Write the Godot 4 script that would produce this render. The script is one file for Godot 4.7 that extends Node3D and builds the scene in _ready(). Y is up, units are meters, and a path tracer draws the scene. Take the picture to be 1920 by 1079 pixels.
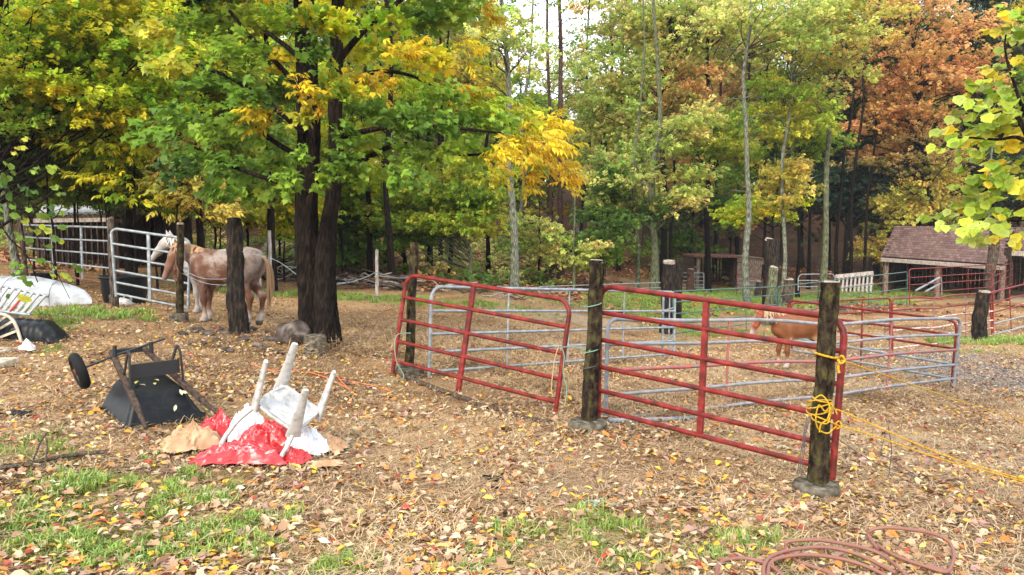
extends Node3D
# A paddock at the edge of an autumn wood on an overcast day. Units are metres, y is up.

const F := 1400.0          # focal length in pixels of the 1920 x 1079 photograph
const CAM := Vector3(0, 2.0, 0)
const PITCH := 0.08161     # the camera looks down a little
const TPS := [2.396, -5.690, 0.00952, 0.765, -7.511, -0.00239, -1.338, -9.731, -0.00400, -3.051, -11.754, 0.00718, -4.643, -12.400, 0.00013, -5.340, -13.495, -0.01443, -5.962, -13.372, 0.00339, -7.500, -13.924, 0.01916, 6.860, -11.403, -0.01010, 5.591, -14.891, 0.00665, 6.084, -12.925, 0.01059, 3.189, -14.574, -0.00483, 15.417, -29.006, 0.00336, 8.065, -22.393, -0.00669, 4.067, -18.484, -0.01092, 23.429, -39.847, 0.00026, 12.273, -42.274, -0.01277, -6.452, -22.494, -0.00664, -1.000, -23.233, 0.01011, 11.842, -18.258, 0.00626, -2.500, -4.300, -0.00278, 0.000, -4.200, 0.00179, 2.600, -4.200, -0.00424, -6.500, -10.000, 0.00406, -9.000, -13.000, -0.01201, -14.000, -25.000, 0.00093, 9.000, -9.000, 0.00019, -20.000, -45.000, -0.00117, 0.000, -45.000, 0.00336, -8.000, -34.000, 0.00091, 14.000, -45.000, 0.00800, 30.000, -45.000, -0.00023, 0.000, 3.000, 0.00070, -8.000, 0.000, -0.00019, 8.000, 0.000, -0.00026, 20.000, -20.000, -0.00112, 4.500, -5.200, -0.00180]
const TPS_A := -1.345738
const TPS_B := -0.033495
const TPS_C := 0.000737
var rng := RandomNumberGenerator.new()
var nz := FastNoiseLite.new()
var M := {}
var used := {}
var heights := PackedFloat32Array()
const HX0 := -40.0
const HZ0 := 8.0
const HN := 240
const HC := 0.5


# ---------------------------------------------------------------- the ground and pixels
func tps(x: float, z: float) -> float:
	var h: float = TPS_A + TPS_B * x + TPS_C * z
	for i in range(0, TPS.size(), 3):
		var dx: float = x - TPS[i]
		var dz: float = z - TPS[i + 1]
		var r2: float = dx * dx + dz * dz
		if r2 > 1e-9:
			h += TPS[i + 2] * 0.5 * r2 * log(r2)
	return h


func sstep(a: float, b: float, x: float) -> float:
	var t := clampf((x - a) / (b - a), 0.0, 1.0)
	return t * t * (3.0 - 2.0 * t)


func raw_height(x: float, z: float) -> float:
	var cx := clampf(x, -26.0, 32.0)
	var cz := clampf(z, -52.0, 4.0)
	var h := tps(cx, cz)
	h += 9.0 * sstep(-56.0, -125.0, z) + 3.0 * sstep(-26.0, -60.0, x)
	return h


func make_heights() -> void:
	heights.resize(HN * HN)
	for j in HN:
		for i in HN:
			heights[j * HN + i] = raw_height(HX0 + i * HC, HZ0 - j * HC)


func gy(x: float, z: float) -> float:
	var u := (x - HX0) / HC
	var v := (HZ0 - z) / HC
	if u < 0.0 or v < 0.0 or u >= HN - 1 or v >= HN - 1:
		return raw_height(x, z)
	var i := int(u)
	var j := int(v)
	u -= i
	v -= j
	var k := j * HN + i
	return lerpf(lerpf(heights[k], heights[k + 1], u), lerpf(heights[k + HN], heights[k + HN + 1], u), v)


func px(x: float, y: float, s: float) -> Vector3:      # the point at pixel (x, y) where one metre measures s pixels
	var z := F / s
	var xc := (x - 960.0) / F
	var yc := (539.5 - y) / F
	return CAM + Vector3(z * xc, z * (yc * cos(PITCH) - sin(PITCH)), -z * (cos(PITCH) + yc * sin(PITCH)))


func ray(x: float, y: float) -> Vector3:
	return (px(x, y, 1400.0) - CAM).normalized()


func gp(x: float, y: float, up := 0.0) -> Vector3:     # where the line of sight through a pixel meets the ground
	var d := ray(x, y)
	var t := 2.0
	var last := t
	while t < 120.0:
		var p := CAM + d * t
		if p.y < gy(p.x, p.z) + up:
			var lo := last
			var hi := t
			for k in 14:
				var m := (lo + hi) * 0.5
				var q := CAM + d * m
				if q.y < gy(q.x, q.z) + up:
					hi = m
				else:
					lo = m
			return CAM + d * hi
		last = t
		t += 0.1 + t * 0.01
	return CAM + d * 60.0


func gs(x: float, s: float) -> Vector3:                # the ground under image column x, at scale s
	var p := px(x, 425.0, s)
	return Vector3(p.x, gy(p.x, p.z), p.z)


func onto(p: Vector3, up := 0.0) -> Vector3:
	return Vector3(p.x, gy(p.x, p.z) + up, p.z)


# ---------------------------------------------------------------- meshes
class MB:
	var v := PackedVector3Array()
	var n := PackedVector3Array()
	var c := PackedColorArray()
	var uv := PackedVector2Array()
	var i := PackedInt32Array()

	func vert(p: Vector3, nn: Vector3, cc := Color.WHITE, u := Vector2.ZERO) -> int:
		v.append(p)
		n.append(nn)
		c.append(cc)
		uv.append(u)
		return v.size() - 1

	func tri(a: int, b: int, d: int) -> void:
		var g := (v[b] - v[a]).cross(v[d] - v[a])
		if g.dot(n[a] + n[b] + n[d]) > 0.0:
			i.append(a); i.append(d); i.append(b)
		else:
			i.append(a); i.append(b); i.append(d)

	func quad(a: int, b: int, d: int, e: int) -> void:
		tri(a, b, d)
		tri(a, d, e)

	func face(p: Array, cc := Color.WHITE) -> void:       # a flat polygon with its own corners
		var nn: Vector3 = (p[1] - p[0]).cross(p[2] - p[0]).normalized()
		var k := v.size()
		for q in p.size():
			vert(p[q], nn, cc, Vector2(q % 2, q / 2))
		for q in range(1, p.size() - 1):
			tri(k, k + q, k + q + 1)

	func mesh(m: Material) -> ArrayMesh:
		var am := ArrayMesh.new()
		var a := []
		a.resize(Mesh.ARRAY_MAX)
		a[Mesh.ARRAY_VERTEX] = v
		a[Mesh.ARRAY_NORMAL] = n
		a[Mesh.ARRAY_COLOR] = c
		a[Mesh.ARRAY_TEX_UV] = uv
		a[Mesh.ARRAY_INDEX] = i
		am.add_surface_from_arrays(Mesh.PRIMITIVE_TRIANGLES, a)
		am.surface_set_material(0, m)
		return am


func smooth_path(pts: Array, per: int) -> Array:          # Catmull-Rom through the points
	var out := []
	for k in pts.size() - 1:
		var p0: Vector3 = pts[maxi(k - 1, 0)]
		var p1: Vector3 = pts[k]
		var p2: Vector3 = pts[k + 1]
		var p3: Vector3 = pts[mini(k + 2, pts.size() - 1)]
		for j in per:
			out.append(p1.cubic_interpolate(p2, p0, p3, float(j) / per))
	out.append(pts[-1])
	return out


# a tube along pts; rad is a number or one number for each point; rough is the unevenness of its surface
func tube(mb: MB, pts: Array, rad, sides := 8, rough := 0.0, col := Color.WHITE, cap := true, furrow := 0.0) -> void:
	var cnt := pts.size()
	var t0: Vector3 = (pts[1] - pts[0]).normalized()
	var side := t0.cross(Vector3.UP)
	if side.length() < 0.05:
		side = t0.cross(Vector3.RIGHT)
	side = side.normalized()
	var first := mb.v.size()
	var along := 0.0
	for k in cnt:
		var p: Vector3 = pts[k]
		var t: Vector3 = (pts[mini(k + 1, cnt - 1)] - pts[maxi(k - 1, 0)]).normalized()
		side = (side - t * side.dot(t)).normalized()
		var other := t.cross(side)
		var r: float = rad[k] if rad is Array else rad
		if k > 0:
			along += p.distance_to(pts[k - 1])
		for q in sides:
			var a := TAU * q / sides
			var d := side * cos(a) + other * sin(a)
			var rr := r
			if rough > 0.0:
				rr *= 1.0 + rough * (nz.get_noise_3d(d.x * 60.0 + p.x * 40.0, p.y * 50.0 + d.y * 40.0, d.z * 60.0 + p.z * 40.0) + 0.6 * nz.get_noise_2d(a * 55.0 + p.x * 7.0, p.y * 9.0))
			if furrow > 0.0:                                  # bark: plates between upright cracks
				rr *= 1.0 + furrow * (0.35 - 1.6 * absf(nz.get_noise_3d(d.x * 95.0 + p.x * 9.0, along * 70.0, d.z * 95.0 + d.y * 95.0)) + 0.5 * nz.get_noise_3d(d.x * 240.0, along * 260.0, d.z * 240.0))
			mb.vert(p + d * rr, d, col, Vector2(float(q) / sides, along))
	for k in cnt - 1:
		for q in sides:
			var a := first + k * sides + q
			var b := first + k * sides + (q + 1) % sides
			mb.quad(a, b, b + sides, a + sides)
	if furrow > 0.0:                                          # normals that follow the cracks
		for k in cnt:
			for q in sides:
				var m := first + k * sides
				var across := mb.v[m + (q + 1) % sides] - mb.v[m + (q + sides - 1) % sides]
				var down := mb.v[first + mini(k + 1, cnt - 1) * sides + q] - mb.v[first + maxi(k - 1, 0) * sides + q]
				var nn := across.cross(down).normalized()
				mb.n[m + q] = nn if nn.dot(mb.n[m + q]) > 0.0 else -nn
	if cap:
		for e in 2:
			var k: int = 0 if e == 0 else cnt - 1
			var nn: Vector3 = (pts[0] - pts[1]).normalized() if e == 0 else (pts[-1] - pts[-2]).normalized()
			var m := mb.vert(pts[k], nn, col)
			var ring := []
			for q in sides:
				ring.append(mb.vert(mb.v[first + k * sides + q], nn, col))
			for q in sides:
				mb.tri(m, ring[q], ring[(q + 1) % sides])


func box(mb: MB, at: Vector3, size: Vector3, b := Basis.IDENTITY, col := Color.WHITE) -> void:
	var h := size * 0.5
	var bev := minf(0.008, minf(h.x, minf(h.y, h.z)) * 0.25)
	for ax in 3:
		for sg in [-1.0, 1.0]:
			var nn := Vector3.ZERO
			nn[ax] = sg
			var u := (ax + 1) % 3
			var w := (ax + 2) % 3
			var c := []
			for k in [[-1, -1], [1, -1], [1, 1], [-1, 1]]:
				var p := Vector3.ZERO
				p[ax] = sg * h[ax]
				p[u] = k[0] * (h[u] - bev)
				p[w] = k[1] * (h[w] - bev)
				c.append(mb.vert(at + b * p, b * nn, col, Vector2(k[0], k[1])))
			mb.quad(c[0], c[1], c[2], c[3])
	# bevels along the twelve edges
	for ax in 3:
		var u := (ax + 1) % 3
		var w := (ax + 2) % 3
		for su in [-1.0, 1.0]:
			for sw in [-1.0, 1.0]:
				var nn := Vector3.ZERO
				nn[u] = su
				nn[w] = sw
				nn = b * nn.normalized()
				var c := []
				for e in [-1.0, 1.0]:
					for side in 2:
						var p := Vector3.ZERO
						p[ax] = e * (h[ax] - bev)
						p[u] = su * (h[u] - (bev if side == 1 else 0.0))
						p[w] = sw * (h[w] - (bev if side == 0 else 0.0))
						c.append(mb.vert(at + b * p, nn, col))
				mb.quad(c[0], c[1], c[3], c[2])


func beam(mb: MB, a: Vector3, e: Vector3, wide: float, thick: float, up := Vector3.UP, col := Color.WHITE) -> void:   # a bar of rectangular section from a to e
	var z := (e - a).normalized()
	var x := up.cross(z)
	if x.length() < 0.05:
		x = Vector3.RIGHT.cross(z)
	x = x.normalized()
	box(mb, (a + e) * 0.5, Vector3(wide, thick, a.distance_to(e)), Basis(x, z.cross(x), z), col)


func ball(mb: MB, at: Vector3, r: Vector3, rough := 0.0, freq := 6.0, col := Color.WHITE, rings := 10) -> void:       # a stone-like lump
	var seg := rings * 2
	var first := mb.v.size()
	for j in rings + 1:
		var a := PI * j / rings
		for q in seg:
			var b := TAU * q / seg
			var d := Vector3(sin(a) * cos(b), cos(a), sin(a) * sin(b))
			var k := 1.0
			if rough > 0.0:
				k += rough * nz.get_noise_3d(at.x * 30.0 + d.x * freq * 10.0, at.y * 30.0 + d.y * freq * 10.0, at.z * 30.0 + d.z * freq * 10.0)
			mb.vert(at + d * r * k, (d / r).normalized(), col)
	for j in rings:
		for q in seg:
			var a := first + j * seg + q
			var b := first + j * seg + (q + 1) % seg
			mb.quad(a, b, b + seg, a + seg)


func lathe(mb: MB, at: Vector3, prof: Array, sides := 24, rough := 0.0, b := Basis.IDENTITY, col := Color.WHITE) -> void:  # profile of Vector2(radius, height)
	var first := mb.v.size()
	for k in prof.size():
		var p: Vector2 = prof[k]
		var q0: Vector2 = prof[maxi(k - 1, 0)]
		var q1: Vector2 = prof[mini(k + 1, prof.size() - 1)]
		var tg := (q1 - q0).normalized()
		for q in sides:
			var a := TAU * q / sides
			var d := Vector3(cos(a), 0, sin(a))
			var rr := p.x
			if rough > 0.0:
				rr *= 1.0 + rough * nz.get_noise_3d(d.x * 25.0 + at.x * 30.0, p.y * 60.0, d.z * 25.0 + at.z * 30.0)
			mb.vert(at + b * (d * rr + Vector3(0, p.y, 0)), b * (d * tg.y + Vector3(0, -tg.x, 0)).normalized(), col)
	for k in prof.size() - 1:
		for q in sides:
			var a := first + k * sides + q
			var c := first + k * sides + (q + 1) % sides
			mb.quad(a, c, c + sides, a + sides)


# ---------------------------------------------------------------- objects
func numbered(called: String) -> String:
	if not used.has(called):
		used[called] = 0
		return called
	used[called] += 1
	return "%s_%03d" % [called, used[called]]


func tag(o: Node, label: String, category: String, group := "") -> Node:
	o.set_meta("label", label)
	o.set_meta("category", category)
	if group != "":
		o.set_meta("group", group)
	return o


func thing(called: String, label: String, category: String, at := Vector3.ZERO, group := "") -> Node3D:
	var o := Node3D.new()
	o.name = numbered(called)
	add_child(o)
	o.position = at
	tag(o, label, category, group)
	return o


func part(called: String, mb: MB, m: Material, parent: Node3D) -> MeshInstance3D:        # geometry is given in world axes
	return part_mesh(called, mb.mesh(m), parent)


func part_mesh(called: String, me: Mesh, parent: Node3D) -> MeshInstance3D:
	var o := MeshInstance3D.new()
	o.name = called
	o.mesh = me
	parent.add_child(o, true)
	var off := Vector3.ZERO
	var p: Node = parent
	while p != self and p is Node3D:
		off += p.position
		p = p.get_parent()
	o.position = -off
	return o


func single(called: String, mb: MB, m: Material, label: String, category: String, group := "") -> MeshInstance3D:
	var o := part_mesh(numbered(called), mb.mesh(m), self)
	tag(o, label, category, group)
	return o


func setting(called: String, mb: MB, m: Material) -> MeshInstance3D:
	var o := part_mesh(called, mb.mesh(m), self)
	o.set_meta("kind", "structure")
	return o


func scatter(called: String, me: Mesh, xf: Array, cols: Array, parent: Node3D) -> MultiMeshInstance3D:
	var mm := MultiMesh.new()
	mm.transform_format = MultiMesh.TRANSFORM_3D
	mm.use_colors = true
	mm.mesh = me
	mm.instance_count = xf.size()
	var buf := PackedFloat32Array()
	buf.resize(xf.size() * 16)
	var off := Vector3.ZERO if parent == self else parent.position
	var k := 0
	for q in xf.size():
		var t: Transform3D = xf[q]
		var c: Color = cols[q]
		var b := t.basis
		buf[k] = b.x.x; buf[k + 1] = b.y.x; buf[k + 2] = b.z.x; buf[k + 3] = t.origin.x - off.x
		buf[k + 4] = b.x.y; buf[k + 5] = b.y.y; buf[k + 6] = b.z.y; buf[k + 7] = t.origin.y - off.y
		buf[k + 8] = b.x.z; buf[k + 9] = b.y.z; buf[k + 10] = b.z.z; buf[k + 11] = t.origin.z - off.z
		buf[k + 12] = c.r; buf[k + 13] = c.g; buf[k + 14] = c.b; buf[k + 15] = 1.0
		k += 16
	mm.buffer = buf
	var o := MultiMeshInstance3D.new()
	o.name = called
	o.multimesh = mm
	o.set_meta("kind", "stuff")
	parent.add_child(o, true)
	return o


# ---------------------------------------------------------------- materials
func lin(r: float, g: float, b: float) -> Color:
	return Color(r, g, b).linear_to_srgb()


func noise_tex(freq: float, ramp: Array, size := 512, kind := FastNoiseLite.TYPE_SIMPLEX_SMOOTH, octaves := 5, sd := 1) -> NoiseTexture2D:
	var n := FastNoiseLite.new()
	n.seed = sd
	n.noise_type = kind
	n.frequency = freq
	n.fractal_octaves = octaves
	var t := NoiseTexture2D.new()
	t.width = size
	t.height = size
	t.seamless = true
	t.noise = n
	if ramp.size() > 0:
		var g := Gradient.new()
		var off := PackedFloat32Array()
		var col := PackedColorArray()
		for k in ramp:
			off.append(k[0])
			col.append(lin(k[1], k[2], k[3]))
		g.offsets = off
		g.colors = col
		t.color_ramp = g
	return t


func mat(called: String, r: float, g: float, b: float, rough := 0.8, o := {}) -> StandardMaterial3D:
	var m := StandardMaterial3D.new()
	m.resource_name = called
	m.albedo_color = lin(r, g, b)
	m.roughness = rough
	if rough > 0.65:
		m.metallic_specular = 0.2
	for k in o:
		m.set(k, o[k])
	M[called] = m
	return m


func triplanar(m: StandardMaterial3D, scale: Vector3, t: Texture2D, bump: Texture2D = null, height := 0.0) -> void:
	m.uv1_triplanar = true
	m.uv1_world_triplanar = true
	m.uv1_scale = scale
	m.albedo_texture = t
	if bump:
		m.heightmap_enabled = true
		m.heightmap_texture = bump
		m.heightmap_scale = height


func make_materials() -> void:
	var grain := noise_tex(0.02, [], 256, FastNoiseLite.TYPE_SIMPLEX_SMOOTH, 5, 7)
	var fine := noise_tex(0.06, [], 256, FastNoiseLite.TYPE_SIMPLEX_SMOOTH, 4, 8)
	# ground: straw, needles and soil
	var m := mat("ground", 1, 1, 1, 0.9, {"vertex_color_use_as_albedo": true})
	triplanar(m, Vector3(0.9, 0.9, 0.9), noise_tex(0.035, [[0.0, 0.25, 0.22, 0.2], [0.4, 0.62, 0.58, 0.54], [0.6, 0.95, 0.93, 0.9], [1.0, 1, 1, 1]], 1024, FastNoiseLite.TYPE_SIMPLEX_SMOOTH, 6, 3), noise_tex(0.05, [], 512, FastNoiseLite.TYPE_SIMPLEX_SMOOTH, 5, 4), 2.5)
	# barks
	var bark_bump := noise_tex(0.03, [], 256, FastNoiseLite.TYPE_SIMPLEX, 5, 11)
	for k in [["bark_dark", [0.004, 0.0033, 0.003], [0.011, 0.008, 0.006], [0.036, 0.022, 0.015]], ["bark_pine", [0.03, 0.016, 0.012], [0.09, 0.05, 0.038], [0.15, 0.085, 0.06]], ["bark_pale", [0.045, 0.048, 0.033], [0.14, 0.145, 0.1], [0.28, 0.285, 0.22]], ["bark_mossy", [0.04, 0.04, 0.025], [0.11, 0.12, 0.06], [0.2, 0.2, 0.13]], ["bark_brown", [0.03, 0.022, 0.016], [0.085, 0.062, 0.045], [0.14, 0.11, 0.08]]]:
		m = mat(k[0], 1, 1, 1, 0.92)
		triplanar(m, Vector3(3.0, 0.7, 3.0), noise_tex(0.022, [[0.2, k[1][0], k[1][1], k[1][2]], [0.5, k[2][0], k[2][1], k[2][2]], [0.85, k[3][0], k[3][1], k[3][2]]], 256, FastNoiseLite.TYPE_SIMPLEX, 5, 21), bark_bump, 3.5)
	# wood of posts: dark wet bark worn to brown wood and moss
	m = mat("post_wood", 1, 1, 1, 0.85)
	triplanar(m, Vector3(2.6, 1.2, 2.6), noise_tex(0.016, [[0.15, 0.007, 0.005, 0.004], [0.45, 0.024, 0.016, 0.011], [0.58, 0.045, 0.03, 0.018], [0.7, 0.05, 0.042, 0.014], [0.8, 0.055, 0.062, 0.014], [0.95, 0.11, 0.075, 0.048]], 256, FastNoiseLite.TYPE_SIMPLEX, 5, 31), bark_bump, 2.5)
	m = mat("post_black", 1, 1, 1, 0.8)
	triplanar(m, Vector3(2.4, 0.6, 2.4), noise_tex(0.02, [[0.2, 0.008, 0.007, 0.006], [0.6, 0.025, 0.02, 0.017], [0.9, 0.1, 0.06, 0.03]], 256, FastNoiseLite.TYPE_SIMPLEX, 5, 32), bark_bump, 2.5)
	m = mat("cut_wood", 1, 1, 1, 0.85)
	triplanar(m, Vector3(3, 3, 3), noise_tex(0.03, [[0.2, 0.16, 0.12, 0.085], [0.8, 0.42, 0.36, 0.28]], 128, FastNoiseLite.TYPE_SIMPLEX, 4, 33))
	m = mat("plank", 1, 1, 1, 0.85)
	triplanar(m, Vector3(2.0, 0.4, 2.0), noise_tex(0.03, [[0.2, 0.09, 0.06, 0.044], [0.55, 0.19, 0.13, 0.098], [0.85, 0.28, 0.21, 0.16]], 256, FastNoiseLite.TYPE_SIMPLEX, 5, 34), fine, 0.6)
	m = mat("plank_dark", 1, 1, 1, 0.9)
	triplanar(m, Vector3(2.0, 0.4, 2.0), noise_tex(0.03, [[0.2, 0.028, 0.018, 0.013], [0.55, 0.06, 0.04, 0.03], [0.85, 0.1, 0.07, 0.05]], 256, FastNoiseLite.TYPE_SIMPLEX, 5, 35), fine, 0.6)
	m = mat("plank_grey", 1, 1, 1, 0.9)
	triplanar(m, Vector3(2.0, 0.4, 2.0), noise_tex(0.03, [[0.2, 0.19, 0.16, 0.14], [0.55, 0.34, 0.29, 0.25], [0.85, 0.46, 0.4, 0.36]], 256, FastNoiseLite.TYPE_SIMPLEX, 5, 36), fine, 0.6)
	m = mat("concrete", 1, 1, 1, 0.95)
	triplanar(m, Vector3(1.6, 1.6, 1.6), noise_tex(0.02, [[0.2, 0.035, 0.028, 0.018], [0.5, 0.09, 0.074, 0.052], [0.85, 0.19, 0.165, 0.125]], 256, FastNoiseLite.TYPE_SIMPLEX, 6, 37), fine, 1.2)
	m = mat("stone", 1, 1, 1, 0.8)
	triplanar(m, Vector3(1.1, 1.1, 1.1), noise_tex(0.014, [[0.2, 0.03, 0.023, 0.019], [0.5, 0.08, 0.062, 0.052], [0.85, 0.2, 0.16, 0.135]], 256, FastNoiseLite.TYPE_SIMPLEX, 6, 38), fine, 0.8)
	# tube metals: paint with scuffs, galvanised steel, paint worn through to grey
	for k in [["red_paint", [0.06, 0.012, 0.008], [0.17, 0.011, 0.008], [0.23, 0.035, 0.026], 0.5], ["red_worn", [0.13, 0.12, 0.12], [0.26, 0.06, 0.05], [0.4, 0.06, 0.04], 0.5], ["grey_worn", [0.11, 0.12, 0.13], [0.19, 0.2, 0.21], [0.3, 0.19, 0.17], 0.45], ["white_rust", [0.3, 0.06, 0.035], [0.5, 0.4, 0.36], [0.66, 0.62, 0.58], 0.5], ["green_paint", [0.012, 0.05, 0.036], [0.022, 0.085, 0.062], [0.08, 0.14, 0.12], 0.4], ["galvanised", [0.15, 0.165, 0.17], [0.22, 0.24, 0.25], [0.33, 0.35, 0.36], 0.5], ["rust_brown", [0.07, 0.03, 0.02], [0.14, 0.065, 0.047], [0.22, 0.11, 0.08], 0.7]]:
		m = mat(k[0], 1, 1, 1, k[4])
		triplanar(m, Vector3(1.3, 1.3, 1.3), noise_tex(0.018, [[0.28, k[1][0], k[1][1], k[1][2]], [0.48, k[2][0], k[2][1], k[2][2]], [0.62, k[2][0], k[2][1], k[2][2]], [0.8, k[3][0], k[3][1], k[3][2]]], 256, FastNoiseLite.TYPE_SIMPLEX, 6, 41))
	M.galvanised.metallic = 0.2
	M.red_paint.metallic_specular = 0.36
	# foliage and litter
	for k in [["leaf", 0.5, 1.0], ["near_leaf", 0.45, 1.0], ["needle", 0.6, 0.2]]:
		m = mat(k[0], 1, 1, 1, k[1], {"vertex_color_use_as_albedo": true, "backlight_enabled": k[2] > 0.0, "backlight": Color(k[2], k[2], k[2]), "metallic_specular": 0.32, "cull_mode": BaseMaterial3D.CULL_DISABLED})
	mat("litter", 1, 1, 1, 0.6, {"metallic_specular": 0.3, "vertex_color_use_as_albedo": true, "cull_mode": BaseMaterial3D.CULL_DISABLED})
	mat("grass", 1, 1, 1, 0.5, {"vertex_color_use_as_albedo": true, "backlight_enabled": true, "backlight": Color(0.5, 0.5, 0.5), "cull_mode": BaseMaterial3D.CULL_DISABLED})
	mat("coat", 1, 1, 1, 0.6, {"metallic_specular": 0.3, "vertex_color_use_as_albedo": true})
	mat("hair", 1, 1, 1, 0.55, {"vertex_color_use_as_albedo": true, "cull_mode": BaseMaterial3D.CULL_DISABLED})
	mat("eye", 0.01, 0.008, 0.006, 0.1)
	# plastics, cloth, cord
	m = mat("black_plastic", 1, 1, 1, 0.42, {"metallic_specular": 0.3})
	triplanar(m, Vector3(3, 3, 3), noise_tex(0.03, [[0.3, 0.004, 0.0045, 0.005], [0.7, 0.008, 0.009, 0.01], [0.9, 0.03, 0.027, 0.024]], 128, FastNoiseLite.TYPE_SIMPLEX, 5, 51))
	m = mat("rubber", 0.012, 0.012, 0.012, 0.7)
	m = mat("white_plastic", 1, 1, 1, 0.38)
	triplanar(m, Vector3(2, 2, 2), noise_tex(0.02, [[0.15, 0.2, 0.18, 0.15], [0.34, 0.37, 0.355, 0.325], [0.7, 0.43, 0.415, 0.395]], 256, FastNoiseLite.TYPE_SIMPLEX, 6, 52))
	m = mat("tan_plastic", 1, 1, 1, 0.45)
	triplanar(m, Vector3(2, 2, 2), noise_tex(0.02, [[0.2, 0.28, 0.22, 0.15], [0.5, 0.46, 0.38, 0.28], [0.8, 0.55, 0.47, 0.36]], 128, FastNoiseLite.TYPE_SIMPLEX, 5, 53))
	m = mat("boat_paint", 1, 1, 1, 0.35)
	triplanar(m, Vector3(0.7, 0.7, 0.7), noise_tex(0.02, [[0.15, 0.2, 0.2, 0.2], [0.4, 0.33, 0.335, 0.34], [0.8, 0.42, 0.43, 0.44]], 256, FastNoiseLite.TYPE_SIMPLEX, 6, 54))
	m = mat("yellow_rope", 1, 1, 1, 0.7)
	triplanar(m, Vector3(8, 8, 8), noise_tex(0.03, [[0.2, 0.26, 0.14, 0.012], [0.6, 0.46, 0.26, 0.015], [0.9, 0.56, 0.36, 0.06]], 128, FastNoiseLite.TYPE_SIMPLEX, 4, 56))
	mat("orange_cord", 0.7, 0.16, 0.05, 0.6)
	mat("green_twine", 0.16, 0.27, 0.19, 0.8)
	mat("grey_wire", 0.05, 0.045, 0.045, 0.6)
	mat("hose", 0.19, 0.075, 0.05, 0.6)
	mat("black_steel", 0.012, 0.012, 0.013, 0.4)
	mat("paper", 0.42, 0.25, 0.145, 0.8)
	mat("red_strap", 0.45, 0.03, 0.02, 0.6)
	mat("metal_roof", 0.3, 0.29, 0.27, 0.6)
	m = mat("shingle", 1, 1, 1, 0.9, {"vertex_color_use_as_albedo": true})
	triplanar(m, Vector3(1, 1, 1), noise_tex(0.05, [[0.2, 0.7, 0.7, 0.7], [0.8, 1, 1, 1]], 256, FastNoiseLite.TYPE_SIMPLEX, 5, 55))


# ---------------------------------------------------------------- leaves
func leaf(mb: MB, at: Vector3, dir: Vector3, nn: Vector3, long: float, wide: float, fold := 0.25) -> void:      # a pointed oval leaf, folded along its rib
	var side := dir.cross(nn).normalized()
	var up := side.cross(dir).normalized()
	var a := mb.vert(at, up)
	var tip := mb.vert(at + dir * long - up * long * 0.12, up)
	var mid := mb.vert(at + dir * long * 0.5, up)
	for sg in [-1.0, 1.0]:
		var n2: Vector3 = (up + side * sg * -fold).normalized()
		var b := mb.vert(at + dir * long * 0.28 + side * sg * wide * 0.42 + up * wide * fold * 0.5, n2)
		var c := mb.vert(at + dir * long * 0.62 + side * sg * wide * 0.44 + up * wide * fold * 0.5, n2)
		mb.tri(a, b, mid)
		mb.tri(b, c, mid)
		mb.tri(c, tip, mid)


const LOBES := [[0.0, 0.0], [0.16, 0.06], [0.42, 0.02], [0.34, 0.22], [0.56, 0.44], [0.34, 0.46], [0.3, 0.62], [0.16, 0.66], [0.0, 1.0]]


func lobed(mb: MB, at: Vector3, dir: Vector3, nn: Vector3, size: float, soft := 0.0, curl := 0.15) -> void:     # a maple-like leaf
	var side := dir.cross(nn).normalized()
	var up := side.cross(dir).normalized()
	var mid := mb.vert(at + dir * size * 0.36, up)
	for sg in [-1.0, 1.0]:
		var n2: Vector3 = (up - side * sg * curl).normalized()
		var last := -1
		for k in LOBES.size():
			var x: float = LOBES[k][0]
			var y: float = LOBES[k][1]
			if soft > 0.0:
				var e := Vector2(x, y - 0.45)
				var t := Vector2(sin(PI * k / 8.0) * 0.46, -0.45 * cos(PI * k / 8.0))
				e = e.lerp(t, soft)
				x = e.x
				y = e.y + 0.45
			var q := mb.vert(at + dir * size * y + side * sg * size * x + up * size * (curl * x * 0.9 - 0.12 * y * y), n2)
			if last >= 0:
				mb.tri(mid, last, q)
			last = q


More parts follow.
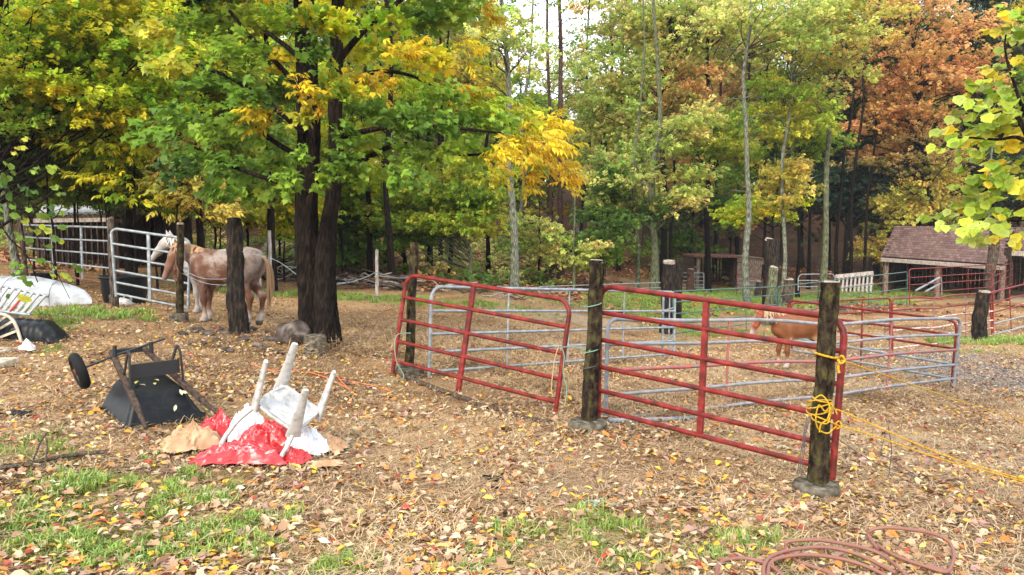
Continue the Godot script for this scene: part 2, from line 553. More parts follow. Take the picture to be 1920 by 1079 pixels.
func spray_mesh(kind: String, sd: int) -> ArrayMesh:     # a twig with its leaves, about one unit long, growing along x
	rng.seed = sd
	var mb := MB.new()
	var mt: Material = M.leaf
	match kind:
		"oval":
			for k in 9:
				var a := rng.randf_range(-1.3, 1.3)
				var x := rng.randf_range(0.0, 0.8)
				leaf(mb, Vector3(x, rng.randf_range(-0.12, 0.12), rng.randf_range(-0.2, 0.2)), Vector3(cos(a), rng.randf_range(-0.6, 0.15), sin(a)).normalized(), Vector3(rng.randf_range(-0.5, 0.5), 1, rng.randf_range(-0.5, 0.5)).normalized(), rng.randf_range(0.32, 0.5), rng.randf_range(0.2, 0.28))
		"maple":
			mt = M.near_leaf
			for k in 5:
				var a := rng.randf_range(-1.5, 1.5)
				var x := rng.randf_range(0.0, 0.75)
				lobed(mb, Vector3(x, rng.randf_range(-0.12, 0.08), rng.randf_range(-0.2, 0.2)), Vector3(cos(a), rng.randf_range(-0.9, -0.1), sin(a)).normalized(), Vector3(rng.randf_range(-0.5, 0.5), 1, rng.randf_range(-0.5, 0.5)).normalized(), rng.randf_range(0.38, 0.6))
		"tulip":
			mt = M.near_leaf
			for k in 3:
				var a := rng.randf_range(-1.4, 1.4)
				lobed(mb, Vector3(k * 0.3, rng.randf_range(-0.1, 0.05), rng.randf_range(-0.15, 0.15)), Vector3(cos(a), rng.randf_range(-1.1, -0.2), sin(a)).normalized(), Vector3(rng.randf_range(-0.6, 0.6), 1, rng.randf_range(-0.2, 0.9)).normalized(), rng.randf_range(0.42, 0.58), 0.55)
			tube(mb, [Vector3(-0.1, 0.0, 0), Vector3(0.3, -0.02, 0), Vector3(0.75, -0.06, 0)], 0.006, 4, 0.0, Color(0.6, 0.4, 0.3), false)
		"long":
			mt = M.near_leaf
			for k in 7:
				var sg: float = -1.0 if k % 2 == 0 else 1.0
				var x := 0.15 + 0.13 * k
				var a := sg * rng.randf_range(0.5, 1.1) if k < 6 else 0.0
				leaf(mb, Vector3(x, -0.05 * k * 0.5, 0), Vector3(cos(a), rng.randf_range(-1.1, -0.35), sin(a)).normalized(), Vector3(rng.randf_range(-0.3, 0.3), 1, rng.randf_range(-0.3, 0.3)).normalized(), rng.randf_range(0.42, 0.55), rng.randf_range(0.17, 0.22), 0.35)
		"needle":
			mt = M.needle
			for k in 16:
				var a := rng.randf_range(-1.0, 1.0)
				leaf(mb, Vector3(rng.randf_range(-0.1, 0.7), rng.randf_range(-0.06, 0.06), rng.randf_range(-0.12, 0.12)), Vector3(cos(a), rng.randf_range(-0.7, 0.1), sin(a)).normalized(), Vector3(rng.randf_range(-0.5, 0.5), 1, rng.randf_range(-0.5, 0.5)).normalized(), rng.randf_range(0.3, 0.5), 0.07, 0.1)
	var per: int = 21 if kind in ["maple", "tulip"] else 9      # leaves differ in tone
	var tone := 1.0
	for k in mb.c.size():
		if k % per == 0:
			tone = rng.randf_range(0.6, 1.3)
		mb.c[k] = mb.c[k] * tone
	return mb.mesh(mt)


var SPRAY := {}
const GAIN := {"gr": 1.75, "dg": 1.9, "lg": 1.65, "yg": 1.3, "dk": 1.3, "pale": 1.9, "peach": 1.7, "py": 1.55, "or": 1.35, "ye": 1.1}
const PAL := {
	"yg": [[0.34, 0.45, 0.03], [0.48, 0.53, 0.03], [0.2, 0.35, 0.025], [0.14, 0.27, 0.02], [0.6, 0.5, 0.03], [0.62, 0.46, 0.03]],
	"gr": [[0.07, 0.13, 0.018], [0.11, 0.19, 0.022], [0.17, 0.25, 0.028], [0.085, 0.15, 0.02]],
	"lg": [[0.17, 0.26, 0.03], [0.24, 0.31, 0.035], [0.12, 0.2, 0.025], [0.4, 0.36, 0.04]],
	"pale": [[0.25, 0.32, 0.07], [0.33, 0.35, 0.08], [0.42, 0.31, 0.11], [0.17, 0.26, 0.05], [0.38, 0.37, 0.1]],
	"peach": [[0.42, 0.25, 0.1], [0.36, 0.28, 0.1], [0.48, 0.24, 0.09], [0.25, 0.25, 0.07]],
	"or": [[0.62, 0.36, 0.14], [0.66, 0.41, 0.16], [0.54, 0.32, 0.1], [0.6, 0.26, 0.11], [0.5, 0.34, 0.1]],
	"ye": [[0.72, 0.56, 0.03], [0.66, 0.48, 0.03], [0.55, 0.52, 0.04], [0.68, 0.42, 0.03]],
	"py": [[0.48, 0.38, 0.07], [0.4, 0.36, 0.07], [0.52, 0.36, 0.09], [0.3, 0.32, 0.06]],
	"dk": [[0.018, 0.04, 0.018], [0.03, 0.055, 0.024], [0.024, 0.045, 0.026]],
	"tl": [[0.3, 0.42, 0.04], [0.4, 0.48, 0.05], [0.24, 0.37, 0.04], [0.72, 0.54, 0.04], [0.4, 0.46, 0.1]],
	"dg": [[0.045, 0.09, 0.018], [0.07, 0.12, 0.022], [0.1, 0.15, 0.025]],
}


func pick(pal: String) -> Color:
	var p: Array = PAL[pal]
	var c: Array = p[rng.randi() % p.size()]
	return Color(c[0], c[1], c[2]) * GAIN.get(pal, 1.15)


# a bough of leaves: sprays round a middle point, flattened, in a colour of its own
func bough(mid: Vector3, wide: float, high: float, count: int, pal: String, size: float, from: Vector3, xf: Array, cols: Array) -> void:
	var base := pick(pal)
	for k in count:
		var a := rng.randf() * TAU
		var r := sqrt(rng.randf()) * wide
		var off := Vector3(cos(a) * r, rng.randfn(0.0, 0.45) * high, sin(a) * r)
		off.y -= 0.3 * high * (r / wide) * (r / wide)
		var out := (mid + off - from)
		out.y *= 0.3
		out = (out.normalized() + Vector3(rng.randfn(0, 0.5), rng.randfn(-0.12, 0.3), rng.randfn(0, 0.5))).normalized()
		var z := out.cross(Vector3.UP).normalized().rotated(out, rng.randfn(0.0, 0.5))
		var sc := size * rng.randf_range(0.7, 1.3)
		var b := Basis(out, z.cross(out), z).scaled(Vector3(sc, sc, sc))
		xf.append(Transform3D(b, mid + off))
		var c := base.lerp(pick(pal), rng.randf_range(0.0, 0.75))
		var br := rng.randf_range(0.6, 1.35)
		cols.append(Color(c.r * br, c.g * br, c.b * br))


func limb(mb: MB, a: Vector3, e: Vector3, r: float, sides: int, bend := 0.15) -> Array:      # a crooked limb from a to e
	var l := a.distance_to(e)
	var m1 := a.lerp(e, 0.33) + Vector3(rng.randfn(0, 1), rng.randfn(0.4, 0.8), rng.randfn(0, 1)) * bend * l * 0.5
	var m2 := a.lerp(e, 0.67) + Vector3(rng.randfn(0, 1), rng.randfn(0.3, 0.8), rng.randfn(0, 1)) * bend * l * 0.5
	tube(mb, [a, m1, m2, e], [r, r * 0.72, r * 0.5, r * 0.2], sides, 0.0, Color.WHITE, false)
	return [a, m1, m2, e]


# a tree: trunk through way points, limbs to every bough, boughs inside the given crowns
# crown: [pixel x, pixel y, half width, half height (pixels), palette, boughs, sprays in each]
func tree(called: String, label: String, group: String, x: float, s: float, r0: float, top: float, lean: float, bark: String, crowns: Array, kind: String, size: float, sd: int, o := {}) -> Node3D:
	rng.seed = sd
	var base := gs(x, s)
	var t := thing(called, label, "tree", base, group)
	var tip := px(x + lean, top, s)
	tip.z = base.z + rng.randf_range(-0.3, 0.3)
	var high := tip.y - base.y
	var mb := MB.new()
	var pts := []
	var rad := []
	var n: int = o.get("segments", 9)
	var wob: float = o.get("wobble", 0.012) * high
	for k in n + 1:
		var f := float(k) / n
		var p := base.lerp(tip, f) + Vector3(nz.get_noise_2d(f * 130.0, sd * 17.0), 0, nz.get_noise_2d(f * 130.0, sd * 17.0 + 500.0)) * wob * 2.2 * minf(1.0, f * 4.0)
		if k == 0:
			p.y -= 0.15
		pts.append(p)
		rad.append(r0 * (1.0 - 0.82 * pow(f, 0.9)) * (1.35 if k == 0 else 1.0))
	var sp := smooth_path(pts, 2)
	var sr := []
	for k in sp.size():
		var f := float(k) / 2.0
		var a: float = rad[int(f)]
		var b: float = rad[mini(int(f) + 1, n)]
		sr.append(lerpf(a, b, f - int(f)))
	tube(mb, sp, sr, 9 if s > 50.0 else 7, 0.16, Color.WHITE, true)
	for stub in o.get("stubs", 0):                            # dead twigs on the bare trunk
		var f := rng.randf_range(0.3, 0.95)
		var a: Vector3 = sp[int(f * (sp.size() - 1))]
		var ang := rng.randf() * TAU
		limb(mb, a, a + Vector3(cos(ang), rng.randf_range(-0.1, 0.5), sin(ang)) * rng.randf_range(0.6, 1.8), 0.025, 4, 0.2)
	part("trunk", mb, M[bark], t)
	var xf := []
	var cols := []
	var wood := MB.new()
	for c in crowns:
		var mid := px(c[0], c[1], s)
		mid.z = base.z + o.get("shift", 0.0)
		var rx: float = c[2] / s
		var ry: float = c[3] / s
		var rz: float = maxf(minf(rx, ry * 1.3), 0.8) * o.get("deep", 1.0)
		for k in int(c[5]):
			var d := Vector3(rng.randfn(), rng.randfn(), rng.randfn()).normalized() * pow(rng.randf(), 0.42)
			var at := mid + Vector3(d.x * rx, d.y * ry, d.z * rz)
			var want := at.y - Vector2(at.x - base.x, at.z - base.z).length() * 0.55
			var f := clampf((want - base.y) / high, 0.12, 0.97)
			var from: Vector3 = sp[int(f * (sp.size() - 1))]
			limb(wood, from, at, clampf(r0 * 0.35 * (1.0 - f * 0.7), 0.012, 0.09), 4 if s < 60.0 else 5)
			bough(at, rx * rng.randf_range(0.24, 0.42) + 0.2, ry * 0.16 + 0.12, int(c[6] * (0.75 if s < 48.0 else 1.0)), c[4], size, from, xf, cols)
	if wood.v.size() > 0:
		part("branches", wood, M[bark if bark != "bark_pale" else "bark_brown"], t).set_meta("kind", "stuff")
	if xf.size() > 0:
		scatter("crown", SPRAY[kind], xf, cols, t)
	return t


# ---------------------------------------------------------------- ground
# grass: [pixel x, pixel y, half width in metres, half depth in metres, share, blade height]
const LAWN := [
	[60, 1000, 1.3, 0.75, 0.9, 0.1], [300, 1020, 1.0, 0.6, 0.75, 0.1], [430, 905, 0.35, 0.3, 0.55, 0.09], [170, 910, 0.8, 0.4, 0.6, 0.1], [560, 1040, 0.7, 0.4, 0.45, 0.08], [40, 850, 0.5, 0.5, 0.55, 0.08], [330, 870, 0.5, 0.25, 0.4, 0.08],
	[800, 1060, 0.6, 0.25, 0.35, 0.08], [980, 1030, 0.5, 0.4, 0.5, 0.08], [1110, 1000, 0.55, 0.35, 0.7, 0.09], [1230, 985, 0.5, 0.3, 0.75, 0.1], [1180, 1050, 0.6, 0.3, 0.6, 0.08], [1330, 1010, 0.5, 0.35, 0.6, 0.08], [1400, 1060, 0.6, 0.3, 0.6, 0.08], [1560, 1075, 0.5, 0.25, 0.4, 0.07], [1340, 895, 0.25, 0.12, 0.3, 0.06],
	[150, 588, 1.3, 0.6, 0.9, 0.13], [60, 608, 1.0, 0.5, 0.8, 0.12], [250, 592, 0.5, 0.3, 0.6, 0.1], [85, 655, 0.35, 0.2, 0.5, 0.08],
	[700, 562, 3.4, 0.9, 0.7, 0.12], [560, 556, 2.6, 0.9, 0.6, 0.12], [930, 575, 1.8, 0.9, 0.45, 0.1], [1050, 566, 1.6, 0.9, 0.5, 0.1], [1210, 574, 2.0, 3.4, 0.95, 0.12], [1330, 566, 3.4, 4.0, 0.95, 0.12], [1300, 625, 1.3, 0.8, 0.6, 0.1], [1420, 560, 3.2, 4.2, 0.95, 0.13], [1390, 625, 0.9, 0.6, 0.5, 0.1],
	[1560, 562, 3.0, 2.5, 0.8, 0.12], [1650, 568, 2.0, 1.6, 0.6, 0.12], [1700, 548, 2.5, 2.0, 0.7, 0.12], [1620, 548, 2.5, 2.0, 0.6, 0.12], [1870, 640, 1.6, 0.8, 0.9, 0.12], [1840, 660, 1.0, 0.4, 0.5, 0.1], [1700, 700, 0.5, 0.25, 0.25, 0.08], [1780, 556, 2.0, 1.0, 0.6, 0.12], [450, 548, 2.0, 0.7, 0.6, 0.12], [1260, 640, 0.6, 0.4, 0.3, 0.1], [820, 566, 1.6, 0.5, 0.4, 0.1]]
var lawn := []


func lawn_share(x: float, z: float) -> float:
	var most := 0.0
	for l in lawn:
		var d := Vector2((x - l[0]) / l[2], (z - l[1]) / l[3]).length()
		if d < 1.35:
			most = maxf(most, l[4] * sstep(1.35, 0.5, d))
	return most


func ground_color(x: float, z: float) -> Color:
	var a := nz.get_noise_2d(x * 9.0, z * 9.0)
	var b := nz.get_noise_2d(x * 34.0 + 300.0, z * 34.0)
	var c := nz.get_noise_2d(x * 90.0, z * 90.0 + 700.0)
	var straw := Color(0.39, 0.222, 0.098)
	var soil := Color(0.15, 0.085, 0.043)
	var dust := Color(0.5, 0.34, 0.19)
	var col := straw.lerp(soil, clampf(0.28 - a * 0.9 + b * 0.7 + c * 0.35, 0.0, 0.9))
	col = col.lerp(dust, clampf(a * 0.8 - b * 0.4 + 0.1, 0.0, 0.7))
	for g in patches:
		var d := Vector2((x - g[0]) / g[2], (z - g[1]) / g[3]).length() + 0.25 * b
		if d < 1.2:
			col = col.lerp(g[4], g[5] * sstep(1.2, 0.6, d))
	var f := maxf(sstep(-24.0, -30.0, z - x * 0.12 if x < 4.0 else z + 16.0), sstep(-16.0, -20.0, x))
	col = col.lerp(Color(0.085, 0.04, 0.02).lerp(Color(0.16, 0.075, 0.035), clampf(0.5 + b, 0, 1)), f)
	var l := lawn_share(x, z)
	if l > 0.0:
		col = col.lerp(Color(0.19, 0.24, 0.05), l * 0.75)
	return col


var patches := []


func make_ground() -> void:
	for l in LAWN:
		var p := gp(l[0], l[1])
		lawn.append([p.x, p.z, l[2], l[3], l[4], l[5]])
	# [pixel x, y, half width, half depth, colour, strength]: patches of other matter on the ground
	for g in [[1850, 700, 1.6, 1.3, Color(0.2, 0.165, 0.14), 0.85], [1720, 668, 1.2, 0.8, Color(0.19, 0.155, 0.13), 0.7], [1100, 600, 2.0, 1.0, Color(0.5, 0.38, 0.25), 0.8], [980, 640, 2.4, 1.6, Color(0.42, 0.29, 0.17), 0.6], [1880, 560, 3.0, 2.0, Color(0.55, 0.44, 0.31), 0.85], [1560, 720, 1.6, 0.8, Color(0.5, 0.38, 0.22), 0.8], [1400, 690, 2.0, 1.2, Color(0.48, 0.36, 0.22), 0.7], [480, 625, 0.9, 0.6, Color(0.1, 0.08, 0.07), 0.8], [560, 665, 0.8, 0.3, Color(0.1, 0.075, 0.055), 0.75], [380, 680, 1.2, 0.6, Color(0.3, 0.19, 0.1), 0.5], [850, 690, 0.6, 0.35, Color(0.1, 0.07, 0.04), 0.6], [900, 880, 1.6, 0.8, Color(0.4, 0.27, 0.16), 0.5], [1750, 850, 1.5, 1.0, Color(0.46, 0.33, 0.2), 0.7], [1560, 580, 2.0, 1.6, Color(0.2, 0.15, 0.12), 0.6], [1320, 605, 1.5, 1.0, Color(0.26, 0.19, 0.13), 0.6], [600, 720, 1.0, 0.5, Color(0.2, 0.125, 0.07), 0.5], [90, 880, 0.8, 0.3, Color(0.12, 0.07, 0.05), 0.6]]:
		var p := gp(g[0], g[1])
		patches.append([p.x, p.z, g[2], g[3], g[4], g[5]])
	var zs := []
	var z := 7.0
	while z > -150.0:
		zs.append(z)
		var d := absf(z + 7.5)
		z -= 0.055 if d < 4.0 else (0.055 + (d - 4.0) * 0.02)
	var xs := []
	var x := 0.0
	var right := []
	while x < 95.0:
		right.append(x)
		x += 0.06 if x < 3.5 else 0.06 + (x - 3.5) * 0.02
	for k in range(right.size() - 1, 0, -1):
		xs.append(-right[k])
	xs.append_array(right)
	var mb := MB.new()
	for j in zs.size():
		for i in xs.size():
			var p := Vector3(xs[i], 0, zs[j])
			var near := 1.0 - sstep(10.0, 30.0, absf(p.z))
			p.y = gy(p.x, p.z) + near * (0.022 * nz.get_noise_2d(p.x * 45.0, p.z * 45.0) + 0.014 * nz.get_noise_2d(p.x * 160.0, p.z * 160.0 + 90.0)) - 0.008
			mb.vert(p, Vector3.UP, ground_color(p.x, p.z), Vector2(p.x, p.z))
	var w := xs.size()
	var v := mb.v
	for j in zs.size():
		for i in w:
			var k := j * w + i
			var dx := v[k + 1 if i < w - 1 else k] - v[k - 1 if i > 0 else k]
			var dz := v[k + w if j < zs.size() - 1 else k] - v[k - w if j > 0 else k]
			mb.n[k] = dx.cross(dz).normalized()
			if mb.n[k].y < 0.0:
				mb.n[k] = -mb.n[k]
	for j in zs.size() - 1:
		for i in w - 1:
			var k := j * w + i
			mb.quad(k, k + 1, k + w + 1, k + w)
	setting("ground", mb, M.ground)


func tilted(at: Vector3, sc: float, tilt: float) -> Transform3D:
	var b := Basis(Vector3.UP, rng.randf() * TAU) * Basis(Vector3.RIGHT, rng.randfn(0.0, tilt)) * Basis(Vector3.BACK, rng.randfn(0.0, tilt))
	return Transform3D(b.scaled(Vector3(sc, sc, sc)), at)


const FALLEN := [[0.44, 0.31, 0.18, 22], [0.32, 0.19, 0.1, 24], [0.17, 0.085, 0.042, 20], [0.58, 0.34, 0.03, 10], [0.5, 0.37, 0.09, 5], [0.45, 0.17, 0.035, 11], [0.3, 0.045, 0.025, 3], [0.48, 0.44, 0.27, 6], [0.33, 0.19, 0.15, 6]]
const FALLEN_SAYS := ["pale tan", "light brown", "dark brown", "golden yellow", "soft yellow", "orange", "red", "pale cream-green", "dull pink"]


func fallen_kind() -> int:
	var r := rng.randf() * 107.0
	for k in FALLEN.size():
		r -= FALLEN[k][3]
		if r <= 0.0:
			return k
	return 0


func make_litter() -> void:
	# leaf shapes that lie on the ground, a few of them curled
	var shapes := []
	for k in 6:
		rng.seed = 900 + k
		var mb := MB.new()
		var curl: float = [0.1, 0.5, 0.3, 0.15, 0.45, 0.7][k]
		if k < 4:
			leaf(mb, Vector3(-0.5, 0.06, 0), Vector3(1, 0.05, 0), Vector3(0.1, 1, 0.1), 1.0, [0.5, 0.42, 0.62, 0.36][k], curl)
		else:
			lobed(mb, Vector3(-0.5, 0.06, 0), Vector3.RIGHT, Vector3(0, 1, 0.15), 1.1, 0.0, curl * 0.7)
		shapes.append(mb.mesh(M.litter))
	rng.seed = 4242
	var lists := []
	for k in 6:
		lists.append([[], []])
	var nearest := []
	for k in 100000:
		var d := 3.6 + 27.0 * pow(rng.randf(), 1.75)
		var half := d * 0.72 + 1.6
		var x := rng.randf_range(-half, half)
		var p := Vector3(x, 0, -d)
		var thin := lawn_share(p.x, p.z)
		if rng.randf() < thin * (0.35 if d < 9.0 else 0.8) or rng.randf() < 0.25 - 1.1 * nz.get_noise_2d(p.x * 30.0, p.z * 30.0 + 40.0) - 0.5 * nz.get_noise_2d(p.x * 95.0, p.z * 95.0 + 40.0):
			continue
		var kind := rng.randi() % 6
		if kind > 3 and rng.randf() < 0.6:
			kind = rng.randi() % 4
		var size := rng.randf_range(0.035, 0.075) if rng.randf() < 0.95 else rng.randf_range(0.075, 0.1)
		p.y = gy(p.x, p.z) + rng.randf_range(0.005, 0.03) + thin * 0.02
		var fk := fallen_kind()
		if kind > 3 and fk in [3, 4, 7]:
			fk = [0, 1, 2][k % 3]
		var br := rng.randf_range(0.75, 1.15)
		var c := Color(FALLEN[fk][0] * br, FALLEN[fk][1] * br, FALLEN[fk][2] * br)
		var tf := tilted(p, size, 0.28)
		if d < 5.1 and absf(x) < d * 0.69 and size > 0.044 and nearest.size() < 300:
			nearest.append([kind, tf, c, fk])
			continue
		lists[kind][0].append(tf)
		lists[kind][1].append(c)
	var t := Node3D.new()
	t.name = "fallen_leaves"
	add_child(t)
	tag(t, "thick litter of tan, yellow and red leaves all over the yard", "leaf litter")
	t.set_meta("kind", "stuff")
	for k in 6:
		scatter(["oval_leaf", "curled_leaf", "broad_leaf", "narrow_leaf", "lobed_leaf", "crumpled_leaf"][k], shapes[k], lists[k][0], lists[k][1], t)
	var mats := {}
	for e in nearest:                                       # the leaves that show largest, one by one
		var o := MeshInstance3D.new()
		o.name = numbered("fallen_leaf")
		o.mesh = shapes[e[0]]
		var fk: int = e[3]
		if not mats.has(fk):
			mats[fk] = mat("fallen_%d" % fk, FALLEN[fk][0], FALLEN[fk][1], FALLEN[fk][2], 0.6, {"cull_mode": BaseMaterial3D.CULL_DISABLED})
		o.material_override = mats[fk]
		add_child(o)
		o.transform = e[1]
		tag(o, "single %s leaf lying flat on the littered ground before the gates" % FALLEN_SAYS[fk], "leaf", "fallen leaves before the gates")
	# gravel on the track by the pen
	var pebble := MB.new()
	ball(pebble, Vector3.ZERO, Vector3(1, 0.6, 0.8), 0.5, 3.0, Color.WHITE, 4)
	var gx := []
	var gc := []
	rng.seed = 8181
	for k in 5200:
		var mid := gp([1860, 1740, 1880][k % 3], [695, 668, 720][k % 3])
		var p := onto(mid + Vector3(rng.randfn(0, 0.9), 0, rng.randfn(0, 0.75)), 0.0)
		gx.append(tilted(p, rng.randf_range(0.008, 0.028), 0.4))
		gc.append(Color(0.24, 0.2, 0.18).lerp(Color(0.1, 0.085, 0.08), rng.randf()) * rng.randf_range(0.7, 1.4))
	var gv := scatter("gravel", pebble.mesh(M.litter), gx, gc, self)
	tag(gv, "grey gravel strewn on the track beside the pony's pen", "gravel")
	# straw and pine needles
	var tufts := []
	for k in 4:
		rng.seed = 950 + k
		var mb := MB.new()
		for q in 22:
			var a := rng.randf() * TAU
			var at := Vector3(rng.randfn(0, 0.5), rng.randf_range(0.0, 0.12), rng.randfn(0, 0.5))
			var d := Vector3(cos(a), rng.randfn(0.0, 0.16), sin(a)) * rng.randf_range(0.3, 0.8)
			var sd := Vector3(-sin(a), 0, cos(a)) * rng.randf_range(0.008, 0.018)
			var m := at + d * 0.5 + Vector3(0, rng.randf_range(0.0, 0.12), 0)
			mb.face([at - sd, at + sd, m + sd, m - sd], Color.WHITE * rng.randf_range(0.7, 1.2))
			mb.face([m - sd, m + sd, at + d], Color.WHITE * rng.randf_range(0.7, 1.2))
		tufts.append(mb.mesh(M.litter))
	rng.seed = 5151
	var sl := [[[], []], [[], []], [[], []], [[], []]]
	for k in 19000:
		var d := 3.6 + 22.0 * pow(rng.randf(), 1.6)
		var half := d * 0.72 + 1.5
		var p := Vector3(rng.randf_range(-half, half), 0, -d)
		if rng.randf() < lawn_share(p.x, p.z) * 0.8:
			continue
		p.y = gy(p.x, p.z) - 0.002
		var c := Color(0.42, 0.28, 0.14).lerp(Color(0.2, 0.115, 0.06), clampf(rng.randf() * 0.8 - nz.get_noise_2d(p.x * 14.0, p.z * 14.0), 0.0, 1.0)).lerp(Color(0.62, 0.47, 0.28), rng.randf() * 0.45)
		var q := rng.randi() % 4
		sl[q][0].append(tilted(p, rng.randf_range(0.07, 0.22), 0.06))
		sl[q][1].append(c)
	for h in [[820, 650, 1.3, 1.6, 700], [960, 640, 1.6, 2.2, 800], [900, 690, 1.0, 0.6, 350], [1220, 770, 0.9, 0.5, 350], [1380, 745, 1.2, 0.6, 400], [1040, 730, 0.6, 0.6, 250], [1620, 740, 1.2, 0.5, 350], [700, 610, 1.4, 1.6, 450], [660, 660, 0.9, 0.7, 250], [370, 570, 1.5, 1.0, 300], [1400, 690, 1.6, 1.0, 350]]:      # tumbled hay
		var mid := gp(h[0], h[1])
		for k in h[4]:
			var p := mid + Vector3(rng.randfn(0, 0.6) * h[2], 0, rng.randfn(0, 0.6) * h[3])
			var lump := nz.get_noise_2d(p.x * 60.0, p.z * 60.0)
			if lump < -0.1:
				continue
			p.y = gy(p.x, p.z) + lump * 0.12
			var q := rng.randi() % 4
			sl[q][0].append(tilted(p, rng.randf_range(0.14, 0.3), 0.35))
			sl[q][1].append(Color(0.46, 0.31, 0.16).lerp(Color(0.2, 0.115, 0.055), rng.randf()))
	var sw := Node3D.new()
	sw.name = "straw"
	add_child(sw)
	tag(sw, "loose brown straw and pine needles strewn over the ground", "straw")
	sw.set_meta("kind", "stuff")
	for k in 4:
		scatter("loose_straw", tufts[k], sl[k][0], sl[k][1], sw)
	# the floor of the wood: russet litter and undergrowth
	rng.seed = 7171
	var fl := [[], []]
	for k in 26000:
		var d := 24.0 + 50.0 * rng.randf() * rng.randf()
		var p := Vector3(rng.randf_range(-1.0, 1.0) * (d * 0.74 + 2.0), 0, -d)
		if ground_color(p.x, p.z).r > 0.24:
			continue
		p.y = gy(p.x, p.z) + 0.03
		fl[0].append(tilted(p, rng.randf_range(0.12, 0.26), 0.35))
		fl[1].append(Color(0.24, 0.1, 0.045).lerp(Color(0.42, 0.2, 0.08), rng.randf()) * rng.randf_range(0.5, 1.2))
	scatter("russet_leaf", shapes[2], fl[0], fl[1], t)
	var ug := Node3D.new()
	ug.name = "undergrowth"
	add_child(ug)
	tag(ug, "straggling low undergrowth between the trunks of the wood", "undergrowth")
	ug.set_meta("kind", "stuff")
	var ux := []
	var uc := []
	for k in 420:
		var d := 25.0 + 34.0 * rng.randf()
		var p := Vector3(rng.randf_range(-1.0, 1.0) * (d * 0.74 + 2.0), 0, -d)
		if ground_color(p.x, p.z).r > 0.2 or lawn_share(p.x, p.z) > 0.02 or p.x > 14.0:
			continue
		var h := rng.randf_range(0.25, 1.1)
		bough(onto(p, h * 0.5), h * 0.8, h * 0.6, int(10 + h * 26.0), ["dg", "dg", "pale", "gr", "peach"][k % 5], 0.3, onto(p), ux, uc)
	scatter("low_shrubs", SPRAY.oval, ux, uc, ug)
	# grass
	var blades := []
	for k in 4:
		rng.seed = 970 + k
		var mb := MB.new()
		for q in 16:
			var a := rng.randf() * TAU
			var at := Vector3(rng.randfn(0, 0.3), -0.05, rng.randfn(0, 0.3))
			var out := Vector3(cos(a), 0, sin(a)) * rng.randf_range(0.15, 0.9)
			var h := rng.randf_range(0.5, 1.1)
			var sd := Vector3(-sin(a), 0, cos(a)) * rng.randf_range(0.022, 0.045)
			var m := at + out * 0.35 + Vector3(0, h * 0.65, 0)
			var e := at + out + Vector3(0, h * rng.randf_range(0.6, 1.0), 0)
			var c := Color.WHITE * rng.randf_range(0.75, 1.25)
			mb.face([at - sd, at + sd, m + sd, m - sd], c)
			mb.face([m - sd, m + sd, e], c)
		blades.append(mb.mesh(M.grass))
	rng.seed = 6161
	var gl := [[[], []], [[], []], [[], []], [[], []]]
	for l in lawn:
		var far: float = clampf(-l[1] / 9.0, 0.6, 4.0)
		var cnt := int(l[2] * l[3] * l[4] * 900.0 / pow(far, 0.95))
		for k in cnt:
			var a := rng.randf() * TAU
			var r := sqrt(rng.randf()) * 1.2
			var p := Vector3(l[0] + cos(a) * r * l[2], 0, l[1] + sin(a) * r * l[3])
			if nz.get_noise_2d(p.x * 70.0 + 33.0, p.z * 70.0) < 0.25 - l[4] * 0.45 + 0.25 * r * r:
				continue
			p.y = gy(p.x, p.z)
			var q := rng.randi() % 4
			gl[q][0].append(tilted(p, l[5] * rng.randf_range(0.6, 1.15) * (1.0 + 0.25 * (far - 1.0)), 0.1))
			gl[q][1].append(Color(0.1, 0.21, 0.02).lerp(Color(0.27, 0.37, 0.045), rng.randf()).lerp(Color(0.4, 0.36, 0.12), 0.5 * rng.randf() * rng.randf()))
	var gr := Node3D.new()
	gr.name = "grass"
	add_child(gr)
	tag(gr, "patchy tufts of fresh green grass growing through the litter", "grass")
	gr.set_meta("kind", "stuff")
	for k in 4:
		scatter("grass_tuft", blades[k], gl[k][0], gl[k][1], gr)


